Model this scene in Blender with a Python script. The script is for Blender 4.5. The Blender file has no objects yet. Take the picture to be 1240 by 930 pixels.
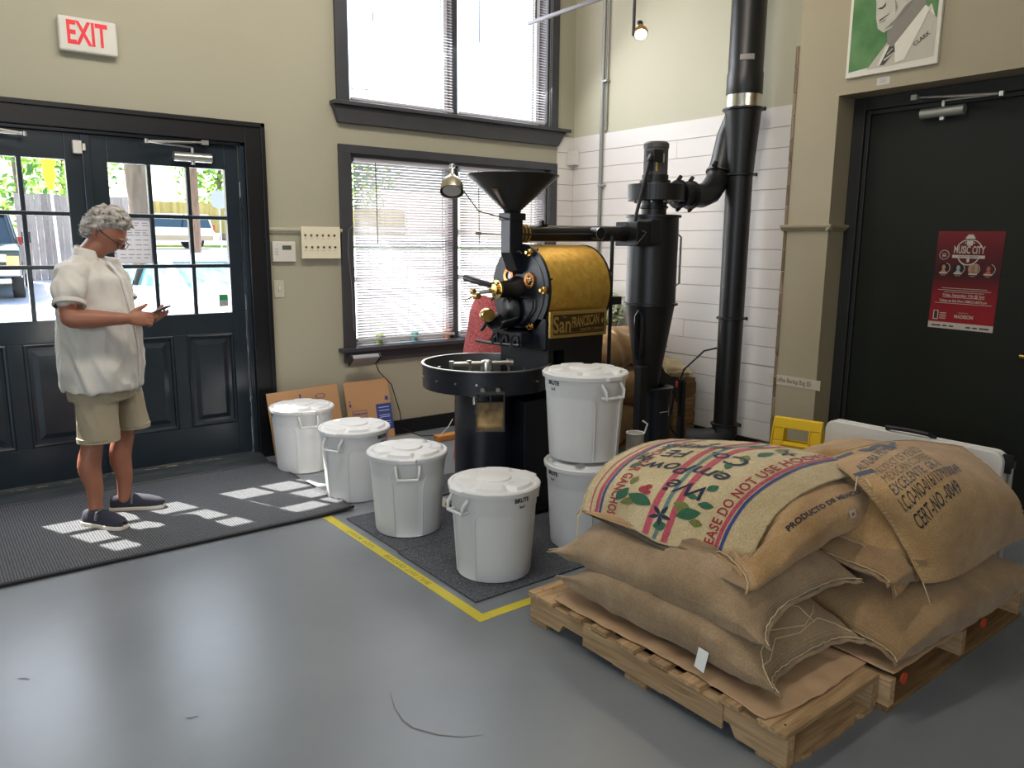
import bpy, bmesh, math, random
import numpy as np
from mathutils import Vector, Matrix, noise
random.seed(7)
PI = math.pi
scene = bpy.context.scene
COL = scene.collection

# ------------------------------------------------------------------ camera
cam_data = bpy.data.cameras.new('camera')
cam = bpy.data.objects.new('camera', cam_data)
COL.objects.link(cam)
cam_data.sensor_fit = 'HORIZONTAL'
cam_data.sensor_width = 36.0
cam_data.lens = 27.03
cam_data.clip_start = 0.05
cam_data.clip_end = 400
YAW, PITCH, ROLL = 0.660092, 0.178705, 0.00811088
_f = Vector((math.sin(YAW)*math.cos(PITCH), math.cos(YAW)*math.cos(PITCH), -math.sin(PITCH)))
_r = Vector((math.cos(YAW), -math.sin(YAW), 0))
_u = _r.cross(_f)
_r2 = _r*math.cos(ROLL)+_u*math.sin(ROLL)
_u2 = -_r*math.sin(ROLL)+_u*math.cos(ROLL)
M = Matrix.Identity(4)
for i in range(3):
    M[i][0] = _r2[i]; M[i][1] = _u2[i]; M[i][2] = -_f[i]
M[0][3], M[1][3], M[2][3] = 0, 0, 1.5
cam.matrix_world = M
scene.camera = cam

# ------------------------------------------------------------------ world, sun, lights, exposure
SUN_DIR = Vector((0.30, -0.72, -1.0)).normalized()      # travel of the light
world = bpy.data.worlds.new('world'); scene.world = world
world.use_nodes = True
wn = world.node_tree.nodes; wl = world.node_tree.links
bg = wn['Background']
sky = wn.new('ShaderNodeTexSky')
sky.sky_type = 'NISHITA'
sky.sun_disc = False
sky.sun_elevation = math.asin(-SUN_DIR.z)
sky.sun_rotation = math.atan2(-SUN_DIR.x, -SUN_DIR.y)
sky.air_density = 1.0; sky.dust_density = 2.5; sky.ozone_density = 1.0
wl.new(sky.outputs[0], bg.inputs[0])
bg.inputs[1].default_value = 0.55

def lamp(kind, name, loc, target, energy, color=(1, 1, 1), **kw):
    d = bpy.data.lights.new(name, kind); d.energy = energy; d.color = color
    for k, v in kw.items(): setattr(d, k, v)
    o = bpy.data.objects.new(name, d); COL.objects.link(o)
    o.location = loc
    o.rotation_euler = (Vector(target)-Vector(loc)).to_track_quat('-Z', 'Y').to_euler()
    return o
lamp('SUN', 'sun', (0, 0, 10), Vector((0, 0, 10))+SUN_DIR, 18.0, (1.0, 0.95, 0.86), angle=math.radians(0.55))
# daylight from shop windows inferred behind left, then two added fill lights
lamp('AREA', 'shop_window_light', (-3.3, -0.6, 1.9), (1.8, 4.2, 0.8), 90, (0.80, 0.90, 1.0), shape='RECTANGLE', size=3.2, size_y=2.2)
lamp('AREA', 'rear_fill_light', (0.6, -3.4, 3.9), (1.6, 5.0, 1.6), 34, (1.0, 0.94, 0.84), shape='RECTANGLE', size=4.0, size_y=1.2)  # unseen fill added high at the back to raise the far wall
lamp('AREA', 'far_wall_fill', (1.4, 2.5, 4.35), (1.7, 5.3, 1.9), 72, (1.0, 0.93, 0.84), shape='RECTANGLE', size=3.2, size_y=0.6)  # unseen fill added to brighten the far wall without reaching the sacks
# daylight falling through the tall windows and the glazed doors
lamp('AREA', 'upper_window_daylight', (3.55, 5.18, 3.2), (2.6, 2.2, 0.0), 26, (0.93, 0.97, 1.0), shape='RECTANGLE', size=1.8, size_y=1.3)
lamp('AREA', 'lower_window_daylight', (3.55, 5.17, 1.45), (2.8, 2.6, 0.6), 12, (0.95, 0.98, 1.0), shape='RECTANGLE', size=1.8, size_y=1.2)
lamp('AREA', 'door_daylight', (0.9, 5.22, 1.5), (1.2, 2.6, 0.2), 16, (0.82, 0.90, 1.0), shape='RECTANGLE', size=1.6, size_y=0.9)
scene.view_settings.view_transform = 'Standard'
scene.view_settings.look = 'None'
scene.view_settings.exposure = 0.38
scene.view_settings.gamma = 1.0
scene.view_settings.use_curve_mapping = False
scene.cycles.max_bounces = 10
scene.cycles.diffuse_bounces = 4
scene.cycles.transparent_max_bounces = 24
scene.cycles.sample_clamp_indirect = 6.0
scene.cycles.caustics_reflective = False
scene.cycles.caustics_refractive = False

# ------------------------------------------------------------------ helpers
def lin(c):
    c /= 255.0
    return c/12.92 if c <= 0.04045 else ((c+0.055)/1.055)**2.4
def rgb(r, g, b): return (lin(r), lin(g), lin(b), 1.0)

MATS = {}
def mat(name, col, rough=0.5, metal=0.0, var=0.0, vscale=6.0, bump=0.0, bscale=60.0, col2=None, spec=0.5, emit=None, estr=0.0, coat=0.0, stretch=(1, 1, 1), rvar=0.0):
    if name in MATS: return MATS[name]
    m = bpy.data.materials.new(name); m.use_nodes = True; MATS[name] = m
    nt = m.node_tree; n = nt.nodes; l = nt.links; p = n['Principled BSDF']
    p.inputs['Base Color'].default_value = col
    p.inputs['Roughness'].default_value = rough
    p.inputs['Metallic'].default_value = metal
    p.inputs['Specular IOR Level'].default_value = spec
    p.inputs['Coat Weight'].default_value = coat
    if emit:
        p.inputs['Emission Color'].default_value = emit; p.inputs['Emission Strength'].default_value = estr
    tc = n.new('ShaderNodeTexCoord'); mp = n.new('ShaderNodeMapping'); mp.inputs['Scale'].default_value = stretch
    l.new(tc.outputs['Object'], mp.inputs[0])
    if var > 0 or col2:
        nz = n.new('ShaderNodeTexNoise'); nz.inputs['Scale'].default_value = vscale; nz.inputs['Detail'].default_value = 5
        l.new(mp.outputs[0], nz.inputs['Vector'])
        rp = n.new('ShaderNodeValToRGB')
        c2 = col2 if col2 else tuple(min(1, x*(1-var)) for x in col[:3])+(1,)
        rp.color_ramp.elements[0].position = 0.3; rp.color_ramp.elements[1].position = 0.7
        rp.color_ramp.elements[0].color = c2; rp.color_ramp.elements[1].color = col
        l.new(nz.outputs[0], rp.inputs[0]); l.new(rp.outputs[0], p.inputs['Base Color'])
        if rvar:
            mr = n.new('ShaderNodeMapRange'); mr.inputs[3].default_value = rough-rvar; mr.inputs[4].default_value = rough+rvar
            l.new(nz.outputs[0], mr.inputs[0]); l.new(mr.outputs[0], p.inputs['Roughness'])
    if bump > 0:
        nb = n.new('ShaderNodeTexNoise'); nb.inputs['Scale'].default_value = bscale; nb.inputs['Detail'].default_value = 4
        l.new(mp.outputs[0], nb.inputs['Vector'])
        b = n.new('ShaderNodeBump'); b.inputs['Strength'].default_value = bump; b.inputs['Distance'].default_value = 0.004
        l.new(nb.outputs[0], b.inputs['Height']); l.new(b.outputs[0], p.inputs['Normal'])
    return m

def wood(name, c1, c2, axis='Y', rough=0.75, scale=14):
    if name in MATS: return MATS[name]
    m = bpy.data.materials.new(name); m.use_nodes = True; MATS[name] = m
    nt = m.node_tree; n = nt.nodes; l = nt.links; p = n['Principled BSDF']
    p.inputs['Roughness'].default_value = rough; p.inputs['Specular IOR Level'].default_value = 0.25
    tc = n.new('ShaderNodeTexCoord'); mp = n.new('ShaderNodeMapping')
    oi = n.new('ShaderNodeObjectInfo'); ad = n.new('ShaderNodeVectorMath'); ad.operation = 'ADD'
    l.new(tc.outputs['Object'], ad.inputs[0]); l.new(oi.outputs['Random'], ad.inputs[1]); l.new(ad.outputs[0], mp.inputs[0])
    mp.inputs['Scale'].default_value = {'X': (.08, 1, 1), 'Y': (1, .08, 1), 'Z': (1, 1, .08)}[axis]
    nz = n.new('ShaderNodeTexNoise'); nz.inputs['Scale'].default_value = scale*3; nz.inputs['Detail'].default_value = 6; nz.inputs['Distortion'].default_value = 1.2
    l.new(mp.outputs[0], nz.inputs['Vector'])
    rp = n.new('ShaderNodeValToRGB'); rp.color_ramp.elements[0].position = .3; rp.color_ramp.elements[1].position = .68
    rp.color_ramp.elements[0].color = c2; rp.color_ramp.elements[1].color = c1
    l.new(nz.outputs[0], rp.inputs[0])
    hv = n.new('ShaderNodeHueSaturation'); mr = n.new('ShaderNodeMapRange'); mr.inputs[3].default_value = .75; mr.inputs[4].default_value = 1.15
    l.new(oi.outputs['Random'], mr.inputs[0]); l.new(mr.outputs[0], hv.inputs['Value']); l.new(rp.outputs[0], hv.inputs['Color'])
    l.new(hv.outputs[0], p.inputs['Base Color'])
    b = n.new('ShaderNodeBump'); b.inputs['Strength'].default_value = .35; b.inputs['Distance'].default_value = .003
    l.new(nz.outputs[0], b.inputs['Height']); l.new(b.outputs[0], p.inputs['Normal'])
    return m

def glass_mat(name, tint=(1, 1, 1, 1), refl=0.08):
    m = bpy.data.materials.new(name); m.use_nodes = True; MATS[name] = m
    nt = m.node_tree; n = nt.nodes; l = nt.links
    n.remove(n['Principled BSDF'])
    t = n.new('ShaderNodeBsdfTransparent'); t.inputs[0].default_value = tint
    g = n.new('ShaderNodeBsdfGlossy'); g.inputs['Roughness'].default_value = 0.02
    mx = n.new('ShaderNodeMixShader'); fr = n.new('ShaderNodeLayerWeight'); fr.inputs[0].default_value = .5
    pw = n.new('ShaderNodeMath'); pw.operation = 'POWER'; pw.inputs[1].default_value = 4.0
    ma = n.new('ShaderNodeMath'); ma.operation = 'MULTIPLY_ADD'; ma.inputs[1].default_value = .6; ma.inputs[2].default_value = refl*.4
    l.new(fr.outputs['Facing'], pw.inputs[0]); l.new(pw.outputs[0], ma.inputs[0])
    l.new(ma.outputs[0], mx.inputs[0]); l.new(t.outputs[0], mx.inputs[1]); l.new(g.outputs[0], mx.inputs[2])
    l.new(mx.outputs[0], n['Material Output'].inputs[0])
    return m

LOC = {}
class MB:
    def __init__(s): s.v = []; s.f = []; s.m = []; s.uv = {}
    def add(s, vs, fs, mi=0):
        o = len(s.v); s.v += [tuple(v) for v in vs]; s.f += [tuple(i+o for i in f) for f in fs]; s.m += [mi]*len(fs); return s
    def box(s, a, b, mi=0, rot=None, piv=None):
        x0, y0, z0 = a; x1, y1, z1 = b
        vs = [Vector(q) for q in ((x0,y0,z0),(x1,y0,z0),(x1,y1,z0),(x0,y1,z0),(x0,y0,z1),(x1,y0,z1),(x1,y1,z1),(x0,y1,z1))]
        if rot is not None:
            c = Vector(piv) if piv is not None else (Vector(a)+Vector(b))/2
            vs = [rot @ (q-c)+c for q in vs]
        return s.add(vs, [(0,3,2,1),(4,5,6,7),(0,1,5,4),(1,2,6,5),(2,3,7,6),(3,0,4,7)], mi)
    def tube(s, pts, r, n=10, caps=True, mi=0, flat=None):
        pts = [Vector(p) for p in pts]; k = len(pts)
        rs = r if isinstance(r, (list, tuple)) else [r]*k
        ref = None; vs = []
        for i, p in enumerate(pts):
            d = (pts[min(i+1, k-1)]-pts[max(i-1, 0)]).normalized()
            if ref is None:
                ref = d.orthogonal().normalized() if flat is None else (Vector(flat)-d*Vector(flat).dot(d)).normalized()
            else: ref = (ref-d*ref.dot(d)).normalized()
            w = d.cross(ref)
            for j in range(n):
                a = 2*PI*j/n; vs.append(p+(ref*math.cos(a)+w*math.sin(a))*rs[i])
        fs = []
        for i in range(k-1):
            for j in range(n):
                a = i*n+j; b = i*n+(j+1) % n; fs.append((a, b, b+n, a+n))
        if caps: fs.append(tuple(range(n-1, -1, -1))); fs.append(tuple((k-1)*n+j for j in range(n)))
        return s.add(vs, fs, mi)
    def cyl(s, p0, p1, r0, r1=None, n=24, mi=0, caps=True):
        return s.tube([p0, p1], [r0, r0 if r1 is None else r1], n, caps, mi)
    def lathe(s, prof, c=(0,0,0), axis=(0,0,1), n=40, mi=0, closed=False, a0=0.0, a1=2*PI):
        ax = Vector(axis).normalized(); u = Vector((0,0,1)).cross(ax)
        u = Vector((1,0,0)) if u.length < 1e-4 else u.normalized()
        w = ax.cross(u); c = Vector(c); vs = []; full = abs(a1-a0-2*PI) < 1e-6; cols = n if full else n+1
        for r, h in prof:
            for j in range(cols):
                a = a0+(a1-a0)*j/n; vs.append(c+ax*h+(u*math.cos(a)+w*math.sin(a))*r)
        fs = []
        for i in range(len(prof)-1):
            for j in range(n):
                j2 = (j+1) % cols; fs.append((i*cols+j, i*cols+j2, (i+1)*cols+j2, (i+1)*cols+j))
        if full and not closed:
            if prof[0][0] > 1e-5: fs.append(tuple(range(cols-1, -1, -1)))
            if prof[-1][0] > 1e-5: fs.append(tuple((len(prof)-1)*cols+j for j in range(cols)))
        return s.add(vs, fs, mi)
    def prism(s, poly, f0, f1, mi=0):
        k = len(poly); vs = [f0(*p) for p in poly]+[f1(*p) for p in poly]
        fs = [tuple(range(k-1, -1, -1)), tuple(range(k, 2*k))]+[(i, (i+1) % k, (i+1) % k+k, i+k) for i in range(k)]
        return s.add(vs, fs, mi)
    def grid(s, nu, nv, fn, mi=0, wrap_u=False, wrap_v=False, uv=True):
        o = len(s.v); vs = []
        for i in range(nu):
            for j in range(nv):
                u = i/(nu if wrap_u else nu-1); v = j/(nv if wrap_v else nv-1)
                vs.append(fn(u, v)); s.uv[o+len(vs)-1] = (u, v)
        fs = []
        for i in range(nu if wrap_u else nu-1):
            for j in range(nv if wrap_v else nv-1):
                i2 = (i+1) % nu; j2 = (j+1) % nv
                fs.append((i*nv+j, i2*nv+j, i2*nv+j2, i*nv+j2))
        return s.add(vs, fs, mi)
    def build(s, name, mats, parent=None, smooth=False, bevel=0.0, uv=False, auto=True, weld=False, loc=None, solid=0.0, sub=0):
        off = Vector((0, 0, 0))
        if parent is not None: off = LOC[parent.name]
        if loc is not None and parent is None: off = Vector(loc)
        me = bpy.data.meshes.new(name)
        me.from_pydata([Vector(v)-off for v in s.v], [], s.f)
        if not isinstance(mats, (list, tuple)): mats = [mats]
        for m in mats: me.materials.append(m)
        if len(mats) > 1: me.polygons.foreach_set('material_index', s.m)
        if uv:
            ul = me.uv_layers.new(name='UVMap')
            for lp in me.loops: ul.data[lp.index].uv = s.uv.get(lp.vertex_index, (0, 0))
        bm = bmesh.new(); bm.from_mesh(me)
        if weld: bmesh.ops.remove_doubles(bm, verts=bm.verts, dist=1e-5)
        bmesh.ops.recalc_face_normals(bm, faces=bm.faces)
        bm.to_mesh(me); bm.free()
        if smooth:
            me.polygons.foreach_set('use_smooth', [True]*len(me.polygons))
            if auto: me.set_sharp_from_angle(angle=math.radians(38))
        me.update()
        o = bpy.data.objects.new(name, me); COL.objects.link(o)
        if parent is not None: o.parent = parent; LOC[o.name] = off
        else: o.location = off; LOC[o.name] = off
        if solid:
            md = o.modifiers.new('solid', 'SOLIDIFY'); md.thickness = solid; md.offset = 0
        if bevel > 0:
            md = o.modifiers.new('bevel', 'BEVEL'); md.width = bevel; md.segments = 2; md.limit_method = 'ANGLE'; md.angle_limit = math.radians(40)
            md.harden_normals = False
        return o

def tag(o, label=None, cat=None, group=None, kind=None):
    if label: o['label'] = label
    if cat: o['category'] = cat
    if group: o['group'] = group
    if kind: o['kind'] = kind
    return o
def thing(name, label, cat, loc=(0, 0, 0), group=None, kind=None):
    o = bpy.data.objects.new(name, None); COL.objects.link(o)
    o.location = loc; o.empty_display_size = .1; LOC[o.name] = Vector(loc)
    return tag(o, label, cat, group, kind)
def copy_tree(src, loc=None, rotz=None, label=None):
    r = src.copy(); COL.objects.link(r)
    if loc is not None: r.location = loc
    if rotz is not None: r.rotation_euler = (0, 0, rotz)
    if label: r['label'] = label
    LOC[r.name] = Vector(r.location)
    for ch in list(src.children):
        c = ch.copy(); COL.objects.link(c); c.parent = r
        for g in list(ch.children):
            d = g.copy(); COL.objects.link(d); d.parent = c
    return r
def plain(o, name, parent, mesh_src=None, loc=(0, 0, 0), scale=None, rot=None):
    c = bpy.data.objects.new(name, mesh_src); COL.objects.link(c); c.parent = parent; c.location = loc
    if scale: c.scale = scale
    if rot: c.rotation_euler = rot
    return c
def rotm(ax, deg): return Matrix.Rotation(math.radians(deg), 3, ax)

_tc = {}
def text2d(s, size=1.0, shear=0.0, bold=0.0, align='CENTER', space=1.0):
    """flat text as (verts2d, faces), centred on the origin"""
    key = (s, size, shear, bold, align, space)
    if key in _tc: return _tc[key]
    cu = bpy.data.curves.new('t', 'FONT'); cu.body = s; cu.size = size; cu.shear = shear; cu.offset = bold
    cu.align_x = align; cu.align_y = 'CENTER'; cu.space_character = space; cu.resolution_u = 3
    o = bpy.data.objects.new('t', cu); COL.objects.link(o)
    dg = bpy.context.evaluated_depsgraph_get(); ev = o.evaluated_get(dg); me = ev.to_mesh()
    vs = [(v.co.x, v.co.y) for v in me.vertices]; fs = [tuple(p.vertices) for p in me.polygons]
    ev.to_mesh_clear(); bpy.data.objects.remove(o); bpy.data.curves.remove(cu)
    _tc[key] = (vs, fs); return vs, fs
def cut2d(vs, fs, cell):
    bm = bmesh.new()
    bv = [bm.verts.new((x, y, 0)) for x, y in vs]
    for f in fs:
        try: bm.faces.new([bv[i] for i in f])
        except ValueError: pass
    xs = [v[0] for v in vs]; ys = [v[1] for v in vs]
    for ax, lo, hi in ((0, min(xs), max(xs)), (1, min(ys), max(ys))):
        k = lo+cell
        while k < hi:
            co = Vector((k, 0, 0)) if ax == 0 else Vector((0, k, 0)); no = Vector((1, 0, 0)) if ax == 0 else Vector((0, 1, 0))
            bmesh.ops.bisect_plane(bm, geom=bm.verts[:]+bm.edges[:]+bm.faces[:], plane_co=co, plane_no=no)
            k += cell
    bm.verts.index_update()
    v2 = [(v.co.x, v.co.y) for v in bm.verts]; f2 = [tuple(v.index for v in f.verts) for f in bm.faces]
    bm.free(); return v2, f2
def sheet(mb, vs, fs, fn, mi=0):
    """put a flat 2d mesh on a surface fn(x,y)->Vector"""
    mb.add([fn(x, y) for x, y in vs], fs, mi)
def frame_fn(o, ux, uy):
    o = Vector(o); ux = Vector(ux); uy = Vector(uy)
    return lambda x, y: o+ux*x+uy*y
def ell2d(cx, cy, rx, ry, n=20, rot=0):
    c, s = math.cos(rot), math.sin(rot)
    vs = [(cx+rx*math.cos(2*PI*i/n)*c-ry*math.sin(2*PI*i/n)*s, cy+rx*math.cos(2*PI*i/n)*s+ry*math.sin(2*PI*i/n)*c) for i in range(n)]
    return vs, [tuple(range(n))]
def leaf2d(cx, cy, L, W, rot, n=10):
    c, s = math.cos(rot), math.sin(rot); out = []
    for i in range(n+1): out.append((-L/2+L*i/n, W/2*math.sin(PI*i/n)))
    for i in range(n-1, 0, -1): out.append((-L/2+L*i/n, -W/2*math.sin(PI*i/n)))
    vs = [(cx+x*c-y*s, cy+x*s+y*c) for x, y in out]
    return vs, [tuple(range(len(vs)))]
def rect2d(x0, y0, x1, y1): return [(x0, y0), (x1, y0), (x1, y1), (x0, y1)], [(0, 1, 2, 3)]
def ring2d(cx, cy, r0, r1, n=28, rx=1.0, a0=0, a1=2*PI):
    vs = []
    for i in range(n+1):
        a = a0+(a1-a0)*i/n; vs += [(cx+r0*rx*math.cos(a), cy+r0*math.sin(a)), (cx+r1*rx*math.cos(a), cy+r1*math.sin(a))]
    return vs, [(2*i, 2*i+1, 2*i+3, 2*i+2) for i in range(n)]
def poly2d(*p): return list(p), [tuple(range(len(p)))]

def voxel(mb, size, smooth_iter=2, name='t'):
    """union of overlapping closed pieces as one continuous skin -> MB"""
    me = bpy.data.meshes.new(name); me.from_pydata([tuple(v) for v in mb.v], [], mb.f)
    bm = bmesh.new(); bm.from_mesh(me); bmesh.ops.recalc_face_normals(bm, faces=bm.faces); bm.to_mesh(me); bm.free()
    o = bpy.data.objects.new(name, me); COL.objects.link(o)
    r = o.modifiers.new('r', 'REMESH'); r.mode = 'VOXEL'; r.voxel_size = size
    if smooth_iter:
        s = o.modifiers.new('s', 'SMOOTH'); s.iterations = smooth_iter; s.factor = .5
    dg = bpy.context.evaluated_depsgraph_get(); ev = o.evaluated_get(dg); m2 = ev.to_mesh()
    out = MB(); out.v = [v.co.copy() for v in m2.vertices]; out.f = [tuple(p.vertices) for p in m2.polygons]; out.m = [0]*len(out.f)
    nr = [v.normal.copy() for v in m2.vertices]
    ev.to_mesh_clear(); bpy.data.objects.remove(o); bpy.data.meshes.remove(me)
    return out, nr
def catmull(P, t):
    n = len(P)-1; x = min(max(t, 0), 1)*n; i = min(int(x), n-1); f = x-i
    p0 = P[max(i-1, 0)]; p1 = P[i]; p2 = P[i+1]; p3 = P[min(i+2, n)]
    return 0.5*((2*p1)+(p2-p0)*f+(2*p0-5*p1+4*p2-p3)*f*f+(3*p1-p0-3*p2+p3)*f*f*f)
def patch(G):
    G = [[Vector(p) for p in r] for r in G]
    def fn(u, v): return catmull([catmull(r, v) for r in G], u)
    return fn
# ------------------------------------------------------------------ room materials
def wall_paint(name, c):
    m = mat(name, c, rough=.62, var=.05, vscale=1.5, bump=.08, bscale=90, spec=.35); return m
paint = wall_paint('wall_paint', rgb(172, 167, 146))
paintB = wall_paint('wall_paint_lit', rgb(192, 187, 164))  # same wall paint, colour lightened where window daylight falls
pillar_paint_shaded = mat('pillar_paint_shaded', rgb(164, 152, 126), rough=.35, bump=.05, bscale=60, var=.04, vscale=2)  # same wall paint, colour darkened and browned for its weaker light
black_trim = mat('black_trim', rgb(22, 23, 27), rough=.34, var=.15, vscale=9, bump=.06, bscale=40)
grey_trim = mat('charcoal_trim', rgb(62, 62, 66), rough=.45, var=.15, vscale=8, bump=.06)
door_paint = mat('door_paint', rgb(36, 46, 55), rough=.24, var=.2, vscale=5, bump=.05, bscale=30, rvar=.06)
green_door = mat('green_door_paint', rgb(27, 31, 24), rough=.5, var=.15, vscale=3, spec=.3)
glass = glass_mat('window_glass')
white_board = mat('shiplap_paint', rgb(226, 220, 214), rough=.42, var=.03, vscale=4, bump=.05, bscale=30, stretch=(1, .1, 1))
board_end = wood('board_end', rgb(150, 130, 104), rgb(92, 76, 60), 'Z')
ceil_m = mat('ceiling_paint', rgb(205, 200, 188), rough=.9)

def floor_mat():
    m = bpy.data.materials.new('grey_floor_paint'); m.use_nodes = True; nt = m.node_tree; n = nt.nodes; l = nt.links; p = n['Principled BSDF']
    tc = n.new('ShaderNodeTexCoord')
    a = n.new('ShaderNodeTexNoise'); a.inputs['Scale'].default_value = 1.3; a.inputs['Detail'].default_value = 5
    b = n.new('ShaderNodeTexNoise'); b.inputs['Scale'].default_value = 22; b.inputs['Detail'].default_value = 8; b.inputs['Roughness'].default_value = .7
    l.new(tc.outputs['Object'], a.inputs['Vector']); l.new(tc.outputs['Object'], b.inputs['Vector'])
    r1 = n.new('ShaderNodeValToRGB'); r1.color_ramp.elements[0].position = .35; r1.color_ramp.elements[1].position = .7
    r1.color_ramp.elements[0].color = rgb(112, 117, 122); r1.color_ramp.elements[1].color = rgb(124, 129, 133)
    l.new(a.outputs[0], r1.inputs[0])
    r2 = n.new('ShaderNodeValToRGB'); r2.color_ramp.elements[0].position = .68; r2.color_ramp.elements[1].position = .76
    r2.color_ramp.elements[0].color = (0, 0, 0, 1); r2.color_ramp.elements[1].color = (.35, .35, .35, 1)
    l.new(b.outputs[0], r2.inputs[0])
    mx = n.new('ShaderNodeMixRGB'); mx.inputs[2].default_value = rgb(98, 100, 104)
    l.new(r2.outputs[0], mx.inputs[0]); l.new(r1.outputs[0], mx.inputs[1]); l.new(mx.outputs[0], p.inputs['Base Color'])
    mr = n.new('ShaderNodeMapRange'); mr.inputs[3].default_value = .26; mr.inputs[4].default_value = .40
    l.new(a.outputs[0], mr.inputs[0]); l.new(mr.outputs[0], p.inputs['Roughness'])
    c = n.new('ShaderNodeTexNoise'); c.inputs['Scale'].default_value = 9; c.inputs['Detail'].default_value = 3
    l.new(tc.outputs['Object'], c.inputs['Vector'])
    bp = n.new('ShaderNodeBump'); bp.inputs['Strength'].default_value = .12; bp.inputs['Distance'].default_value = .01
    l.new(c.outputs[0], bp.inputs['Height']); l.new(bp.outputs[0], p.inputs['Normal'])
    p.inputs['Specular IOR Level'].default_value = .6
    return m
floor_m = floor_mat()

def struct(name, mb, m, parent=None, **kw):
    o = mb.build(name, m, parent, **kw)
    if parent is None: tag(o, kind='structure')
    return o
YA = 5.30; XB = 4.79; H = 4.6
X0, Y0 = -4.2, -4.2
fl = struct('floor', MB().box((X0, Y0, -.1), (XB+.1, YA+.0, 0)), floor_m)
tag(fl, 'glossy grey painted concrete floor')
struct('ceiling', MB().box((X0, Y0, H), (XB+.3, YA+.25, H+.1)), ceil_m)
# far wall (with doors and windows), openings left free
wb = MB()
TH = .22
def seg(x0, x1, z0, z1): wb.box((x0, YA, z0), (x1, YA+TH, z1))
DX0, DX1, DZ = -.04, 1.83, 2.15
WX0, WX1 = 2.60, 4.50
seg(X0, DX0, 0, H); seg(DX0, DX1, DZ, H); seg(DX1, WX0, 0, H)
seg(WX0, WX1, 0, .72); seg(WX0, WX1, 2.145, 2.49); seg(WX0, WX1, 3.95, H); seg(WX1, XB+.3, 0, H)
wall_far = struct('wall_far', wb, paint)
tag(wall_far, 'olive beige painted wall with black doors and tall blinds windows')
# right wall behind the roaster, plus the thicker wall with the green door
wb = MB().box((XB, 2.86, 0), (XB+.2, YA, H))
wall_right = struct('wall_right', wb, paintB)
tag(wall_right, 'window-lit painted wall behind the roaster with white shiplap boards below')
PX = 4.45; PY0 = 2.60; PY1 = 2.905
wb = MB().box((PX, PY0, 0), (XB+.15, PY1-.022, H)).box((PX, Y0, 2.385), (XB+.15, PY0, H)).box((PX, Y0, 0), (XB+.15, 1.2, 2.385))
wall_pillar = struct('wall_door_side', wb, pillar_paint_shaded)
tag(wall_pillar, 'beige wall with pillar beside the recessed dark green door')
struct('wall_back', MB().box((X0, Y0-.2, 0), (XB+.3, Y0, H)), paint)
struct('wall_left', MB().box((X0-.2, Y0, 0), (X0, YA+.2, H)), paint)

# shiplap boards on the right wall, on the strip of the far wall and on the return of the pillar
pitch = .137
bmesh_board = MB().box((XB-.014, PY1, .004), (XB, YA-.0, pitch-.003))
def board_obj(mb, parent, m=white_board, bev=.0015):
    return mb.build('board', m, parent, bevel=bev)
zb = .115
LOC['wall_right'] = Vector((0, 0, 0))
first = None
cuts = {5: 3.95, 9: 4.4, 12: 3.4, 15: 4.1}
for k in range(17):
    z0 = zb+k*pitch; z1 = z0+pitch-.0035
    if k == 3: z1 -= .004
    ends = [PY1-.02, YA-.014]
    if k in cuts: ends = [PY1-.02, cuts[k], YA-.014]
    for e in range(len(ends)-1):
        board_obj(MB().box((XB-.014, ends[e]+(.002 if e else 0), z0), (XB, ends[e+1], z1)), wall_right)
    board_obj(MB().box((4.585, YA-.014, z0), (XB-.014, YA, z1)), wall_far)
for k in range(19):
    z0 = zb+k*pitch; z1 = z0+pitch-.003
    board_obj(MB().box((PX-.004, PY1-.022, z0), (XB-.014, PY1, z1)), wall_pillar, board_end)
# baseboards
struct('baseboard_far', MB().box((1.96, YA-.018, 0), (XB-.0, YA, .115)), black_trim, bevel=.003)
struct('baseboard_right', MB().box((XB-.03, PY1, 0), (XB-.0141, YA-.018, .115)), black_trim, bevel=.003)
# chair rails
def rail_prof(p0, p1, nrm):
    p0 = Vector(p0); p1 = Vector(p1); nrm = Vector(nrm); mb = MB()
    prof = [(0, 0), (.012, .004), (.016, .012), (.03, .02), (.034, .03), (.034, .04), (.0, .042)]
    vs = [p0+nrm*a+Vector((0, 0, b)) for a, b in prof]+[p1+nrm*a+Vector((0, 0, b)) for a, b in prof]; k = len(prof)
    mb.add(vs, [(i, (i+1) % k, (i+1) % k+k, i+k) for i in range(k)]+[tuple(range(k)), tuple(range(k, 2*k))[::-1]])
    return mb
cream = mat('cream_trim', rgb(196, 190, 168), rough=.4)
struct('trim_1', rail_prof((1.958, YA, 1.565), (2.515, YA, 1.565), (0, -1, 0)), cream)
mb = rail_prof((PX, PY1+.01, 1.60), (PX, PY0-.03, 1.60), (-1, 0, 0))
m2 = rail_prof((PX-.03, PY0, 1.60), (PX+.175, PY0, 1.60), (0, -1, 0)); mb.add(m2.v, m2.f)
struct('trim_2', mb, pillar_paint_shaded)

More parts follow.
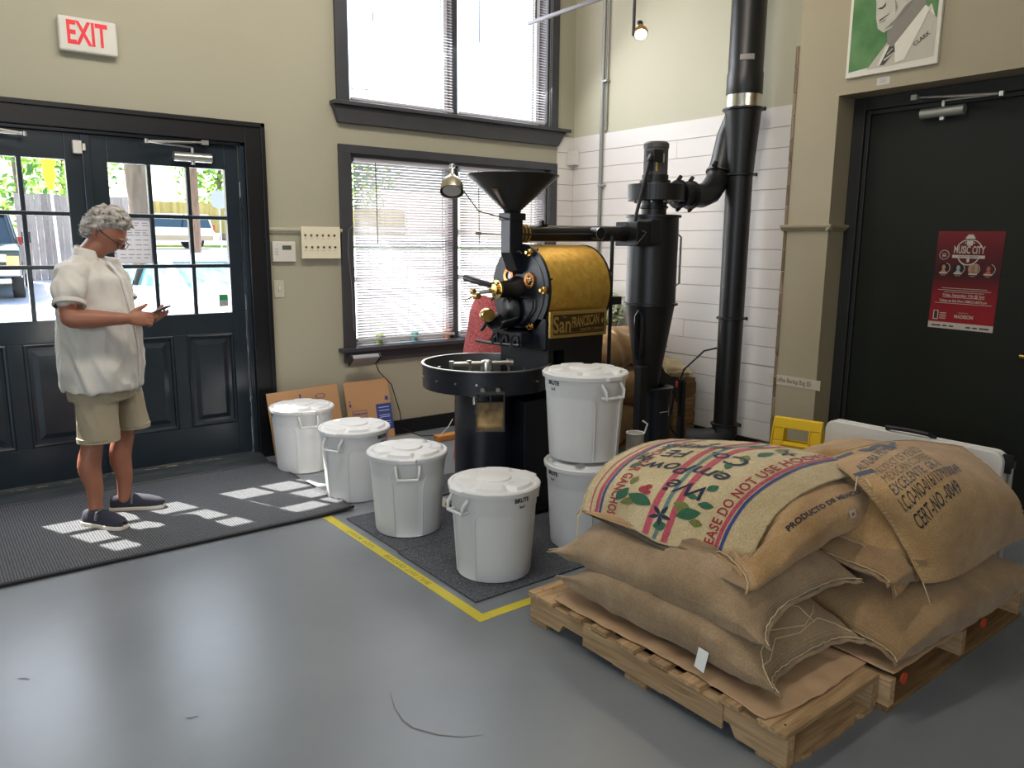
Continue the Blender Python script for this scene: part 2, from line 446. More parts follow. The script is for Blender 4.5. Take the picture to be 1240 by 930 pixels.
# ------------------------------------------------------------------ double entrance doors
YD = YA+.005          # face of leaf
tr = MB()
tr.box((DX1-.0, YA-.045, 0), (DX1+.125, YA, DZ+.11)).box((DX0-.125, YA-.045, 0), (DX0, YA, DZ+.11)).box((DX0, YA-.045, DZ), (DX1, YA, DZ+.11))
tr.box((DX1+.105, YA-.058, 0), (DX1+.135, YA, DZ+.135)).box((DX0-.135, YA-.058, DZ+.105), (DX1+.135, YA, DZ+.135))
struct('trim_3', tr, black_trim, bevel=.004)
jb = MB().box((DX1-.03, YA-.02, 0), (DX1, YA+TH, DZ)).box((DX0, YA-.02, 0), (DX0+.03, YA+TH, DZ)).box((DX0, YA-.02, DZ-.02), (DX1, YA+TH, DZ))
struct('trim_4', jb, door_paint, bevel=.003)
sill_m = mat('worn_threshold', rgb(58, 64, 64), rough=.5, col2=rgb(40, 44, 48), vscale=14, bump=.2, bscale=30, stretch=(.4, 2, 1))
th = MB().prism([(5.09, 0), (5.10, .012), (5.2, .035), (5.27, .04), (5.5, .04), (5.5, 0)], lambda y, z: (DX0, y, z), lambda y, z: (DX1, y, z))
struct('trim_5', th, sill_m)
mb = MB()
for i in range(34):
    x = random.uniform(.3, 1.7); y = 5.262+random.uniform(-.006, .006); w = random.uniform(.01, .05)
    mb.add([(x, y-.003, .0412), (x+w, y-.004, .0412), (x+w*.8, y+.004, .0413), (x+.1*w, y+.005, .0413)], [(0, 1, 2, 3)])
o = mb.build('chipped_paint', mat('bare_wood_chip', rgb(176, 160, 128), rough=.8), bpy.data.objects['trim_5'])
tag(o, 'flecks of bare wood along the worn threshold', kind='stuff')

def door_leaf(n, x0, x1, gx0, gx1):
    z0, z1 = .045, 2.13; gz0, gz1 = 1.035, 1.975; t = .045; y0 = YA+.03; y1 = y0+t
    y0 = YA+.012; y1 = y0+t
    root = MB()
    root.box((x0, y0, z0), (gx0, y1, z1)).box((gx1, y0, z0), (x1, y1, z1)).box((gx0, y0, gz1), (gx1, y1, z1)).box((gx0, y0, .90), (gx1, y1, gz0))
    root.box((gx0, y0, z0), (gx1, y1, .27))
    xm = (gx0+gx1)/2
    root.box((xm-.04, y0, .27), (xm+.04, y1, .90))
    d = struct('door_%d' % n, root, door_paint, bevel=.003)
    LOC[d.name] = Vector((0, 0, 0))
    for a, b in ((gx0, xm-.04), (xm+.04, gx1)):
        p = MB()
        a += .0; zz0, zz1 = .27, .90
        def ring(ins, y): return [(a+ins, y, zz0+ins), (b-ins, y, zz0+ins), (b-ins, y, zz1-ins), (a+ins, y, zz1-ins)]
        rs = [ring(0, y0+.004), ring(.008, y0-.003), ring(.018, y0+.0), ring(.024, y0+.016), ring(.045, y0+.016), ring(.075, y0+.006)]
        vs = sum(rs, []); fs = []
        for k in range(len(rs)-1):
            for i in range(4): fs.append((k*4+i, k*4+(i+1) % 4, (k+1)*4+(i+1) % 4, (k+1)*4+i))
        q = (len(rs)-1)*4; fs.append((q, q+1, q+2, q+3))
        vs += [(x, y1-.004, z) for x, y, z in ring(0, 0)]; fs.append((q+4, q+5, q+6, q+7))
        p.add(vs, fs); p.build('panel', door_paint, d)
    # muntins and panes
    pw = (gx1-gx0)/3; ph = (gz1-gz0)/3; mu = .013
    for i in (1, 2):
        MB().box((gx0+pw*i-mu, y0+.002, gz0), (gx0+pw*i+mu, y1-.002, gz1)).build('muntin', door_paint, d, bevel=.004)
    for j in (1, 2):
        MB().box((gx0, y0+.001, gz0+ph*j-mu), (gx1, y1-.001, gz0+ph*j+mu)).build('muntin', door_paint, d, bevel=.004)
    for i in range(3):
        for j in range(3):
            MB().box((gx0+pw*i+.008, y0+.022, gz0+ph*j+.008), (gx0+pw*(i+1)-.008, y0+.026, gz0+ph*(j+1)-.008)).build('pane', glass, d)
    return d
d1 = door_leaf(1, -.005, .893, .085, .783)
d2 = door_leaf(2, .897, 1.795, 1.008, 1.706)
tag(d1, 'left leaf of the black glazed double doors behind the man'); tag(d2, 'right leaf of the black glazed double doors beside the window wall')
MB().box((.872, YA-.006, .05), (.918, YA+.012, 2.125)).build('astragal', door_paint, d1, bevel=.003)
kick = mat('hinge_steel', rgb(120, 120, 118), rough=.35, metal=.9)
for z in (.35, 1.1, 1.85):
    MB().cyl((1.80, YA+.006, z-.05), (1.80, YA+.006, z+.05), .008, n=10).build('hinge', kick, d2)

# door closers
alu = mat('brushed_aluminium', rgb(198, 198, 194), rough=.3, metal=.85)
def closer(name, label, o, ux, nrm, arm1, arm2):
    """o: body centre; ux: along the door; nrm: out of the door"""
    o = Vector(o); ux = Vector(ux); nrm = Vector(nrm); up = Vector((0, 0, 1))
    t = thing(name, label, 'door closer', o)
    b = MB(); b.tube([o-ux*.12+nrm*.03, o-ux*.115+nrm*.03, o+ux*.115+nrm*.03, o+ux*.12+nrm*.03], [.022, .03, .03, .022], 16)
    b.box(o-ux*.1-up*.025+nrm*.0, o+ux*.1+up*.025+nrm*.03)
    b.build('body', alu, t, smooth=True)
    MB().cyl(o-up*.045+nrm*.03, o-up*.028+nrm*.03, .014, n=14).build('valve_cap', alu, t, smooth=True)
    MB().cyl(o+up*.028+nrm*.03, o+up*.06+nrm*.03, .01, n=12).build('spindle', alu, t, smooth=True)
    a = MB(); p0 = o+up*.06+nrm*.03
    a.tube([p0, arm1], .006, 8); a.build('arm', alu, t, smooth=True)
    a = MB(); a.tube([arm1, arm2], .007, 8); a.cyl(Vector(arm1)-up*.012, Vector(arm1)+up*.012, .012, n=10); a.build('forearm', alu, t, smooth=True)
    MB().box(Vector(arm2)-Vector((.022, .012, .014)), Vector(arm2)+Vector((.022, .02, .014))).build('shoe', alu, t)
closer('door_closer', 'silver closer with folded arm on right glazed entrance leaf', (1.50, YA+.012, 2.035), (1, 0, 0), (0, -1, 0), (1.21, YA-.10, 2.105), (1.575, YA-.035, 2.13))
closer('door_closer', 'silver closer arm at top of left entrance leaf, by frame edge', (.20, YA+.012, 2.035), (1, 0, 0), (0, -1, 0), (.58, YA-.10, 2.09), (.30, YA-.035, 2.13))
# alarm contact and little hook on the frame
wht = mat('white_plastic', rgb(214, 210, 200), rough=.45)
t = thing('door_sensor', 'small white alarm contact above the meeting stiles of the entrance doors', 'sensor', (.85, YA, 2.05))
MB().box((.825, YA-.03, 2.01), (.872, YA+.012, 2.085)).build('housing', wht, t, bevel=.004)
MB().box((.876, YA-.024, 2.03), (.892, YA-.006, 2.07)).build('magnet', wht, t, bevel=.002)

# ------------------------------------------------------------------ windows of the far wall
def window(n, x0, x1, z0, z1, label, bars):
    yo = YA+.09
    fr = MB(); w = .022; xm = 3.56
    fr.box((x0, YA+.005, z0), (x0+w, YA+TH, z1)).box((x1-w, YA+.005, z0), (x1, YA+TH, z1)).box((x0, YA+.005, z1-w), (x1, YA+TH, z1)).box((x0, YA+.0, z0), (x1, YA+TH, z0+w*.6))
    fr.box((xm-.028, YA+.06, z0), (xm+.028, YA+TH, z1))
    r = struct('window_%d' % n, fr, grey_trim, bevel=.002); LOC[r.name] = Vector((0, 0, 0))
    tag(r, label)
    wf = mat('sash_paint', rgb(196, 200, 202), rough=.45)
    for a, b in ((x0+w, xm-.028), (xm+.028, x1-w)):
        s = MB(); k = .035
        s.box((a, yo+.03, z0+.013), (a+k, yo+.06, z1-w)).box((b-k, yo+.03, z0+.013), (b, yo+.06, z1-w)).box((a+k, yo+.03, z0+.013), (b-k, yo+.06, z0+.06)).box((a+k, yo+.03, z1-w-k), (b-k, yo+.06, z1-w))
        so = s.build('sash', wf, r, bevel=.002)
        zz = [z0+.06]+[z0+(z1-z0)*q for q in bars]+[z1-w-k]
        for q in zz[1:-1]:
            MB().box((a+k, yo+.028, q-.02), (b-k, yo+.062, q+.02)).build('meeting_rail', wf, so)
        for q in range(len(zz)-1):
            MB().box((a+k, yo+.043, zz[q]), (b-k, yo+.047, zz[q+1])).build('pane', glass, so)
    return r
window(1, WX0, WX1, .72, 2.145, 'lower twin window with white venetian blinds beside the roaster', (.36, .62))
window(2, WX0, WX1, 2.49, 3.95, 'upper twin window with bright white blinds above the sill', ())
ct = MB()
ct.box((WX0-.09, YA-.03, .73), (WX0, YA, 2.145)).box((WX1, YA-.03, .73), (WX1+.078, YA, 2.145)).box((WX0-.09, YA-.03, 2.145), (WX1+.078, YA, 2.205))
ct.box((WX0-.13, YA-.075, .70), (WX1+.1, YA+.02, .73)).box((WX0-.09, YA-.03, .615), (WX1+.078, YA, .70))
struct('trim_6', ct, grey_trim, bevel=.003)
ct = MB()
ct.box((WX0-.09, YA-.03, 2.49), (WX0, YA, 4.04)).box((WX1, YA-.03, 2.49), (WX1+.078, YA, 4.04)).box((WX0-.09, YA-.03, 3.95), (WX1+.078, YA, 4.04))
ct.box((WX0-.14, YA-.085, 2.468), (WX1+.185, YA+.02, 2.495))
ct.prism([(WX0-.13, 2.468), (WX1+.15, 2.468), (WX1+.07, 2.35), (WX0-.09, 2.35)], lambda x, z: (x, YA-.05, z), lambda x, z: (x, YA, z))
struct('trim_7', ct, grey_trim, bevel=.003)

slat_m = mat('blind_slat', rgb(186, 182, 186), rough=.4)
def blind(x0, x1, z0, z1, tilt, label, wand, n_pitch=.0215):
    yb = YA+.035
    t = thing('venetian_blind', label, 'blind', ((x0+x1)/2, yb, z0), 'venetian blinds in the window wall')
    MB().box((x0, yb-.02, z1-.032), (x1, yb+.02, z1)).build('head_rail', slat_m, t, bevel=.003)
    MB().box((x0, yb-.014, z0), (x1, yb+.014, z0+.02)).build('bottom_rail', slat_m, t, bevel=.004)
    # slat mesh
    w = .0125; L = (x1-x0)/2-.004; vs = []; a = math.radians(tilt)
    for s in (-1, 1):
        for k in range(5):
            yy = -w+2*w*k/4; zz = .0018*(1-(yy/w)**2)
            vs.append((s*L, yy*math.cos(a)-zz*math.sin(a), yy*math.sin(a)+zz*math.cos(a)))
    me = bpy.data.meshes.new('slat'); me.from_pydata(vs, [], [(k, k+1, k+6, k+5) for k in range(4)]); me.materials.append(slat_m); me.update()
    z = z0+.03; nn = 0
    while z < z1-.04:
        o = bpy.data.objects.new('slat', me); COL.objects.link(o); o.parent = t; o.location = (0, 0, z-z0); z += n_pitch
    for fx in (.12, .5, .88):
        x = x0+(x1-x0)*fx
        MB().box((x-.0012, yb-.0135, z0+.01), (x+.0012, yb-.0125, z1-.03)).build('ladder_cord', slat_m, t)
    if wand:
        MB().tube([(x0+.17, yb-.03, z1-.03), (x0+.175, yb-.032, z1-wand)], .004, 6).build('tilt_wand', mat('wand', rgb(96, 92, 96), rough=.3), t)
blind(2.645, 3.525, .762, 2.125, -34, 'left white venetian blind of the lower window, near thermostat wall', .62)
blind(3.585, 4.475, .742, 2.125, -34, 'right white venetian blind of the lower window, behind funnel hopper', .62)
blind(2.645, 3.525, 2.525, 3.93, 20, 'left white venetian blind of the upper window', .85)
blind(3.585, 4.475, 2.525, 3.93, 20, 'right white venetian blind of the upper window', .85)

# ------------------------------------------------------------------ recessed green door on the right
DXR = 4.665
dr = MB().box((PX+.175, PY0-.075, 0), (XB+.1, PY0-.0005, 2.384)).box((PX+.175, 1.2, 2.31), (XB+.1, PY0-.075, 2.384)).box((PX+.195, PY0-.10, 0), (XB+.1, PY0-.075, 2.31)).box((PX+.195, 1.2, 2.285), (XB+.1, PY0-.1, 2.31))
struct('trim_8', dr, mat('dark_door_frame', rgb(28, 29, 28), rough=.5), bevel=.003)
d3 = struct('door_3', MB().box((DXR, 1.22, .01), (DXR+.05, PY0-.10, 2.285)), green_door)
tag(d3, 'dark green flush door with a red concert poster'); LOC[d3.name] = Vector((0, 0, 0))
brass = mat('polished_brass', rgb(205, 170, 100), rough=.25, metal=1.0)
MB().box((DXR-.03, 1.40, .925), (DXR-.0, 1.56, .945)).build('door_handle', brass, d3, bevel=.006)
closer('door_closer', 'silver closer above the red poster on green door', (DXR, 2.08, 2.25), (0, 1, 0), (-1, 0, 0), (DXR-.12, 1.755, 2.29), (DXR-.06, 2.22, 2.34))
# ------------------------------------------------------------------ the street outside
def gz(y): return -.05 if y < 7 else -.05+(y-7)*.031
asph = mat('sunlit_pavement', rgb(205, 206, 208), rough=.8, col2=rgb(176, 180, 186), vscale=.9)
g = MB()
ys = [5.52, 7, 12, 20, 30, 46, 60, 90]
for i in range(len(ys)-1):
    g.add([(-40, ys[i], gz(ys[i])), (60, ys[i], gz(ys[i])), (60, ys[i+1], gz(ys[i+1])), (-40, ys[i+1], gz(ys[i+1]))], [(0, 1, 2, 3)])
struct('ground', g, asph, weld=True)
curb = mat('pale_concrete', rgb(222, 218, 206), rough=.85)
struct('pavement', MB().box((-30, 26, gz(26)-.1), (50, 28.5, gz(28.5)+.06)), curb)
grass_m = mat('lawn', rgb(120, 150, 70), rough=.9, var=.3, vscale=3)
struct('lawn', MB().box((-30, 47.5, gz(47)-.1), (50, 51.9, gz(51)+.05)), grass_m)

white_car = mat('white_car_paint', rgb(238, 238, 236), rough=.18, coat=.6)
dark_car = mat('dark_green_car_paint', rgb(40, 58, 52), rough=.2, coat=.6)
beige_trim = mat('beige_sill_paint', rgb(170, 150, 120), rough=.3)
tyre = mat('tyre', rgb(30, 30, 32), rough=.85)
wheel_m = mat('alloy_wheel', rgb(170, 172, 176), rough=.3, metal=.8)
carglass = mat('tinted_car_glass', rgb(96, 150, 158), rough=.05, spec=.9)
darkglass = mat('dark_car_glass', rgb(40, 62, 70), rough=.05, spec=.9)
lampred = mat('tail_lamp', rgb(190, 40, 36), rough=.2)
lampclr = mat('head_lamp', rgb(220, 222, 220), rough=.12)
blackpl = mat('black_plastic', rgb(26, 27, 29), rough=.5)
def car(name, label, loc, rot, L, Wd, prof, cab, glass_m, body_m, wheels, wr, lower=None):
    """prof: body side outline (x,z); cab: (x0b,x0t,x1t,x1b,zb,zt) cabin"""
    t = thing(name, label, 'car', (0, 0, 0))
    hw = Wd/2
    b = MB()
    k = len(prof); vs = []
    for yy, s in ((-hw, .94), (-hw*.92, 1), (hw*.92, 1), (hw, .94)):
        for x, z in prof:
            vs.append((x*(.985 if s < 1 else 1), yy, z if s == 1 else z*.5+.5*min(z, .8*max(q[1] for q in prof)+.1*z)))
    fs = [tuple(range(k)), tuple(range(3*k, 4*k))]
    for r in range(3):
        for i in range(k): fs.append((r*k+i, r*k+(i+1) % k, (r+1)*k+(i+1) % k, (r+1)*k+i))
    b.add(vs, fs); b.build('body', body_m, t, smooth=True, bevel=.03)
    x0b, x0t, x1t, x1b, zb, zt = cab; q = hw*.9; r = hw*.74
    c = MB()
    c.add([(x0b, -q, zb), (x1b, -q, zb), (x1b, q, zb), (x0b, q, zb), (x0t, -r, zt-.05), (x1t, -r, zt-.05), (x1t, r, zt-.05), (x0t, r, zt-.05)], [(0, 1, 2, 3), (4, 5, 6, 7), (0, 1, 5, 4), (1, 2, 6, 5), (2, 3, 7, 6), (3, 0, 4, 7)])
    go = c.build('glasshouse', glass_m, t, bevel=.02)
    rf = MB().box((min(x0t, x1t)-.06, -r-.03, zt-.1), (max(x0t, x1t)+.12, r+.03, zt)); rf.build('roof', body_m, t, bevel=.025)
    for fx in (0.0, .45, 1.0):
        for s in (-1, 1):
            xb = x0b+(x1b-x0b)*fx; xt = x0t+(x1t-x0t)*fx
            MB().tube([(xb, s*q, zb), (xt, s*(r+.01), zt-.03)], .045, 8).build('pillar', body_m if fx != .45 else blackpl, t)
    for wx in wheels:
        for s in (-1, 1):
            w = MB().lathe([(wr*.62, -.1), (wr*.95, -.11), (wr, -.07), (wr, .07), (wr*.95, .11), (wr*.62, .1)], (wx, s*(hw-.1), wr), (0, 1, 0), 28)
            w.build('tyre', tyre, t, smooth=True)
            m = MB().lathe([(.03, .0), (wr*.2, .02), (wr*.6, 0), (wr*.62, -.03)], (wx, s*(hw-.0), wr), (0, s, 0), 20)
            m.build('wheel', wheel_m, t, smooth=True)
    if lower:
        MB().box((prof[0][0]*.98, -hw-.012, lower[0]), (max(p[0] for p in prof)*.98, hw+.012, lower[1])).build('side_cladding', beige_trim, t, bevel=.01)
    for s in (-1, 1):
        MB().box((max(p[0] for p in prof)-.06, s*hw*.62-.16, .78), (max(p[0] for p in prof)+.02, s*hw*.62+.16, .93)).build('head_lamp', lampclr, t, bevel=.02)
        MB().box((min(p[0] for p in prof)-.02, s*hw*.86-.09, .95), (min(p[0] for p in prof)+.08, s*hw*.86+.09, 1.3)).build('tail_lamp', lampred, t, bevel=.02)
    t.location = loc; t.rotation_euler = (0, 0, rot)
    return t
suv_prof = [(-2.5, .45), (-2.55, .9), (-2.45, 1.15), (1.2, 1.18), (2.25, 1.08), (2.5, .95), (2.5, .45), (2.0, .38), (-2.1, .38)]
car('parked_suv', 'white station wagon car parked across the street, seen through right door', (11.2, 46, gz(46)), PI, 5, 1.95, suv_prof, (-2.45, -2.25, .55, 1.2, 1.1, 1.88), darkglass, white_car, (-1.55, 1.5), .39, (.45, .72))
pk = [(-2.6, .5), (-2.65, 1.1), (.9, 1.15), (2.2, 1.12), (2.55, 1.0), (2.6, .5), (2.0, .42), (-2.1, .42)]
t = car('pickup_truck', 'dark green truck parked facing the doors at far left', (1.05, 21.0, gz(18.6)), -PI/2-.12, 5, 2.05, pk, (-.6, -.4, .7, 1.2, 1.1, 1.85), darkglass, dark_car, (-1.6, 1.6), .4)
MB().box((2.55, -.6, .72), (2.63, .6, .96)).build('grille', blackpl, t, bevel=.01)
MB().box((2.56, -1.0, .5), (2.72, 1.0, .66)).build('bumper', wheel_m, t, bevel=.03)
MB().box((2.55, .78, .68), (2.62, 1.0, .9)).build('turn_lamp', mat('amber_lamp', rgb(220, 170, 120), rough=.2), t)
for s in (-1, 1): MB().box((.95, s*1.05, 1.15), (1.12, s*1.22, 1.4)).build('side_mirror', blackpl, t, bevel=.02)
sd = [(-2.3, .35), (-2.35, .85), (-1.6, .98), (.55, .99), (1.6, .90), (2.2, .78), (2.32, .6), (2.3, .35), (1.9, .28), (-1.9, .28)]
car('parked_sedan', 'white car parked nose-in just outside the right door', (3.0, 9.6, gz(9)-.0), -PI/2+.12, 4.6, 1.85, sd, (-1.9, -1.05, .0, 1.0, .93, 1.36), carglass, white_car, (-1.4, 1.4), .33)

# fences across the street, plank by plank
fence_g = wood('weathered_fence', rgb(168, 158, 150), rgb(140, 132, 126), 'Z')
fence_y = wood('new_fence', rgb(206, 180, 120), rgb(178, 150, 96), 'Z')
def fence(name, label, x0, x1, y, h, m, w, z0):
    t = thing(name, label, 'fence', (x0, y, z0))
    n = int((x1-x0)/w); me = None
    for i in range(n):
        if me is None:
            o = MB().box((x0, y, z0), (x0+w-.006, y+.03, z0+h)).build('plank', m, t, bevel=.0); me = o.data
        else:
            c = bpy.data.objects.new('plank', me); COL.objects.link(c); c.parent = t; c.location = (i*w, random.uniform(-.01, .01), random.uniform(-.02, .02))
    MB().box((x0, y+.03, z0+.3), (x1, y+.09, z0+.4)).box((x0, y+.03, z0+h-.4), (x1, y+.09, z0+h-.3)).build('fence_rail', m, t)
fence('grey_board_fence', 'weathered grey board fence seen through the left door', 2.3, 5.6, 24, 2.25, fence_g, .15, gz(24))
fence('yellow_board_fence', 'sunlit yellow board fence beyond the white station wagon', 9.2, 30, 52, 1.9, fence_y, .2, gz(52)+.75)
MB_ = MB().box((-6, 30, gz(30)), (2.2, 30.1, gz(30)+2.4))
tag(MB_.build('white_wall', curb), 'low white wall beyond the dark truck', 'wall')

bark = mat('tree_bark', rgb(128, 116, 108), rough=.95, col2=rgb(86, 76, 70), vscale=9, bump=.8, bscale=18, stretch=(1, 1, .25))
pole_m = wood('utility_pole_wood', rgb(150, 124, 108), rgb(112, 92, 82), 'Z')
leafs = [mat('leaf_green_%s' % c, col, rough=.6) for c, col in (('bright', rgb(176, 206, 90)), ('mid', rgb(112, 158, 70)), ('dark', rgb(70, 116, 66)))]
for m in leafs:
    nt = m.node_tree; p = nt.nodes['Principled BSDF']
    tr_ = nt.nodes.new('ShaderNodeBsdfTranslucent'); tr_.inputs[0].default_value = p.inputs['Base Color'].default_value
    mx = nt.nodes.new('ShaderNodeMixShader'); mx.inputs[0].default_value = .45
    nt.links.new(p.outputs[0], mx.inputs[1]); nt.links.new(tr_.outputs[0], mx.inputs[2]); nt.links.new(mx.outputs[0], nt.nodes['Material Output'].inputs[0])
def crown(n, blobs, size, rng):
    mb = MB()
    for i in range(n):
        c, r = blobs[rng.randrange(len(blobs))]
        d = Vector((rng.gauss(0, 1), rng.gauss(0, 1), rng.gauss(0, 1))).normalized()*(rng.random()**.4)
        p = Vector(c)+Vector((d.x*r[0], d.y*r[1], d.z*r[2]))
        a = Vector((rng.gauss(0, 1), rng.gauss(0, 1), rng.gauss(0, .6))).normalized(); b = a.orthogonal().normalized()
        s = size*rng.uniform(.6, 1.3)
        mb.add([p-a*s, p+b*s*.5, p+a*s, p-b*s*.5], [(0, 1, 2, 3)], rng.choice((0, 0, 1, 1, 2)))
    return mb
def tree(name, label, base, h, r, blobs, n, size, trunk_m=bark, seed=1):
    rng = random.Random(seed)
    t = thing(name, label, 'tree', base, 'trees across the street')
    b = Vector(base)
    MB().tube([b, b+Vector((.05, 0, h*.35)), b+Vector((-.05, 0, h*.7)), b+Vector((.1, 0, h))], [r*1.25, r, r*.9, r*.5], 14).build('trunk', trunk_m, t, smooth=True)
    o = crown(n, blobs, size, rng).build('foliage', leafs, t); tag(o, kind='stuff')
tree('shade_tree', 'big tree with a thick trunk just outside the right door', (2.68, 12.3, gz(12)), 5.5, .165, [((2.3, 12, 3.4), (1.6, 1.2, .75)), ((3.2, 12.4, 3.2), (1.2, 1, .6)), ((1.3, 12.4, 3.3), (1.0, 1, .7)), ((2.4, 12.3, 5), (2.4, 2, 1.2))], 2600, .085, seed=3)
for i, (x, y, lab) in enumerate(((-6.0, 38, 'leafy green tree far left behind the truck'), (4.5, 44, 'green tree above the grey board fence'), (9.0, 62, 'tree behind the left end of the yellow fence'), (19.5, 62, 'tree behind the middle of the yellow fence'), (30, 62, 'tree behind the stop sign'))):
    z = gz(y)
    tree('street_tree', lab, (x, y, z), 6, .22, [((x, y, z+3.4), (3.6, 2.2, 2.6)), ((x+1.8, y, z+6.2), (3.6, 2.5, 2.8)), ((x-2, y, z+7), (3.2, 2.4, 2.8)), ((x, y, z+10), (5, 3, 3))], 2300, .26, seed=i+9)
tag(MB().tube([(3.93, 14.0, gz(14)), (3.95, 14.0, 3.5), (3.93, 14.0, 7)], .09, 14).build('utility_pole', pole_m, smooth=True), 'brown wooden utility pole beyond the right door', 'pole')
t = thing('stop_sign', 'octagonal road sign seen from behind on a thin post', 'sign', (9.37, 30, gz(30)))
MB().lathe([(.0, 0), (.36, 0), (.36, .01), (0, .01)], (9.37, 29.95, 3.08), (0, 1, 0), 8).build('sign_plate', mat('bare_metal_back', rgb(150, 156, 158), rough=.5, metal=.4), t)
MB().cyl((9.37, 30, gz(30)), (9.37, 30, 3.4), .03, n=10).build('post', wheel_m, t)
t = thing('patio_umbrella', 'folded yellow patio umbrella on a tall white pole', 'umbrella', (2.42, 18, gz(18)))
MB().cyl((2.42, 18, gz(18)), (2.33, 18, 3.9), .028, n=10).build('pole', wht, t, smooth=True)
MB().lathe([(.03, 2.5), (.07, 2.6), (.12, 2.8), (.10, 2.95), (.14, 3.05), (.09, 3.25), (.03, 3.38)], (2.36, 18, 0), (0, 0, 1), 14).build('canopy', mat('yellow_canvas', rgb(245, 205, 40), rough=.7), t, smooth=True)
# ------------------------------------------------------------------ coffee roaster
navy = mat('black_blue_enamel', rgb(19, 22, 31), rough=.38, var=.1, vscale=5, bump=.04, bscale=120)
blk = mat('satin_black_metal', rgb(17, 17, 18), rough=.4, var=.1, vscale=6)
blkd = mat('black_cabinet', rgb(10, 13, 24), rough=.5)
steel = mat('stainless_steel', rgb(196, 192, 184), rough=.28, metal=1.0)
tray_in = mat('tray_lining', rgb(120, 122, 122), rough=.38, metal=.8)
gold = mat('hammered_brass', rgb(216, 178, 84), rough=.45, metal=.7, col2=rgb(192, 150, 60), vscale=30, bump=.55, bscale=150)
goldp = mat('brass_frame', rgb(198, 165, 92), rough=.35, metal=.8)
bronze = mat('bronze_ground', rgb(72, 56, 32), rough=.5, metal=.6)
copper = mat('copper_ring', rgb(222, 150, 92), rough=.25, metal=1.0)
V = Vector
RY, RZ, RR, RX0, RX1 = 3.45, 1.252, .25, 2.745, 3.20
ro = thing('coffee_roaster', 'large black coffee roaster with brass drum jacket, funnel hopper and round cooling tray', 'coffee roaster', (2.7, RY, 0))
# drum: brass jacket on the near and upper side, black end plates
m = MB(); m.lathe([(RR, RX0), (RR+.002, RX0+.01), (RR+.002, RX1-.01), (RR, RX1)], (0, RY, RZ), (1, 0, 0), 64)
m.build('drum_jacket', gold, ro, smooth=True)
m = MB(); m.lathe([(.0, RX1), (RR+.004, RX1), (RR+.004, RX1+.012), (RR*.9, RX1+.02), (0, RX1+.02)], (0, RY, RZ), (1, 0, 0), 48)
m.build('back_plate', blk, ro, smooth=True)
m = MB(); m.lathe([(0, RX0-.022), (RR-.03, RX0-.022), (RR-.028, RX0-.018), (RR+.006, RX0-.018), (RR+.008, RX0-.012), (RR+.008, RX0), (0, RX0)], (0, RY, RZ), (1, 0, 0), 64)
fp = m.build('front_plate', navy, ro, smooth=True)
def on_plate(a, r): # angle: 0 = near (-Y), 90 = up
    return V((RX0-.02, RY-r*math.cos(math.radians(a)), RZ+r*math.sin(math.radians(a))))
for a in (62, 118, 2, 178, -58, -122):
    p = on_plate(a, RR-.014); m = MB()
    m.lathe([(.0, -.045), (.009, -.045), (.009, -.02), (.019, -.02), (.021, -.012), (.012, -.006), (.012, .004), (0, .004)], p, (1, 0, 0), 14)
    m.tube([p+V((-.03, -.004, .02)), p+V((-.03, .004, -.02))], .004, 6)
    m.build('clamp_nut', brass, ro, smooth=True)
for k in range(24):
    p = V((RX0+.004, RY-(RR+.006)*math.cos(k*PI/12), RZ+(RR+.006)*math.sin(k*PI/12)))
    if k in (19, 20, 21, 16, 17, 18, 15): continue
    if k % 3 == 1: MB().cyl(p, p+(p-V((RX0+.004, RY, RZ)))*.04, .005, n=8).build('rivet', blk, ro)
# sight glass rings
for a, r, lab in ((28, .115, 0), (140, .115, 1)):
    p = on_plate(a, r)
    m = MB().lathe([(.025, .004), (.025, -.012), (.044, -.014), (.046, .004)], p, (1, 0, 0), 28, closed=True)
    rg = m.build('sight_ring', copper, ro, smooth=True)
    MB().cyl(p+V((-.004, 0, 0)), p+V((.003, 0, 0)), .026, n=20).build('sight_glass', mat('dark_sight_glass', rgb(30, 40, 66), rough=.08, spec=.8), rg)
    if not lab:
        vs, fs = text2d('SF', .042, bold=.001); m = MB(); sheet(m, vs, fs, frame_fn(p+V((-.0146, 0, 0)), (0, -1, 0), (0, 0, 1))); m.build('lettering', brass, rg)
# bearing hub with trier handle
p = V((RX0-.02, RY+.015, RZ+.005))
m = MB().lathe([(.0, -.005), (.072, -.005), (.07, .02), (.05, .06), (.047, .14), (0, .14)], p, (-1, 0, 0), 28); m.build('bearing_housing', blk, ro, smooth=True)
q = p+V((-.14, 0, 0))
m = MB().lathe([(.0, 0), (.052, 0), (.052, .012), (.03, .014), (.03, .03), (.0, .034)], q, (-1, 0, 0), 28); hub = m.build('hub_flange', brass, ro, smooth=True)
for k in range(4):
    a = k*PI/2+.5; c = q+V((-.014, .04*math.cos(a), .04*math.sin(a))); MB().cyl(c, c+V((-.006, 0, 0)), .006, n=8).build('bolt', blk, hub)
m = MB().tube([q+V((-.02, .03, .02)), q+V((-.05, .10, .035)), q+V((-.055, .24, .055))], [.017, .018, .02], 14); m.build('trier_handle', mat('dark_handle', rgb(52, 44, 42), rough=.4), ro, smooth=True)
m = MB().tube([q+V((-.03, .03, -.01)), q+V((-.05, .1, -.02))], .012, 12); m.build('trier_tube', steel, ro, smooth=True)
m = MB().cyl(q+V((-.04, .13, -.045)), q+V((-.04, .17, -.045)), .018, n=16).cyl(q+V((-.04, .17, -.02)), q+V((-.04, .2, -.02)), .014, n=14)
m.tube([q+V((-.04, .16, -.04)), q+V((-.06, .24, -.075))], .004, 6); m.build('gas_cock', goldp, ro, smooth=True)
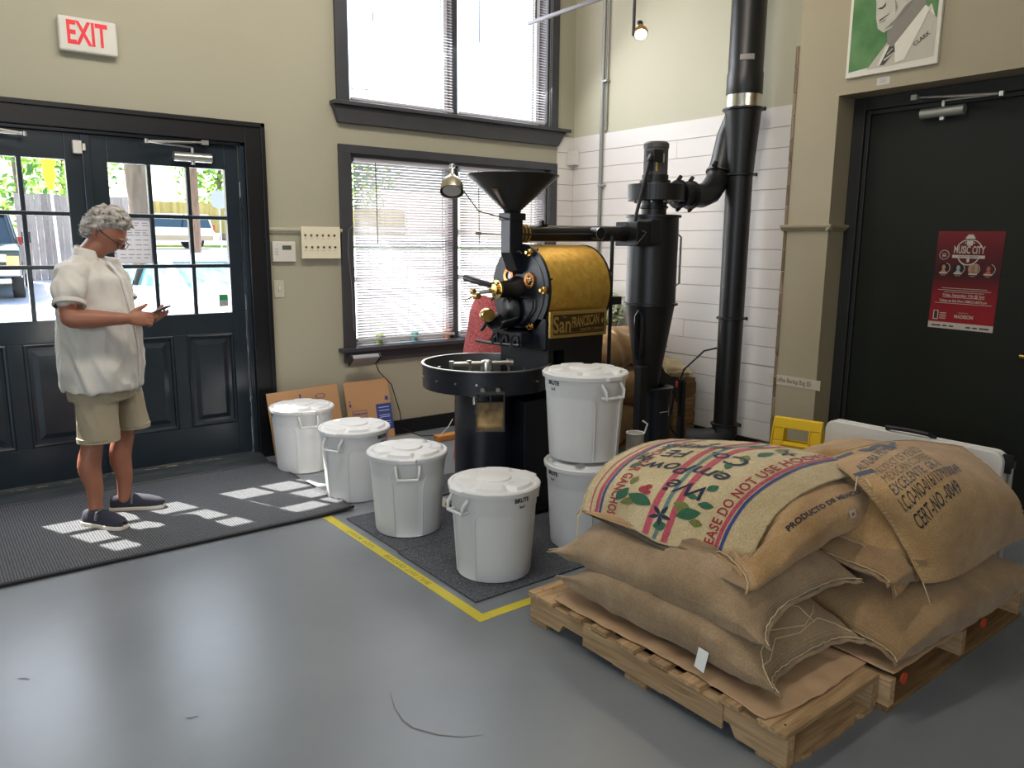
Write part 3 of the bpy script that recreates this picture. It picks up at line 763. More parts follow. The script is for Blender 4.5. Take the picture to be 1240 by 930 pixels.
# bean door with curved brass counterweight
dp = on_plate(-120, .13); dp = V((RX0-.03, RY+.055, RZ-.12))
def arcp(r, a, dx=0): return dp+V((dx, r*math.cos(a), r*math.sin(a)))
m = MB(); m.lathe([(0, 0), (.088, 0), (.09, .014), (.078, .022), (0, .03)], dp, (-1, 0, 0), 36); dr_ = m.build('bean_door', blk, ro, smooth=True)
m = MB(); m.grid(14, 6, lambda u, v: dp+V((-.02-.11*v, .105*math.cos(PI*(1.02+u*.9))*(1-.25*v), .075*math.sin(PI*(1.02+u*.9))*(1-.2*v)-.02-.03*v)))
m.build('discharge_spout', navy, ro, smooth=True, solid=.005)
m = MB(); m.grid(12, 5, lambda u, v: dp+V((-.015-.05*v, .03+.09*math.cos(PI*(.1+u*.8)), .06+.05*math.sin(PI*(.1+u*.8))-.03*v)))
m.build('door_hood', mat('door_hood', rgb(44, 36, 38), rough=.35), ro, smooth=True, solid=.005)
c = dp+V((-.12, .075, -.03)); m = MB().lathe([(0, -.03), (.036, -.03), (.04, -.022), (.04, .022), (.036, .03), (0, .03)], c, (.35, 1, 0), 26); m.build('counterweight', brass, ro, smooth=True)
MB().tube([c+V((0, .0, -.03)), c+V((-.01, .02, -.07)), c+V((-.02, .035, -.09))], .01, 10).build('door_lever', blk, ro, smooth=True)
rb = MB(); rb.tube([V((RX0-.03, RY+.16, RZ-.04)), V((RX0-.035, RY-.12, RZ-.04)), V((RX0-.035, RY-.145, RZ-.055)), V((RX0-.035, RY-.14, RZ-.10)), V((RX0-.032, RY-.08, RZ-.17)), V((RX0-.03, RY-.02, RZ-.2))], .006, 8)
rb.build('linkage_rod', blk, ro, smooth=True)
# feed chute and funnel hopper
cx, cy = RX0-.075, RY+.055
HX, HY = cx+.012, cy-.04
m = MB()
m.prism([(-.045, 1.66), (.045, 1.66), (.045, 1.40), (.045, 1.33), (-.0, 1.40), (-.045, 1.46)][::1], lambda x, z: (HX+x, HY-.04, z), lambda x, z: (HX+x, HY+.045, z))
m.build('feed_chute', navy, ro, bevel=.003)
m = MB(); m.prism([(-.045, 1.46), (.07, 1.37), (.07, 1.33), (.0, 1.36)], lambda x, z: (HX+x, HY-.05, z), lambda x, z: (HX+x, HY+.05, z)); m.build('chute_foot', navy, ro, bevel=.003)
MB().box((HX-.055, HY-.055, 1.635), (HX+.055, HY+.055, 1.675)).build('chute_collar', navy, ro, bevel=.004)
m = MB(); m.lathe([(.045, 1.67), (.05, 1.69), (.255, 1.872), (.258, 1.876), (.250, 1.874), (.045, 1.692), (.04, 1.67)], (HX, HY, 0), (0, 0, 1), 64, closed=True); hp = m.build('hopper', blk, ro, smooth=True)
MB().tube([V((HX+.255*math.cos(a*PI/24), HY+.255*math.sin(a*PI/24), 1.876)) for a in range(49)], .004, 6, caps=False).build('hopper_rim', blk, hp, smooth=True)
# sight window on the cone
def cone(a, h, off=0):
    r = .05+(.255-.05)*(h-1.69)/.182+off; return V((HX+r*math.cos(a), HY+r*math.sin(a), h-off*.7))
a0 = math.radians(-160)
m = MB(); vs = [cone(a0-.10+.2*i, h, .006) for i, h in ((0, 1.715), (1, 1.715), (1, 1.80), (0, 1.80))]; vs2 = [cone(a0-.10+.2*i, h, -.004) for i, h in ((0, 1.715), (1, 1.715), (1, 1.80), (0, 1.80))]
m.add(vs+vs2, [(0, 1, 2, 3), (4, 5, 6, 7), (0, 1, 5, 4), (1, 2, 6, 5), (2, 3, 7, 6), (3, 0, 4, 7)]); w = m.build('hopper_window_frame', mat('bronze_frame', rgb(140, 110, 80), rough=.35, metal=.7), hp)
m = MB(); m.add([cone(a0-.055+.11*i, h, .008) for i, h in ((0, 1.73), (1, 1.73), (1, 1.788), (0, 1.788))], [(0, 1, 2, 3)]); m.build('hopper_window', mat('grey_sight', rgb(170, 165, 160), rough=.2), hp)
MB().tube([V((HX-.03, HY+.05, 1.56)), V((HX-.10, HY+.16, 1.565))], .006, 8).cyl((HX-.10, HY+.16, 1.565), (HX-.115, HY+.185, 1.566), .011, n=10).build('slide_rod', steel, ro, smooth=True)
MB().tube([V((RX0-.05, RY-.06, 1.455)), V((RX0-.055, RY-.035, 1.468)), V((RX0-.06, RY-.01, 1.455)), V((RX0-.06, RY-.01, 1.385)), V((RX0-.04, RY-.03, 1.36))], .006, 8).build('sensor_tube', steel, ro, smooth=True)
# exhaust duct to the cyclone
CX, CY = 3.90, 3.52
m = MB(); m.cyl((HX+.045, RY+.03, 1.565), (CX-.28, CY-.05, 1.575), .047, n=28); m.build('exhaust_duct', blk, ro, smooth=True)
for x in (HX+.055, HX+.08, HX+.105):
    m = MB().lathe([(.047, -.006), (.053, -.003), (.053, .003), (.047, .006)], (x, RY+.03, 1.565), (1, 0, 0), 28); m.build('duct_clamp', goldp, ro, smooth=True)
MB().cyl((CX-.62, RY-.01, 1.575), (CX-.62, RY-.075, 1.572), .036, n=24).build('duct_port', blk, ro, smooth=True)
m = MB().lathe([(.034, .0), (.037, .0), (.037, .004), (.034, .004)], (CX-.62, RY-.078, 1.572), (0, 1, 0), 24, closed=True); m.build('port_ring', steel, ro, smooth=True)
MB().cyl((HX+.04, RY-.02, 1.56), (CX-.62, RY-.045, 1.567), .006, n=8).build('control_rod', blk, ro)
MB().box((HX+.20, RY-.0, 1.61), (HX+.22, RY+.02, 1.64)).box((HX+.215, RY, 1.61), (HX+.25, RY+.02, 1.62)).build('damper_tab', blk, ro)
# body below the drum
m = MB(); m.box((RX0-.018, RY-.235, .93), (RX0+.02, RY+.235, 1.10))
m.build('front_apron', navy, ro, bevel=.004)
nx0, nx1, nz0, nz1, ny = 2.735, 3.165, .995, 1.142, 3.19
MB().box((nx0+.005, ny+.012, .925), (nx1-.01, ny+.05, 1.07)).build('side_panel', blk, ro, bevel=.003).data
sp = MB(); sp.box((nx0+.0, ny+.05, .92), (nx1, RY+.24, 1.05)); sp.build('drum_cradle', blk, ro)
# side opening (a notch in the near leg) is shaped from separate posts
npl = MB(); npl.box((nx0, ny-.004, nz0), (nx1, ny+.012, nz1)); plate = npl.build('name_plate', goldp, ro, bevel=.002); tag(plate, 'brass name plate with raised lettering')
MB().box((nx0+.022, ny-.0055, nz0+.018), (nx1-.022, ny-.0035, nz1-.018)).build('name_plate_ground', bronze, plate)
m = MB()
F = frame_fn(((nx0+nx1)/2, ny-.0075, (nz0+nz1)/2), (1, 0, 0), (0, 0, 1))
def arch(k, base, w=.36):
    return lambda x, y: F(x, y*(1+k*abs(x)/w)+base+.05*x)
vs, fs = text2d('San', .125, bold=.002); sheet(m, [(x*.78-.130, y-.004) for x, y in vs], fs, F)
vs, fs = text2d('FRANCISCAN', .060, bold=.0018, space=.95); sheet(m, [(x*.60+.046, y*1.35+.012+.04*x) for x, y in vs], fs, F)
vs, fs = text2d('The', .022); sheet(m, [(x-.115, y+.043) for x, y in vs], fs, F)
vs, fs = text2d('ROASTER COMPANY', .019, bold=.0003); sheet(m, [(x+.095, y-.034) for x, y in vs], fs, F)
vs, fs = poly2d((.165, .01), (.177, .03), (.189, .01), (.177, -.01)); sheet(m, vs, fs, F)
vs, fs = rect2d(-.19, -.047, .19, -.0455); sheet(m, vs, fs, F)
m.build('lettering', goldp, plate)
for x in (nx0+.012, nx1-.012): MB().cyl((x, ny-.007, 1.068), (x, ny-.002, 1.068), .0035, n=8).build('screw', blk, plate)
# legs and lower cabinet (bridge: tall black body with a notch)
ro_leg = MB(); ro_leg.box((2.866, ny+.02, .62), (3.16, RY+.2, .95)); ro_leg.build('stand', blk, ro, bevel=.003)
MB().box((2.745, ny+.02, .62), (2.785, RY+.2, .95)).build('stand_post', blk, ro, bevel=.003)
for nm in ('side_panel',):
    o = bpy.data.objects.get(nm)
    bm = bmesh.new(); bm.from_mesh(o.data); bm.free()
cab = MB(); cab.box((2.56, 3.18, .02), (3.16, 3.78, .665)); cab.build('cabinet', blkd, ro, bevel=.006)
for x, y in ((2.6, 3.22), (3.1, 3.22), (2.6, 3.74), (3.1, 3.74)): MB().box((x-.025, y-.025, 0), (x+.025, y+.025, .02)).build('foot', blk, ro)
# valve linkage below the front plate
m = MB(); z = .955; yb = RY; RX0b = RX0; RX0 = RX0-.055
m.tube([V((RX0-.09, yb+.25, z-.01)), V((RX0-.07, yb+.13, z-.015)), V((RX0-.07, yb-.14, z+.0))], .009, 8)
for k in (.1, .02, -.08):
    m.tube([V((RX0-.07, yb+k+.035, z)), V((RX0-.06, yb+k+.01, z+.045)), V((RX0-.05, yb+k-.01, z+.045)), V((RX0-.06, yb+k-.03, z))], .006, 6)
    m.cyl((RX0-.07, yb+k+.0, z-.02), (RX0-.07, yb+k, z+.02), .014, n=10)
m.build('burner_linkage', blk, ro, smooth=True); RX0 = RX0b
MB().box((RX0-.10, RY-.12, .955), (RX0-.018, RY+.15, 1.02)).build('burner_box', navy, ro, bevel=.004)
# electric box behind the drum
MB().box((RX1+.10, RY-.12, 1.20), (RX1+.145, RY-.02, 1.36)).build('switch_box', blk, ro, bevel=.003)
m = MB()
for i, z in enumerate((1.24, 1.29, 1.34)): m.box((RX1+.106, RY-.124, z-.02), (RX1+.135, RY-.12, z+.005))
m.build('switch_label', mat('grey_label', rgb(110, 112, 116), rough=.5), ro)
MB().box((RX1+.02, RY-.14, 1.15), (RX1+.21, RY-.04, 1.198)).build('bracket_shelf', blk, ro)
MB().cyl((RX1+.165, RY-.09, .0), (RX1+.165, RY-.09, 1.56), .012, n=12).build('support_rod', blk, ro)

# cooling tray
TX, TY, TZ, TR = 2.497, 3.45, .857, .358
m = MB(); m.lathe([(TR-.006, TZ-.125), (TR-.006, TZ-.13), (TR, TZ-.13), (TR, TZ-.012), (TR+.006, TZ-.01), (TR+.006, TZ), (TR-.008, TZ), (TR-.008, TZ-.125)], (TX, TY, 0), (0, 0, 1), 80, closed=True)
tw = m.build('tray_wall', navy, ro, smooth=True)
MB().lathe([(TR+.0062, TZ-.004), (TR+.0062, TZ+.0012), (TR-.0082, TZ+.0012), (TR-.0082, TZ-.004)], (TX, TY, 0), (0, 0, 1), 80, closed=True).build('tray_rim', steel, ro, smooth=True)
MB().lathe([(TR-.0085, TZ-.11), (TR-.0085, TZ-.006), (TR-.0095, TZ-.006), (TR-.0095, TZ-.11)], (TX, TY, 0), (0, 0, 1), 80, closed=True).build('tray_lining', tray_in, ro, smooth=True)
MB().lathe([(0, TZ-.13), (TR-.01, TZ-.13), (TR-.01, TZ-.108), (0, TZ-.108)], (TX, TY, 0), (0, 0, 1), 64).build('sieve_floor', mat('perforated_steel', rgb(88, 84, 80), rough=.5, metal=.6), ro)
for a in (188, 208, 226, 282, 304, 330, 160):
    a = math.radians(a); p = V((TX+TR*math.cos(a), TY+TR*math.sin(a), TZ-.068)); d = V((math.cos(a), math.sin(a), 0))
    MB().cyl(p, p+d*.012, .006, n=10).build('bolt', steel, ro)
m = MB().lathe([(.035, TZ-.108), (.035, TZ-.01), (.03, TZ+.006), (.012, TZ+.012), (0, TZ+.012)], (TX, TY, 0), (0, 0, 1), 28); m.build('stirrer_hub', steel, ro, smooth=True)
av = V((.93, -.36, 0)); av.normalize(); pv = V((-av.y, av.x, 0)); c = V((TX, TY, TZ-.008))
m = MB().cyl(c-av*.20, c+av*.135, .013, n=16)
for s in (-.20, -.1, .13): m.cyl(c+av*s-V((0, 0, .02)), c+av*s+V((0, 0, .018)), .014, n=14)
m.cyl(c+av*.12, c+av*.15, .024, n=18)
m.build('stirrer_arm', steel, ro, smooth=True)
m = MB()
for s, k in ((-.20, .1), (-.1, .06), (.13, .07)):
    q = c+av*s; m.cyl(q, q-V((0, 0, .085)), .007, n=8); m.tube([q-V((0, 0, .07)), q-V((0, 0, .075))+pv*k-av*.05], .006, 6)
m.box(c-av*.28-V((.03, .004, .09)), c-av*.28+V((.03, .004, -.06)))
m.build('stirrer_paddles', steel, ro, smooth=True)
m = MB().cyl(c+av*.22-V((0, 0, .09)), c+av*.22-V((0, 0, .03)), .004, n=8).cyl(c-av*.27+pv*.0-V((0, 0, .08)), c-av*.27+V((0, 0, -.01)), .009, n=8); m.build('stirrer_pin', steel, ro)
# pedestal, outlet door
m = MB().lathe([(.176, .025), (.176, .728)], (TX-.005, TY+.0, 0), (0, 0, 1), 56); m.build('pedestal', navy, ro, smooth=True)
MB().box((TX-.17, TY-.17, 0), (TX+.17, TY+.17, .024)).build('pedestal_base', blk, ro)
ca = math.radians(237); cd = V((math.cos(ca), math.sin(ca), 0)); cs = V((-cd.y, cd.x, 0)); oc = V((TX, TY, 0))+cd*(TR+.004)
def ob(s0, s1, d0, d1, z0, z1):
    vs = [oc+cs*s+cd*d+V((0, 0, z)) for z in (z0, z1) for s, d in ((s0, d0), (s1, d0), (s1, d1), (s0, d1))]
    return vs, [(0, 3, 2, 1), (4, 5, 6, 7), (0, 1, 5, 4), (1, 2, 6, 5), (2, 3, 7, 6), (3, 0, 4, 7)]
w = .074
m = MB(); m.add(*ob(-w, -w+.006, -.005, .03, .555, .745)); m.add(*ob(w-.006, w, -.005, .03, .555, .745)); m.add(*ob(-w, w, -.005, .034, .745, .757)); m.add(*ob(-w, w, -.03, .03, .549, .555)); m.add(*ob(-w+.006, w-.006, .018, .026, .70, .705)); m.add(*ob(-.003, .003, .018, .026, .68, .745))
oc_ = m.build('outlet_frame', mat('dark_steel_frame', rgb(78, 76, 74), rough=.35, metal=.6), ro)
m = MB(); m.add(*ob(-w+.006, w-.006, -.03, -.012, .555, .698)); m.build('outlet_chute', mat('worn_steel_chute', rgb(214, 180, 128), rough=.28, metal=.8, col2=rgb(96, 84, 70), vscale=9), ro)
for s in (-.04, .04):
    p = oc+cs*s+V((0, 0, .765)); MB().cyl(p, p+cd*.02, .012, n=12).build('hinge_knuckle', steel, ro, smooth=True)
p = V((TX-.155, TY-.10, .70)); MB().tube([p+V((-.03, -.005, 0)), p+V((.0, -.04, .0))], .008, 10).tube([p+V((-.015, -.02, 0)), p+V((-.015, -.025, -.045))], [.007, .009], 10).build('drain_cock', steel, ro, smooth=True)

# work lamp on its gooseneck
t = thing('work_lamp', 'small brushed metal work lamp on thin arm beside the funnel hopper', 'lamp', (2.30, 3.5, 1.82))
c = V((2.318, 3.52, 1.80)); ax = V((-.30, -.42, -.85)).normalized()
m = MB().lathe([(.018, -.075), (.024, -.062), (.045, -.045), (.060, -.01), (.064, .03), (.061, .03), (.056, -.008), (.04, -.038), (.0, -.05)], c, ax, 32); m.build('shade', mat('brushed_nickel', rgb(176, 168, 146), rough=.3, metal=.9), t, smooth=True)
MB().lathe([(0, .012), (.03, .012), (.05, .02), (.048, .024), (0, .024)], c, ax, 24).build('reflector_bulb', mat('frosted_bulb', rgb(200, 196, 190), rough=.3), t, smooth=True)
MB().cyl(c-ax*.075, c-ax*.115, .012, n=12).lathe([(0, 0), (.016, .004), (.016, .02), (0, .024)], c-ax*.12, (0, 0, 1), 14).build('socket', steel, t, smooth=True)
MB().tube([c-ax*.11, c-ax*.12+V((.03, 0, .0)), c+V((.06, 0, -.0)), c+V((.16, -.02, -.12)), V((HX-.03, HY-.04, 1.635))], .0035, 6).build('arm', blk, t, smooth=True)
# copper probe behind
# ------------------------------------------------------------------ chaff cyclone with blower
cy_ = thing('chaff_cyclone', 'tall black cyclone column with a blower motor on top, right of roaster', 'cyclone', (CX, CY, 0))
m = MB().lathe([(.165, 1.12), (.165, 1.69), (.15, 1.70)], (CX, CY, 0), (0, 0, 1), 56); m.build('barrel', blk, cy_, smooth=True)
MB().lathe([(.165, 1.685), (.18, 1.685), (.18, 1.70), (.0, 1.70)], (CX, CY, 0), (0, 0, 1), 56).build('lid_flange', blk, cy_, smooth=True)
MB().lathe([(.165, 1.112), (.182, 1.115), (.182, 1.128), (.165, 1.131)], (CX, CY, 0), (0, 0, 1), 56).build('middle_flange', blk, cy_, smooth=True)
m = MB().lathe([(.075, .56), (.162, 1.112)], (CX, CY, 0), (0, 0, 1), 56); m.build('cone', blk, cy_, smooth=True)
MB().lathe([(.082, 1.70), (.082, 1.74), (.092, 1.745), (.092, 1.755), (.082, 1.76), (.082, 1.80)], (CX, CY, 0), (0, 0, 1), 40).build('neck', blk, cy_, smooth=True)
# volute housing
m = MB(); n = 48
def vr(a): return .155+.045*(a/(2*PI))
poly = [(vr(2*PI*i/n)*math.cos(2*PI*i/n-.3), vr(2*PI*i/n)*math.sin(2*PI*i/n-.3)) for i in range(n)]
m.prism(poly, lambda x, y: (CX+x, CY+y, 1.79), lambda x, y: (CX+x, CY+y, 1.895)); m.build('fan_housing', blk, cy_, bevel=.004)
for k in range(10):
    a = k*PI/5; p = V((CX+.13*math.cos(a), CY+.13*math.sin(a), 1.778)); MB().cyl(p, p+V((0, 0, .014)), .007, n=8).build('bolt', steel, cy_)
m = MB().lathe([(.1, 1.895), (.1, 1.92), (.085, 1.925), (.085, 1.955), (.0, 1.955)], (CX, CY, 0), (0, 0, 1), 36); m.build('motor_mount', blk, cy_, smooth=True)
dgrey = mat('motor_grey', rgb(70, 68, 66), rough=.4)
m = MB().lathe([(.078, 1.955), (.078, 2.12), (.082, 2.125), (.082, 2.15), (.07, 2.162), (0, 2.165)], (CX, CY, 0), (0, 0, 1), 40); mo = m.build('motor', dgrey, cy_, smooth=True)
MB().box((CX-.115, CY-.09, 2.03), (CX-.03, CY-.02, 2.105)).cyl((CX-.13, CY-.06, 2.03), (CX-.105, CY-.06, 2.07), .018, n=12).build('terminal_box', blk, cy_, bevel=.004)
def wrap(a0, a1, z0, z1, r, nm, mm, par):
    m = MB(); m.grid(10, 2, lambda u, v: (CX+r*math.cos(a0+(a1-a0)*u), CY+r*math.sin(a0+(a1-a0)*u), z0+(z1-z0)*v)); return m.build(nm, mm, par, smooth=True)
va = math.atan2(-CY, -CX)
wrap(va+.12, va+.75, 2.03, 2.085, .0795, 'rating_plate', mat('rating_plate', rgb(170, 166, 160), rough=.4), mo)
wrap(va-.62, va-.05, 1.975, 2.025, .0795, 'black_label', blk, mo)
wrap(va+.0, va+.16, 1.975, 2.03, .0797, 'yellow_label', mat('yellow_label', rgb(214, 176, 50), rough=.5), mo)
cab_ = MB().tube([V((CX-.12, CY-.06, 2.04)), V((CX-.15, CY-.07, 1.98)), V((CX-.21, CY-.08, 1.82)), V((CX-.26, CY-.09, 1.7)), V((CX-.29, CY-.1, 1.6))], .011, 8); cab_.build('motor_cable', blk, cy_, smooth=True)
# inlet box
MB().box((CX-.32, CY-.16, 1.50), (CX-.17, CY+.03, 1.65)).build('inlet_box', blk, cy_, bevel=.006)
MB().box((CX-.20, CY-.17, 1.515), (CX-.1, CY-.05, 1.665)).build('inlet_flange', blk, cy_, bevel=.004)
m = MB().tube([V((CX-.32, CY-.07, 1.64)), V((CX-.26, CY-.18, 1.58)), V((CX-.32, CY-.16, 1.51))], .008, 8); m.build('latch', blk, cy_)
# side handle / sight tube on the cone
vv = V((-CX, -CY, 0)).normalized(); lv = V((vv.y, -vv.x, 0))
def lp_(z, s, d=.0): return V((CX, CY, z))+vv*(.09+.12*(z-.7)+d)+lv*(.07+s)
m = MB().tube([lp_(.76, .0), lp_(.80, .012, .01), lp_(.95, .018, .01), lp_(1.05, .016, .02), lp_(1.085, .0, .03), lp_(1.05, -.022, .03), lp_(.95, -.026, .03), lp_(.82, -.024, .03), lp_(.77, -.01, .02)], .013, 10); m.build('hose_loop', mat('glossy_black_hose', rgb(34, 35, 38), rough=.18), cy_, smooth=True)
m = MB().tube([V((CX+.128, CY-.10, 1.24)), V((CX+.148, CY-.115, 1.26)), V((CX+.148, CY-.115, 1.56)), V((CX+.128, CY-.10, 1.58))], .007, 8); m.build('grab_handle', steel, cy_, smooth=True)
# stand: ring plate, legs and arched brackets
m = MB().lathe([(.07, .548), (.13, .548), (.13, .56), (.07, .56)], (CX+.04, CY-.03, 0), (0, 0, 1), 36, closed=True); m.build('ring_plate', blk, cy_, smooth=True)
m = MB().lathe([(.0, .03), (.092, .03), (.095, .5), (.1, .505), (.1, .548), (0, .548)], (CX+.06, CY-.04, 0), (0, 0, 1), 40); m.build('chaff_bin', navy, cy_, smooth=True)
MB().box((CX-.18, CY-.11, 0), (CX-.12, CY-.05, .72)).build('stand_leg', blk, cy_, bevel=.002)
MB().box((CX+.36, CY-.012, 0), (CX+.40, CY+.028, .55)).build('stand_leg', blk, cy_, bevel=.002)
poly = [(.08, .55), (.42, .55), (.42, .565), (.36, .57), (.28, .59), (.2, .64), (.13, .74), (.1, .8), (.075, .8)]
m = MB().prism(poly, lambda x, z: (CX+x-.02, CY-.0, z), lambda x, z: (CX+x-.02, CY+.012, z)); m.build('gusset', blk, cy_)
poly = [(.1, .55), (.4, .55), (.4, .3), (.375, .3), (.36, .4), (.31, .47), (.24, .505), (.1, .515)]
m = MB().prism(poly, lambda x, z: (CX+x-.02, CY-.0, z), lambda x, z: (CX+x-.02, CY+.012, z)); m.build('arch_bracket', blk, cy_)
MB().tube([V((CX+.13, CY-.15, .56)), V((CX+.13, CY-.16, .50)), V((CX+.12, CY-.16, .46))], .008, 8).build('clamp_lever', blk, cy_)
MB().cyl((CX+.13, CY-.15, .565), (CX+.13, CY-.15, .60), .008, n=8).build('red_tip', mat('red_plastic', rgb(180, 40, 36), rough=.4), cy_)
MB().tube([V((CX-.02, CY-.14, .4)), V((CX+.06, CY-.15, .40)), V((CX+.06, CY-.15, .44)), V((CX+.06, CY-.15, .37))], .004, 6).build('bin_handle', steel, cy_)
# outlet elbow joining the exhaust stack
SX, SY = 4.60, 3.38
m = MB().cyl((CX+.15, CY-.05, 1.84), (CX+.30, CY-.06, 1.84), .068, n=32).tube([V((CX+.28, CY-.06, 1.838)), V((CX+.40, CY-.06, 1.84)), V((CX+.50, CY-.05, 1.87)), V((CX+.60, CY-.03, 1.95)), V((CX+.66, CY-.02, 2.08)), V((CX+.69, CY-.03, 2.25)), V((SX+.03, SY+.03, 2.5))], [.075, .08, .082, .082, .08, .076, .07], 28)
m.build('outlet_elbow', blk, cy_, smooth=True)
for x in (.17, .29):
    m = MB().lathe([(.075, -.008), (.095, -.006), (.095, .006), (.075, .008)], (CX+x, CY-.055, 1.84), (1, 0, .05), 32); m.cyl((CX+x-.012, CY-.06, 1.93), (CX+x+.012, CY-.06, 1.955), .014, n=8); m.cyl((CX+x-.012, CY-.06, 1.735), (CX+x+.012, CY-.06, 1.75), .012, n=8); m.build('pipe_clamp', blk, cy_, smooth=True)
m = MB().lathe([(.08, -.008), (.1, -.006), (.1, .006), (.08, .008)], (CX+.63, CY-.03, 2.0), (.45, .05, 1), 32); m.cyl((CX+.52, CY-.06, 2.045), (CX+.54, CY-.06, 2.07), .018, n=8); m.build('pipe_clamp', blk, cy_, smooth=True)

# ------------------------------------------------------------------ exhaust stack
st = thing('exhaust_stack', 'tall black exhaust pipe running up in front of the shiplap wall', 'pipe', (SX, SY, 0))
m = MB().lathe([(.083, .20), (.086, .85), (.088, 1.45), (.09, 1.99)], (SX, SY, 0), (0, 0, 1), 48); m.build('lower_pipe', blk, st, smooth=True)
m = MB().lathe([(.092, 1.99), (.122, 2.42)], (SX, SY, 0), (0, 0, 1), 48); m.build('tapered_pipe', blk, st, smooth=True)
m = MB().lathe([(.115, 2.5), (.12, 2.52), (.12, 2.65), (.115, 2.66), (.118, 4.58)], (SX, SY, 0), (0, 0, 1), 48); m.build('upper_pipe', blk, st, smooth=True)
m = MB().lathe([(.119, 2.43), (.119, 2.51)], (SX, SY, 0), (0, 0, 1), 48); m.build('foil_joint', mat('shiny_foil', rgb(220, 216, 206), rough=.22, metal=1.0, bump=.25, bscale=25), st, smooth=True)
for z, r in ((.225, .088), (1.0, .087), (1.99, .092), (2.42, .122)):
    m = MB().lathe([(r-.004, z-.012), (r+.016, z-.006), (r+.016, z+.006), (r-.004, z+.012)], (SX, SY, 0), (0, 0, 1), 48)
    a = va+1.35; p = V((SX+(r+.02)*math.cos(a), SY+(r+.02)*math.sin(a), z)); m.cyl(p-V((0, 0, .012)), p+V((0, 0, .012)), .008, n=8)
    m.build('pipe_clamp', blk, st, smooth=True)
wrapm = MB(); wrapm.grid(8, 2, lambda u, v: (SX+.1195*math.cos(va-.45+.8*u), SY+.1195*math.sin(va-.45+.8*u), 2.72+.035*v)); wrapm.build('pipe_label', mat('tape_label', rgb(150, 146, 138), rough=.5), st, smooth=True)
m = MB().tube([V((SX, SY, .23)), V((SX, SY, .17)), V((SX-.02, SY+.03, .115)), V((SX-.09, SY+.12, .09)), V((SX-.16, SY+.22, .088))], [.09, .095, .09, .086, .086], 28); m.build('base_elbow', mat('dull_black', rgb(36, 36, 37), rough=.6), st, smooth=True)
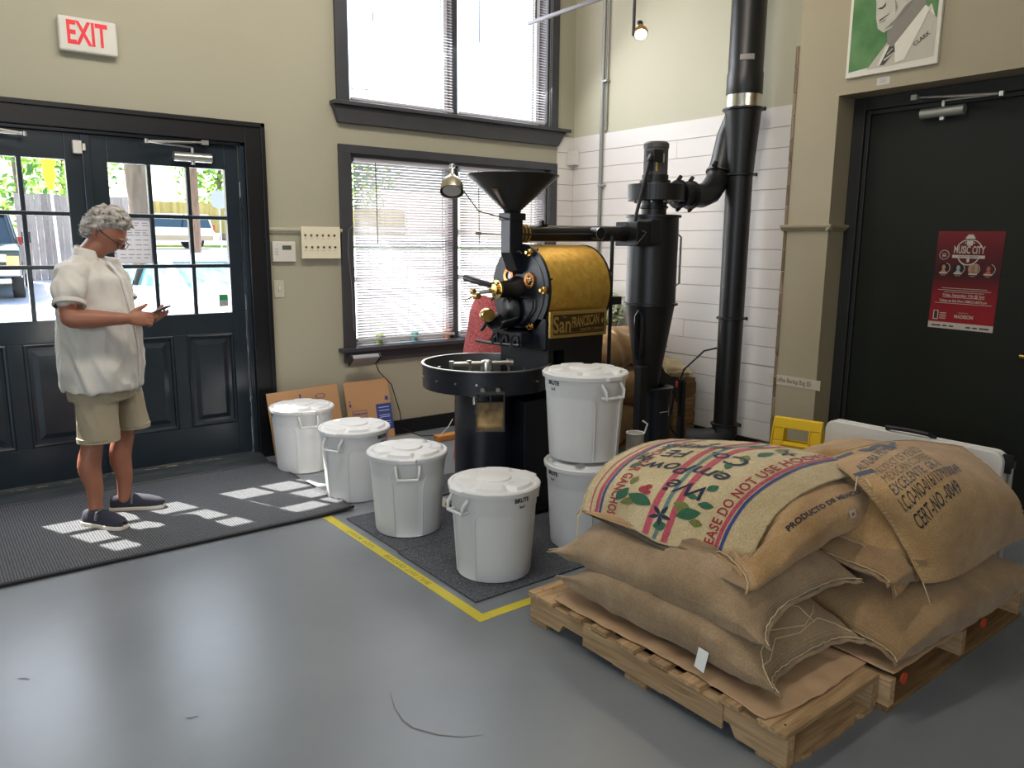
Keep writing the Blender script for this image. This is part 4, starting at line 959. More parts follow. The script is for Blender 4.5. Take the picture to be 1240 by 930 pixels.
# ------------------------------------------------------------------ white round bins
bin_m = mat('white_bin_plastic', rgb(216, 216, 215), rough=.42, bump=.04, bscale=30, var=.03, vscale=4, spec=.4)
ink = mat('black_print', rgb(22, 22, 24), rough=.6)
def make_bin(label):
    t = thing('white_bin', label, 'bin', (0, 0, 0), 'white lidded storage bins around the roaster')
    r0, r1, h = .172, .199, .425
    def R(z): return r0+(r1-r0)*z/h
    m = MB(); n = 96
    prof = [(r0-.01, 0), (r0-.002, .004)]+[(R(z), z) for z in (.015, .08, .16, .24, .31)]+[(R(.325), .325), (R(.33)+.0025, .333), (R(h)+.002, h-.01), (R(h)+.004, h)]
    m.lathe(prof, (0, 0, 0), (0, 0, 1), n)
    # venting ribs: recessed side panels
    vs = []
    for x, y, z in m.v:
        r = math.hypot(x, y); a = math.atan2(y, x)
        if .01 < z < .34 and r > .1:
            d = min(abs((a-c+PI) % (2*PI)-PI) for c in (0.0, PI))      # two venting panels, near the handles
            if d < .42:
                k = min(1, (.42-d)/.05); r2 = r-.009*k; x, y = x*r2/r, y*r2/r
        vs.append((x, y, z))
    m.v = vs
    m.build('tub', bin_m, t, smooth=True)
    for c in (0.0, PI):
        for s in (-1, 1):
            a = c+s*.42
            MB().tube([(R(.012)*math.cos(a), R(.012)*math.sin(a), .012), (R(.27)*math.cos(a), R(.27)*math.sin(a), .27), (R(.31)*math.cos(a+s*.03), R(.31)*math.sin(a+s*.03), .305), (R(.335)*math.cos(a+s*.12), R(.335)*math.sin(a+s*.12), .328)], .0035, 6).build('rib', bin_m, t, smooth=True)
    # handles
    for c in (0, PI):
        u = Vector((math.cos(c), math.sin(c), 0)); w = Vector((-u.y, u.x, 0)); hh = .325; o = u*R(hh)+Vector((0, 0, hh))
        m = MB()
        m.tube([o-w*.06+Vector((0, 0, .065)), o+u*.026-w*.057+Vector((0, 0, .035)), o+u*.03-w*.052, o+u*.03+w*.052, o+u*.026+w*.057+Vector((0, 0, .035)), o+w*.06+Vector((0, 0, .065))], .008, 8)
        m.tube([o+u*.03-w*.05, o-u*.005-w*.05], .007, 8); m.tube([o+u*.03+w*.05, o-u*.005+w*.05], .007, 8)
        m.build('handle', bin_m, t, smooth=True)
    # lid
    rl = .211
    prof = [(rl-.006, h-.022), (rl, h-.02), (rl+.002, h-.002), (rl-.004, h+.005), (rl-.016, h+.005), (rl-.021, h+.0005), (rl-.026, h+.002), (rl-.034, h+.016), (rl-.045, h+.0175), (.157, h+.0168), (.148, h+.0165), (.14, h+.0162), (.132, h+.016), (.124, h+.016), (.116, h+.016), (.1, h+.0165), (.080, h+.0165), (.076, h+.0235), (.070, h+.025), (.0, h+.025)]
    m = MB(); m.lathe(prof, (0, 0, 0), (0, 0, 1), 144)
    vs = []
    for x, y, z in m.v:
        r = math.hypot(x, y); a = math.atan2(y, x)
        if .11 < r < rl-.024 and z > h:
            k = abs(((a+.26)/(2*PI/6)) % 1-.5)*2*(PI/6)*r      # distance from a notch centre line
            w = .003+.026*max(0, r-.125)/(rl-.024-.125)
            s = 1/(1+math.exp((k-w)*330))*min(1, max(0, (r-.118)/.012)); z = z*(1-s)+(h+.002)*s
        vs.append((x, y, z))
    m.v = vs; ld = m.build('lid', bin_m, t, smooth=True)
    for c in (0, PI):
        u = Vector((math.cos(c), math.sin(c), 0)); w = Vector((-u.y, u.x, 0))
        MB().prism([(-.05, 0), (-.04, .02), (.04, .02), (.05, 0)], lambda s, d: u*(rl-.006+d)+w*s+Vector((0, 0, h-.018)), lambda s, d: u*(rl-.006+d)+w*s+Vector((0, 0, h+.003))).build('lid_tab', bin_m, ld, bevel=.003)
    # print
    a0 = -PI/2+.0
    def onr(dz=0): return lambda x, y: Vector(((R(.385)+.0035)*math.cos(a0+x/.2), (R(.385)+.0035)*math.sin(a0+x/.2), .385+y))
    m = MB(); vs, fs = text2d('BRUTE', .027, bold=.0012); vs, fs = cut2d(vs, fs, .01); sheet(m, vs, fs, onr())
    for q in (rect2d(-.013, -.035, .013, -.033), rect2d(-.013, -.035, -.0105, -.018), rect2d(.0105, -.035, .013, -.018), rect2d(-.01, -.031, .01, -.0275)):
        sheet(m, q[0], q[1], onr())
    m.build('print', ink, t)
    vs, fs = text2d('BRUTE', .012); m = MB(); sheet(m, [(x, y-.128) for x, y in vs], fs, lambda x, y: Vector((x, y, h+.0245)))
    m.build('lid_stamp', mat('grey_stamp', rgb(120, 120, 122), rough=.5), ld)
    return t
bins = [((1.985, 4.86), math.radians(259), 'round white bin nearest the glass doors, in front of the cardboard'),
        ((2.005, 4.12), math.radians(27), 'round white bin on the mat edge, second from the glass doors'),
        ((1.975, 3.44), math.radians(60), 'round white bin directly left of the roaster pedestal'),
        ((2.02, 2.73), math.radians(2), 'nearest free-standing white bin in front of the roaster cabinet'),
        ((2.60, 2.735), math.radians(262), 'white bin standing on the mat under another bin, beside pallet')]
b0 = None
for (x, y), rz, lab in bins:
    if b0 is None: b0 = make_bin(lab); b0.location = (x, y, .001); b0.rotation_euler = (0, 0, rz)
    else:
        copy_tree(b0, (x, y, .0085 if lab[0] != 'r' or 'pedestal' in lab else .001), rz, lab)
ub = copy_tree(b0, (2.585, 2.74, .4655), math.radians(267), 'upper white bin stacked on top of another bin, right of roaster')
for o in ([b0]): o['label'] = bins[0][2]

# ------------------------------------------------------------------ mats, tape
def mat_mat(name, c1, c2, scale):
    m = bpy.data.materials.new(name); m.use_nodes = True; nt = m.node_tree; n = nt.nodes; l = nt.links; p = n['Principled BSDF']
    tc = n.new('ShaderNodeTexCoord'); v = n.new('ShaderNodeTexVoronoi'); v.inputs['Scale'].default_value = scale
    nz = n.new('ShaderNodeTexNoise'); nz.inputs['Scale'].default_value = scale*1.4
    l.new(tc.outputs['Object'], v.inputs['Vector']); l.new(tc.outputs['Object'], nz.inputs['Vector'])
    r = n.new('ShaderNodeValToRGB'); r.color_ramp.elements[0].position = .52; r.color_ramp.elements[1].position = .66; r.color_ramp.elements[0].color = c1; r.color_ramp.elements[1].color = c2
    l.new(nz.outputs[0], r.inputs[0]); l.new(r.outputs[0], p.inputs['Base Color']); p.inputs['Roughness'].default_value = .85
    b = n.new('ShaderNodeBump'); b.inputs['Strength'].default_value = .5; b.inputs['Distance'].default_value = .002
    l.new(v.outputs[0], b.inputs['Height']); l.new(b.outputs[0], p.inputs['Normal']); return m
rub = mat_mat('speckled_rubber', rgb(52, 54, 60), rgb(128, 132, 140), 210)
def flat_mat(name, label, x0, y0, x1, y1, m, h=.008, cat='mat', rot=0):
    mb = MB().box((x0, y0, .0003), (x1, y1, h)); o = mb.build(name, m, None, bevel=.002); return tag(o, label, cat)
flat_mat('rubber_mat', 'dark speckled rubber mat under the nearest white bins', 1.755, 2.50, 2.84, 3.17, rub)
flat_mat('rubber_mat', 'dark speckled rubber mat beside the roaster pedestal, under the middle bin', 1.765, 3.175, 2.30, 3.76, rub)
flat_mat('rubber_mat', 'small speckled rubber mat behind the middle bin, left of pedestal', 2.12, 3.78, 2.9, 4.13, rub)
# ribbed entrance mat
em = bpy.data.materials.new('ribbed_carpet'); em.use_nodes = True; nt = em.node_tree; n = nt.nodes; l = nt.links; p = n['Principled BSDF']
tc = n.new('ShaderNodeTexCoord'); w1 = n.new('ShaderNodeTexWave'); w1.bands_direction = 'X'; w1.inputs['Scale'].default_value = 25; w1.inputs['Distortion'].default_value = .6; w1.inputs['Detail'].default_value = 2; w1.inputs['Detail Scale'].default_value = 3
w2 = n.new('ShaderNodeTexWave'); w2.bands_direction = 'Y'; w2.inputs['Scale'].default_value = 32; w2.inputs['Distortion'].default_value = 3
nz = n.new('ShaderNodeTexNoise'); nz.inputs['Scale'].default_value = 160; nz.inputs['Detail'].default_value = 4
for q in (w1, w2, nz): l.new(tc.outputs['Object'], q.inputs['Vector'])
mx = n.new('ShaderNodeMath'); mx.operation = 'MULTIPLY'; l.new(w1.outputs[1], mx.inputs[0]); l.new(w2.outputs[1], mx.inputs[1])
ad = n.new('ShaderNodeMath'); ad.operation = 'ADD'; l.new(mx.outputs[0], ad.inputs[0]); l.new(nz.outputs[0], ad.inputs[1])
r = n.new('ShaderNodeValToRGB'); r.color_ramp.elements[0].position = .42; r.color_ramp.elements[1].position = 1.25; r.color_ramp.elements[0].color = rgb(52, 54, 58); r.color_ramp.elements[1].color = rgb(110, 112, 116)
l.new(ad.outputs[0], r.inputs[0]); l.new(r.outputs[0], p.inputs['Base Color']); p.inputs['Roughness'].default_value = .95; p.inputs['Specular IOR Level'].default_value = .15
b = n.new('ShaderNodeBump'); b.inputs['Strength'].default_value = .5; b.inputs['Distance'].default_value = .002; l.new(ad.outputs[0], b.inputs['Height']); l.new(b.outputs[0], p.inputs['Normal'])
mb = MB()
def matz(u, v):
    x = -1.3+3.14*u; y = 3.875+1.205*v; z = .009
    if u > .93 and v < .35: z += .012*((u-.93)/.07)*(1-v/.35)
    z += .0015*math.sin(u*37)*math.cos(v*5)*(1 if v < .1 else 0); return (x+.02*(1-v), y, z)
mb.grid(60, 24, matz)
t = thing('entrance_mat', 'long ribbed charcoal entrance mat in front of the doors', 'mat', (0, 4.5, 0))
mb.build('carpet', em, t, smooth=True, solid=.009)
edge = mat('rubber_edge', rgb(24, 25, 27), rough=.6)
pts = [Vector((-1.28+3.14*i/30, 3.868, .012+(.012 if i > 28 else 0)*(i-28)/2)) for i in range(31)]
MB().tube(pts, .009, 6, flat=(0, 0, 1)).build('border', edge, t, smooth=True)
MB().tube([(1.862, 3.868, .022), (1.86, 4.1, .016), (1.845, 4.5, .008), (1.84, 5.075, .008)], .008, 6).build('border', edge, t, smooth=True)
tape = mat('yellow_tape', rgb(204, 188, 52), rough=.45, var=.12, vscale=12, stretch=(1, .3, 1))
tt = thing('floor_tape', 'yellow floor tape marking an L around the white bins', 'tape', (1.69, 2.4, 0))
tt_a = MB().box((1.672, 2.352, .0002), (1.722, 3.86, .0012)).build('tape_strip', tape, tt)
MB().box((1.722, 2.355, .0002), (2.2, 2.405, .0011)).build('tape_strip', tape, tt)
pen = mat('pen_marks', rgb(120, 108, 40), rough=.7)
m = MB()
for s, y in (('THANK YOU!', 3.45), ('BEYOND THIS LINE', 2.98)):
    vs, fs = text2d(s, .034); sheet(m, vs, fs, lambda x, yy: Vector((1.697-yy, y-x*1.4, .0016)))
m.build('handwriting', pen, tt)
# scuffs on the floor paint
sc = mat('scuff_mark', rgb(88, 88, 88), rough=.5)
def scuff(name, label, pts, w):
    pts = [Vector(p+(0.0006,)) for p in pts]; m = MB(); vs = []
    for i, p in enumerate(pts):
        d = (pts[min(i+1, len(pts)-1)]-pts[max(i-1, 0)]).normalized(); q = Vector((-d.y, d.x, 0)); ww = w*math.sin(PI*(i+.4)/(len(pts)))
        vs += [p-q*ww, p+q*ww]
    m.add(vs, [(2*i, 2*i+1, 2*i+3, 2*i+2) for i in range(len(pts)-1)]); o = m.build(name, sc, None); return tag(o, label, 'scuff mark')
scuff('floor_scuff', 'long curved grey scuff on the open grey floor', [(1.143, 2.136), (1.109, 2.043), (1.097, 1.968), (1.103, 1.916), (1.147, 1.84), (1.202, 1.784), (1.26, 1.755)], .004)
scuff('floor_scuff', 'short dark nick on the floor at lower left', [(.15, 2.985), (.164, 2.975), (.18, 2.955)], .006)
scuff('floor_scuff', 'short grey nick on the floor left of the curved scuff', [(.55, 2.40), (.56, 2.39), (.585, 2.385)], .006)
# ------------------------------------------------------------------ pallets
pw_ = wood('pallet_wood', rgb(190, 158, 118), rgb(142, 112, 78), 'X')
pwy = wood('pallet_wood_long', rgb(194, 164, 126), rgb(150, 120, 86), 'Y')
pdark = wood('pallet_wood_dark', rgb(150, 118, 80), rgb(108, 82, 54), 'X')
def stringer(x, y0, y1, par, m=pwy):
    a, b = y0, y1; L = b-a; z0, z1 = .018, .112
    poly = [(a, z0), (a+.15*L, z0), (a+.17*L, .055), (a+.38*L, .055), (a+.40*L, z0), (a+.60*L, z0), (a+.62*L, .055), (a+.83*L, .055), (a+.85*L, z0), (b, z0), (b, z1), (a, z1)]
    return MB().prism(poly, lambda y, z: (x, y, z), lambda y, z: (x+.038, y, z)).build('stringer', m, par, bevel=.002)
p1 = thing('wooden_pallet', 'narrow wooden pallet under the left column of coffee sacks', 'pallet', (2.1, 1.66, 0), 'wooden pallets under the sacks')
stringer(1.85, 1.08, 2.25, p1); stringer(2.325, 1.08, 2.25, p1)
MB().box((1.842, 1.30, .03), (1.85, 1.93, .108)).build('repair_board', pwy, p1)
for y, w, xx in ((1.08, .10, 2.37), (1.245, .075, 2.36), (1.385, .085, 2.365), (1.53, .08, 2.36), (1.67, .085, 2.36), (1.81, .08, 2.36), (1.94, .075, 2.36), (2.10, .15, 2.363)):
    MB().box((1.838+random.uniform(-.004, .004), y, .112), (xx, y+w, .130)).build('deck_board', pw_, p1, bevel=.002)
# splintered bottom board at the near end
def splinter(x0, x1, y0, y1, z0, z1, par, m, name):
    pts = [(x0, y0)]; n = 16
    for i in range(1, n): pts.append((x0+(x1-x0)*i/n, y0+random.uniform(-.006, .010)))
    pts += [(x1, y0), (x1, y1), (x0, y1)]
    return MB().prism(pts, lambda x, y: (x, y, z0), lambda x, y: (x, y, z1)).build(name, m, par)
splinter(1.86, 2.36, 1.085, 1.19, .0, .018, p1, pw_, 'bottom_board')
for y in (1.62, 2.15): MB().box((1.85, y, 0), (2.36, y+.1, .018)).build('bottom_board', pw_, p1)
for x, y in ((1.90, 2.14), (1.93, 2.20), (1.89, 2.22), (1.88, 1.11), (1.89, 1.16)): MB().cyl((x, y, .13), (x, y, .1312), .004, n=8).build('nail', kick, p1)
p2 = thing('wooden_pallet', 'wider wooden pallet with dark open front under the right column of sacks', 'pallet', (2.95, 1.66, 0), 'wooden pallets under the sacks')
for x in (2.385, 2.92, 3.46): stringer(x, 1.05, 2.2, p2, pwy)
for y, w in ((1.17, .09), (1.33, .085), (1.5, .09), (1.68, .085), (1.86, .09), (2.1, .1)): MB().box((2.38, y, .112), (3.50, y+w, .128)).build('deck_board', pdark, p2, bevel=.002)
for y in (1.05, 1.6, 2.1): MB().box((2.383, y, 0), (3.50, y+.09, .018)).build('bottom_board', pdark, p2, bevel=.002)
orange = mat('orange_paint', rgb(196, 74, 40), rough=.6)
for x in (2.47, 3.10):
    MB().lathe([(0, 0), (.02, 0), (.02, .006), (0, .006)], (x, 1.044, .095), (0, 1, 0), 14).build('orange_tag', orange, p2)
# kraft paper
kraft = mat('kraft_paper', rgb(182, 150, 116), rough=.75, var=.12, vscale=5, bump=.3, bscale=8)
def paper(name, label, G, seed, cat='paper', m=kraft, amp=.004):
    fn = patch(G); o = Vector((seed*3.1, seed*1.7, 0)); mb = MB()
    def f(u, v):
        p = fn(u, v); n_ = noise.noise(Vector((p.x*9, p.y*9, 0))+o)
        e = min(u, 1-u, v, 1-v); p.z += abs(n_)*amp*2*(1 if e > .05 else .7)+.001+.25*amp*math.sin(p.y*40+p.x*13)*.3
        if e < .001: p.x += .008*noise.noise(p*14+o); p.y += .008*noise.noise(p*14-o)
        return p
    mb.grid(40, 40, f); ob = mb.build(name, m, None, smooth=True, solid=.0012, loc=(fn(.5, .5).x, fn(.5, .5).y, .131)); return tag(ob, label, cat)
Z = .1315
paper('kraft_paper', 'crumpled brown kraft paper under the left sacks, edge hanging over the pallet', [[(1.865, 2.12, Z), (1.86, 1.8, Z+.004), (1.875, 1.45, Z), (1.85, 1.16, Z-.001+.001)], [(2.05, 2.16, Z), (2.05, 1.8, Z), (2.05, 1.45, Z), (2.05, 1.13, Z)], [(2.37, 2.16, Z), (2.37, 1.8, Z), (2.37, 1.45, Z), (2.40, 1.14, Z)]], 1, amp=.009)
paper('card_sheet', 'flat brown cardboard sheet under the right column of sacks', [[(2.42, 2.12, Z), (2.42, 1.6, Z), (2.40, 1.05, Z)], [(2.9, 2.12, Z), (2.9, 1.6, Z), (2.93, 1.04, Z)], [(3.47, 2.12, Z), (3.47, 1.6, Z), (3.49, 1.03, Z)]], 2, 'cardboard', amp=.001)

# ------------------------------------------------------------------ burlap
def burlap(name, c1, c2, period=.0055, contrast=.5, spot=None):
    m = bpy.data.materials.new(name); m.use_nodes = True; nt = m.node_tree; n = nt.nodes; l = nt.links; p = n['Principled BSDF']
    p.inputs['Roughness'].default_value = .92; p.inputs['Specular IOR Level'].default_value = .12; p.inputs['Sheen Weight'].default_value = .25
    uv = n.new('ShaderNodeUVMap'); tc = n.new('ShaderNodeTexCoord')
    ws = []
    for d in ('X', 'Y'):
        w = n.new('ShaderNodeTexWave'); w.bands_direction = d; w.inputs['Scale'].default_value = .314/period; w.inputs['Distortion'].default_value = 1.1; w.inputs['Detail'].default_value = 2; w.inputs['Detail Scale'].default_value = 2.5
        l.new(uv.outputs[0], w.inputs['Vector']); ws.append(w)
    mx = n.new('ShaderNodeMath'); mx.operation = 'MULTIPLY'; l.new(ws[0].outputs[1], mx.inputs[0]); l.new(ws[1].outputs[1], mx.inputs[1])
    nz = n.new('ShaderNodeTexNoise'); nz.inputs['Scale'].default_value = 4.5; nz.inputs['Detail'].default_value = 6; nz.inputs['Roughness'].default_value = .65; l.new(tc.outputs['Object'], nz.inputs['Vector'])
    fz = n.new('ShaderNodeTexNoise'); fz.inputs['Scale'].default_value = 150; fz.inputs['Detail'].default_value = 3; l.new(tc.outputs['Object'], fz.inputs['Vector'])
    r = n.new('ShaderNodeValToRGB'); r.color_ramp.elements[0].position = .32; r.color_ramp.elements[1].position = .68; r.color_ramp.elements[0].color = c2; r.color_ramp.elements[1].color = c1
    l.new(nz.outputs[0], r.inputs[0])
    a = n.new('ShaderNodeMath'); a.operation = 'MULTIPLY_ADD'; a.inputs[1].default_value = .55; l.new(mx.outputs[0], a.inputs[0]); l.new(fz.outputs[0], a.inputs[2])
    mr = n.new('ShaderNodeMapRange'); mr.inputs[1].default_value = .35; mr.inputs[2].default_value = 1.05; mr.inputs[3].default_value = 1-contrast; mr.inputs[4].default_value = 1.18; l.new(a.outputs[0], mr.inputs[0])
    mu = n.new('ShaderNodeMixRGB'); mu.blend_type = 'MULTIPLY'; mu.inputs[0].default_value = 1; l.new(r.outputs[0], mu.inputs[1]); l.new(mr.outputs[0], mu.inputs[2]); l.new(mu.outputs[0], p.inputs['Base Color'])
    b = n.new('ShaderNodeBump'); b.inputs['Strength'].default_value = .42; b.inputs['Distance'].default_value = .003; l.new(a.outputs[0], b.inputs['Height']); l.new(b.outputs[0], p.inputs['Normal'])
    return m
bur_tan = burlap('burlap_tan', rgb(196, 160, 112), rgb(160, 124, 82), contrast=.28)
bur_grey = burlap('burlap_greybrown', rgb(178, 152, 120), rgb(142, 118, 90), contrast=.28)
bur_pale = burlap('burlap_pale', rgb(216, 198, 158), rgb(192, 170, 128), contrast=.35)
bur_dull = burlap('burlap_dull', rgb(174, 142, 102), rgb(138, 110, 78), contrast=.28)
twine = mat('jute_twine', rgb(206, 188, 150), rough=.9)
def spow(x, p): return math.copysign(abs(x)**p, x)
def sack(name, label, c, L, W, Hh, rot, seed, m, bend=None, group='filled burlap coffee sacks on the pallets', hem=True, stitches=True, minz=None, ear=.05, wr=1.0):
    rng = random.Random(seed); off = Vector((seed*7.3, seed*3.3, seed*1.1)); R_ = Matrix.Rotation(math.radians(rot), 3, 'Z'); c = Vector(c)
    def S(u, th, d=0.0):
        e = 2*u-1; ae = abs(e)
        hp = max(.0, 1-ae**3.2)**.62; bp = 1-.07*(1-ae**2)*0-.04*ae**4
        x = L/2*e; cs, sn = math.cos(th), math.sin(th)
        x += math.copysign(ear*abs(cs)**5*ae**7, e)-math.copysign(.02*ae**6*(1-abs(cs)), e)
        y = W/2*bp*spow(cs, .72 if sn > 0 else .55)
        h = Hh/2*(hp+.03); z = h*spow(sn, .80 if sn > 0 else .5)
        if sn < 0: z *= .92
        q = Vector((x, y, z)); n3 = noise.noise(q*5+off); n4 = noise.noise(q*14-off)
        q += Vector((0, 0, 1))*(.016*n3+.005*n4)*hp*wr
        fold = math.sin(th*11+6*n3)*.006*ae**3*hp**.3+.006*math.sin(x*38+5*noise.noise(q*4+off))*max(0, abs(cs)-.55)*wr
        q += Vector((0, cs, sn))*(fold+d)
        w = R_ @ q+c; w.z += Hh/2
        if bend: w = bend(w, e, cs, sn)
        if d == 0 and sn > -.2: w = under(w)
        if minz is not None and w.z < minz: w.z = minz+(w.z-minz)*.02
        return w
    t = thing(name, label, 'sack', (c.x, c.y, c.z), group)
    nu, nv = 56, 64; mb = MB(); per = 2*(W+Hh)*.9
    vs = []; mid = [S(.5, 2*PI*j/nv) for j in range(nv+1)]; cum = [0.0]
    for j in range(nv): cum.append(cum[-1]+(mid[j+1]-mid[j]).length)
    for i in range(nu):
        for j in range(nv+1):
            u = i/(nu-1); u = .5-.5*math.cos(PI*u) if False else u
            vs.append(S(u, 2*PI*j/nv)); mb.uv[len(vs)-1] = (u*L, cum[j])
    fs = [(i*(nv+1)+j, (i+1)*(nv+1)+j, (i+1)*(nv+1)+j+1, i*(nv+1)+j+1) for i in range(nu-1) for j in range(nv)]
    fs += [tuple(range(nv)), tuple((nu-1)*(nv+1)+j for j in range(nv))]
    mb.add(vs, fs); mb.build('body', m, t, smooth=True, uv=True, auto=False)
    if hem:
        for e_ in (0, 1):
            pts = [S(e_, PI*j/30)*.5+S(e_, -PI*j/30)*.5 for j in range(31)]; d = (S(e_, PI/2)-S(1-e_, PI/2)); d.z = 0; d.normalize()
            h_ = MB(); h_.grid(31, 3, lambda u, v: pts[int(round(u*30))]+d*(.022*v-.004)+Vector((0, 0, -.008*v+.004*math.sin(u*40+seed))))
            h_.build('hem', m, t, smooth=True, uv=True, solid=.004)
            if stitches:
                st_ = MB(); pp = [pts[k]+d*(.004+.004*(k % 2))+Vector((0, 0, .006)) for k in range(31)]; st_.tube(pp, .0018, 5); st_.build('stitching', twine, t)
    return t, S
G1 = [[(2.003, 2.121, 0.47), (2.073, 2.155, 0.55), (2.201, 2.175, 0.62), (2.373, 2.168, 0.665), (2.561, 2.147, 0.67)],
      [(2.048, 1.983, 0.47), (2.089, 1.976, 0.58), (2.221, 1.981, 0.655), (2.377, 1.97, 0.7), (2.579, 1.955, 0.7)],
      [(2.017, 1.745, 0.46), (2.128, 1.771, 0.585), (2.283, 1.788, 0.67), (2.474, 1.783, 0.715), (2.722, 1.751, 0.7)],
      [(2.088, 1.581, 0.45), (2.17, 1.588, 0.56), (2.3, 1.577, 0.65), (2.529, 1.579, 0.69), (2.809, 1.575, 0.68)],
      [(2.13, 1.446, 0.42), (2.202, 1.448, 0.52), (2.321, 1.453, 0.6), (2.553, 1.454, 0.64), (2.86, 1.435, 0.64)]]
G2 = [[(2.843, 1.593, 0.66), (2.953, 1.535, 0.7), (3.117, 1.483, 0.71), (3.284, 1.409, 0.7), (3.507, 1.35, 0.66)],
      [(2.702, 1.428, 0.67), (2.796, 1.353, 0.71), (2.955, 1.292, 0.72), (3.169, 1.239, 0.69), (3.369, 1.174, 0.62)],
      [(2.626, 1.305, 0.64), (2.677, 1.208, 0.68), (2.815, 1.138, 0.69), (3.04, 1.094, 0.65), (3.278, 1.052, 0.56)],
      [(2.67, 1.218, 0.52), (2.681, 1.112, 0.55), (2.839, 1.064, 0.55), (3.089, 1.043, 0.52), (3.323, 1.029, 0.47)],
      [(2.645, 1.091, 0.37), (2.779, 1.061, 0.36), (2.966, 1.054, 0.36), (3.225, 1.055, 0.37), (3.45, 1.039, 0.38)]]
def cloth_fn(G, seed, amp=.006):
    base = patch(G); o = Vector((seed*2.7, seed, 0))
    def P(u, v):
        p = base(u, v); n1 = noise.noise(Vector((u*3.2, v*3.2, 0))+o); n2 = noise.noise(Vector((u*9, v*9, 2))+o)
        e = min(u, v, 1-u, 1-v)
        p = p+Vector((0, 0, amp*n1+.002*n2))
        if e < .06: p += Vector((.006*noise.noise(Vector((u*30, v*30, 5))), .006*noise.noise(Vector((u*30, v*30, 9))), 0))*(1-e/.06)
        return p
    q_ = (base(.51, .5)-base(.49, .5)).cross(base(.5, .51)-base(.5, .49)); sg = 1 if q_.z > 0 else -1
    def N(u, v):
        h = .012; a = base(min(u+h, 1), v)-base(max(u-h, 0), v); b = base(u, min(v+h, 1))-base(u, max(v-h, 0)); return a.cross(b).normalized()*sg
    return P, N

from mathutils import kdtree
_cs = []
for G_, sd in ((G1, 1), (G2, 2)):
    P_c, N_c = cloth_fn(G_, sd)
    for i in range(61):
        for j in range(61): _cs.append(P_c(i/60, j/60)-N_c(i/60, j/60)*.012)
_kd = kdtree.KDTree(len(_cs))
for i, p_ in enumerate(_cs): _kd.insert((p_.x, p_.y, 0), i)
_kd.balance()
def under(w):
    """settle a sack under the cloth lying on it"""
    r = _kd.find_range((w.x, w.y, 0), .055)
    if r:
        zl = min(_cs[i].z+70*max(0, d_-.008)**2 for _, i, d_ in r)
        if w.z > zl: w = Vector((w.x, w.y, zl))
    return w
# left column
t1, S1 = sack('coffee_sack', 'grey brown burlap sack at bottom of the left column, right on kraft paper', (2.165, 1.66, .136), .86, .54, .205, 91, 1, bur_grey, minz=.137, ear=.06,
     bend=lambda w, e, cs, sn: w+Vector((0, 0, -.05*max(0, -e)**5-.03*max(0, e)**5)))
sack('coffee_sack', 'grey brown burlap sack in the middle of the left column, under the printed cloth', (2.22, 1.73, .315), .88, .60, .175, 92, 2, bur_grey, ear=.05,
     bend=lambda w, e, cs, sn: w+Vector((0, 0, -.05*max(0, -e)**4-.05*max(0, e)**4-.30*max(0, 2.12-w.x))))
t3, S3 = sack('coffee_sack', 'smooth tan sack lettered in black, topmost of left column under printed cloth', (2.49, 1.735, .455), .84, .82, .195, 0, 3, bur_tan, ear=.07, hem=True, wr=.8,
     bend=lambda w, e, cs, sn: w+Vector((0, 0, -.06*max(0, -e)**3-.02*max(0, e)**5-.55*max(0, 1.55-w.y)*max(0, 2.6-w.x))))
# right column
sack('coffee_sack', 'dull brown burlap sack at bottom of right column, on cardboard sheet', (2.93, 1.36, .134), .96, .72, .21, -2, 4, bur_dull, minz=.1345, ear=.06,
     bend=lambda w, e, cs, sn: w+Vector((0, 0, -.05*max(0, -e)**4)))
sack('coffee_sack', 'dull brown burlap sack in the middle of the right column', (2.96, 1.42, .32), .88, .62, .16, 0, 5, bur_dull, ear=.05)
sack('coffee_sack', 'rounded tan sack topmost of right column, half covered by the stencilled cloth', (3.02, 1.45, .47), .84, .66, .20, 0, 6, bur_tan, ear=.05, wr=.7,
     bend=lambda w, e, cs, sn: w+Vector((0, 0, .02-.10*max(0, 1.28-w.y)/.2-.08*max(0, w.x-3.2)/.2-.62*max(0, 2.85-w.x))))

# draped printed cloth
def drape(name, label, G, seed, m, su, sv, cat='cloth'):
    P, N = cloth_fn(G, seed); t = thing(name, label, cat, Vector(P(.5, .5)))
    mb = MB(); n_ = 56; vs = []
    for i in range(n_):
        for j in range(n_):
            u, v = i/(n_-1), j/(n_-1); vs.append(P(u, v)); mb.uv[len(vs)-1] = (u*su, v*sv)
    mb.add(vs, [(i*n_+j, (i+1)*n_+j, (i+1)*n_+j+1, i*n_+j+1) for i in range(n_-1) for j in range(n_-1)])
    mb.build('cloth', m, t, smooth=True, uv=True, solid=.005)
    # rolled hem with frayed threads along the borders
    hb = MB()
    for a, b in (((0, 0), (1, 0)), ((1, 0), (1, 1)), ((0, 0), (0, 1)), ((0, 1), (1, 1))):
        pts = []
        for k in range(41):
            u = a[0]+(b[0]-a[0])*k/40; v = a[1]+(b[1]-a[1])*k/40; pts.append(P(u, v)+N(u, v)*.001)
        hb.tube(pts, [.0035+.0015*random.random() for _ in pts], 6)
    hb.build('hem', m, t, smooth=True)
    fr = MB()
    for k in range(150):
        s = random.random(); side = random.choice((0, 0, 1, 1, 2))
        u, v = ((s, 0), (1, s), (0, s))[side]; p = P(u, v); q = p+Vector((random.uniform(-1, 1), random.uniform(-1, 1), random.uniform(-.9, .3))).normalized()*random.uniform(.006, .018)
        w = Vector((.0006, .0006, 0)); fr.add([p-w, p+w, q], [(0, 1, 2)])
    f_ = fr.build('frayed_threads', twine, t); tag(f_, kind='stuff')
    return t, P, N
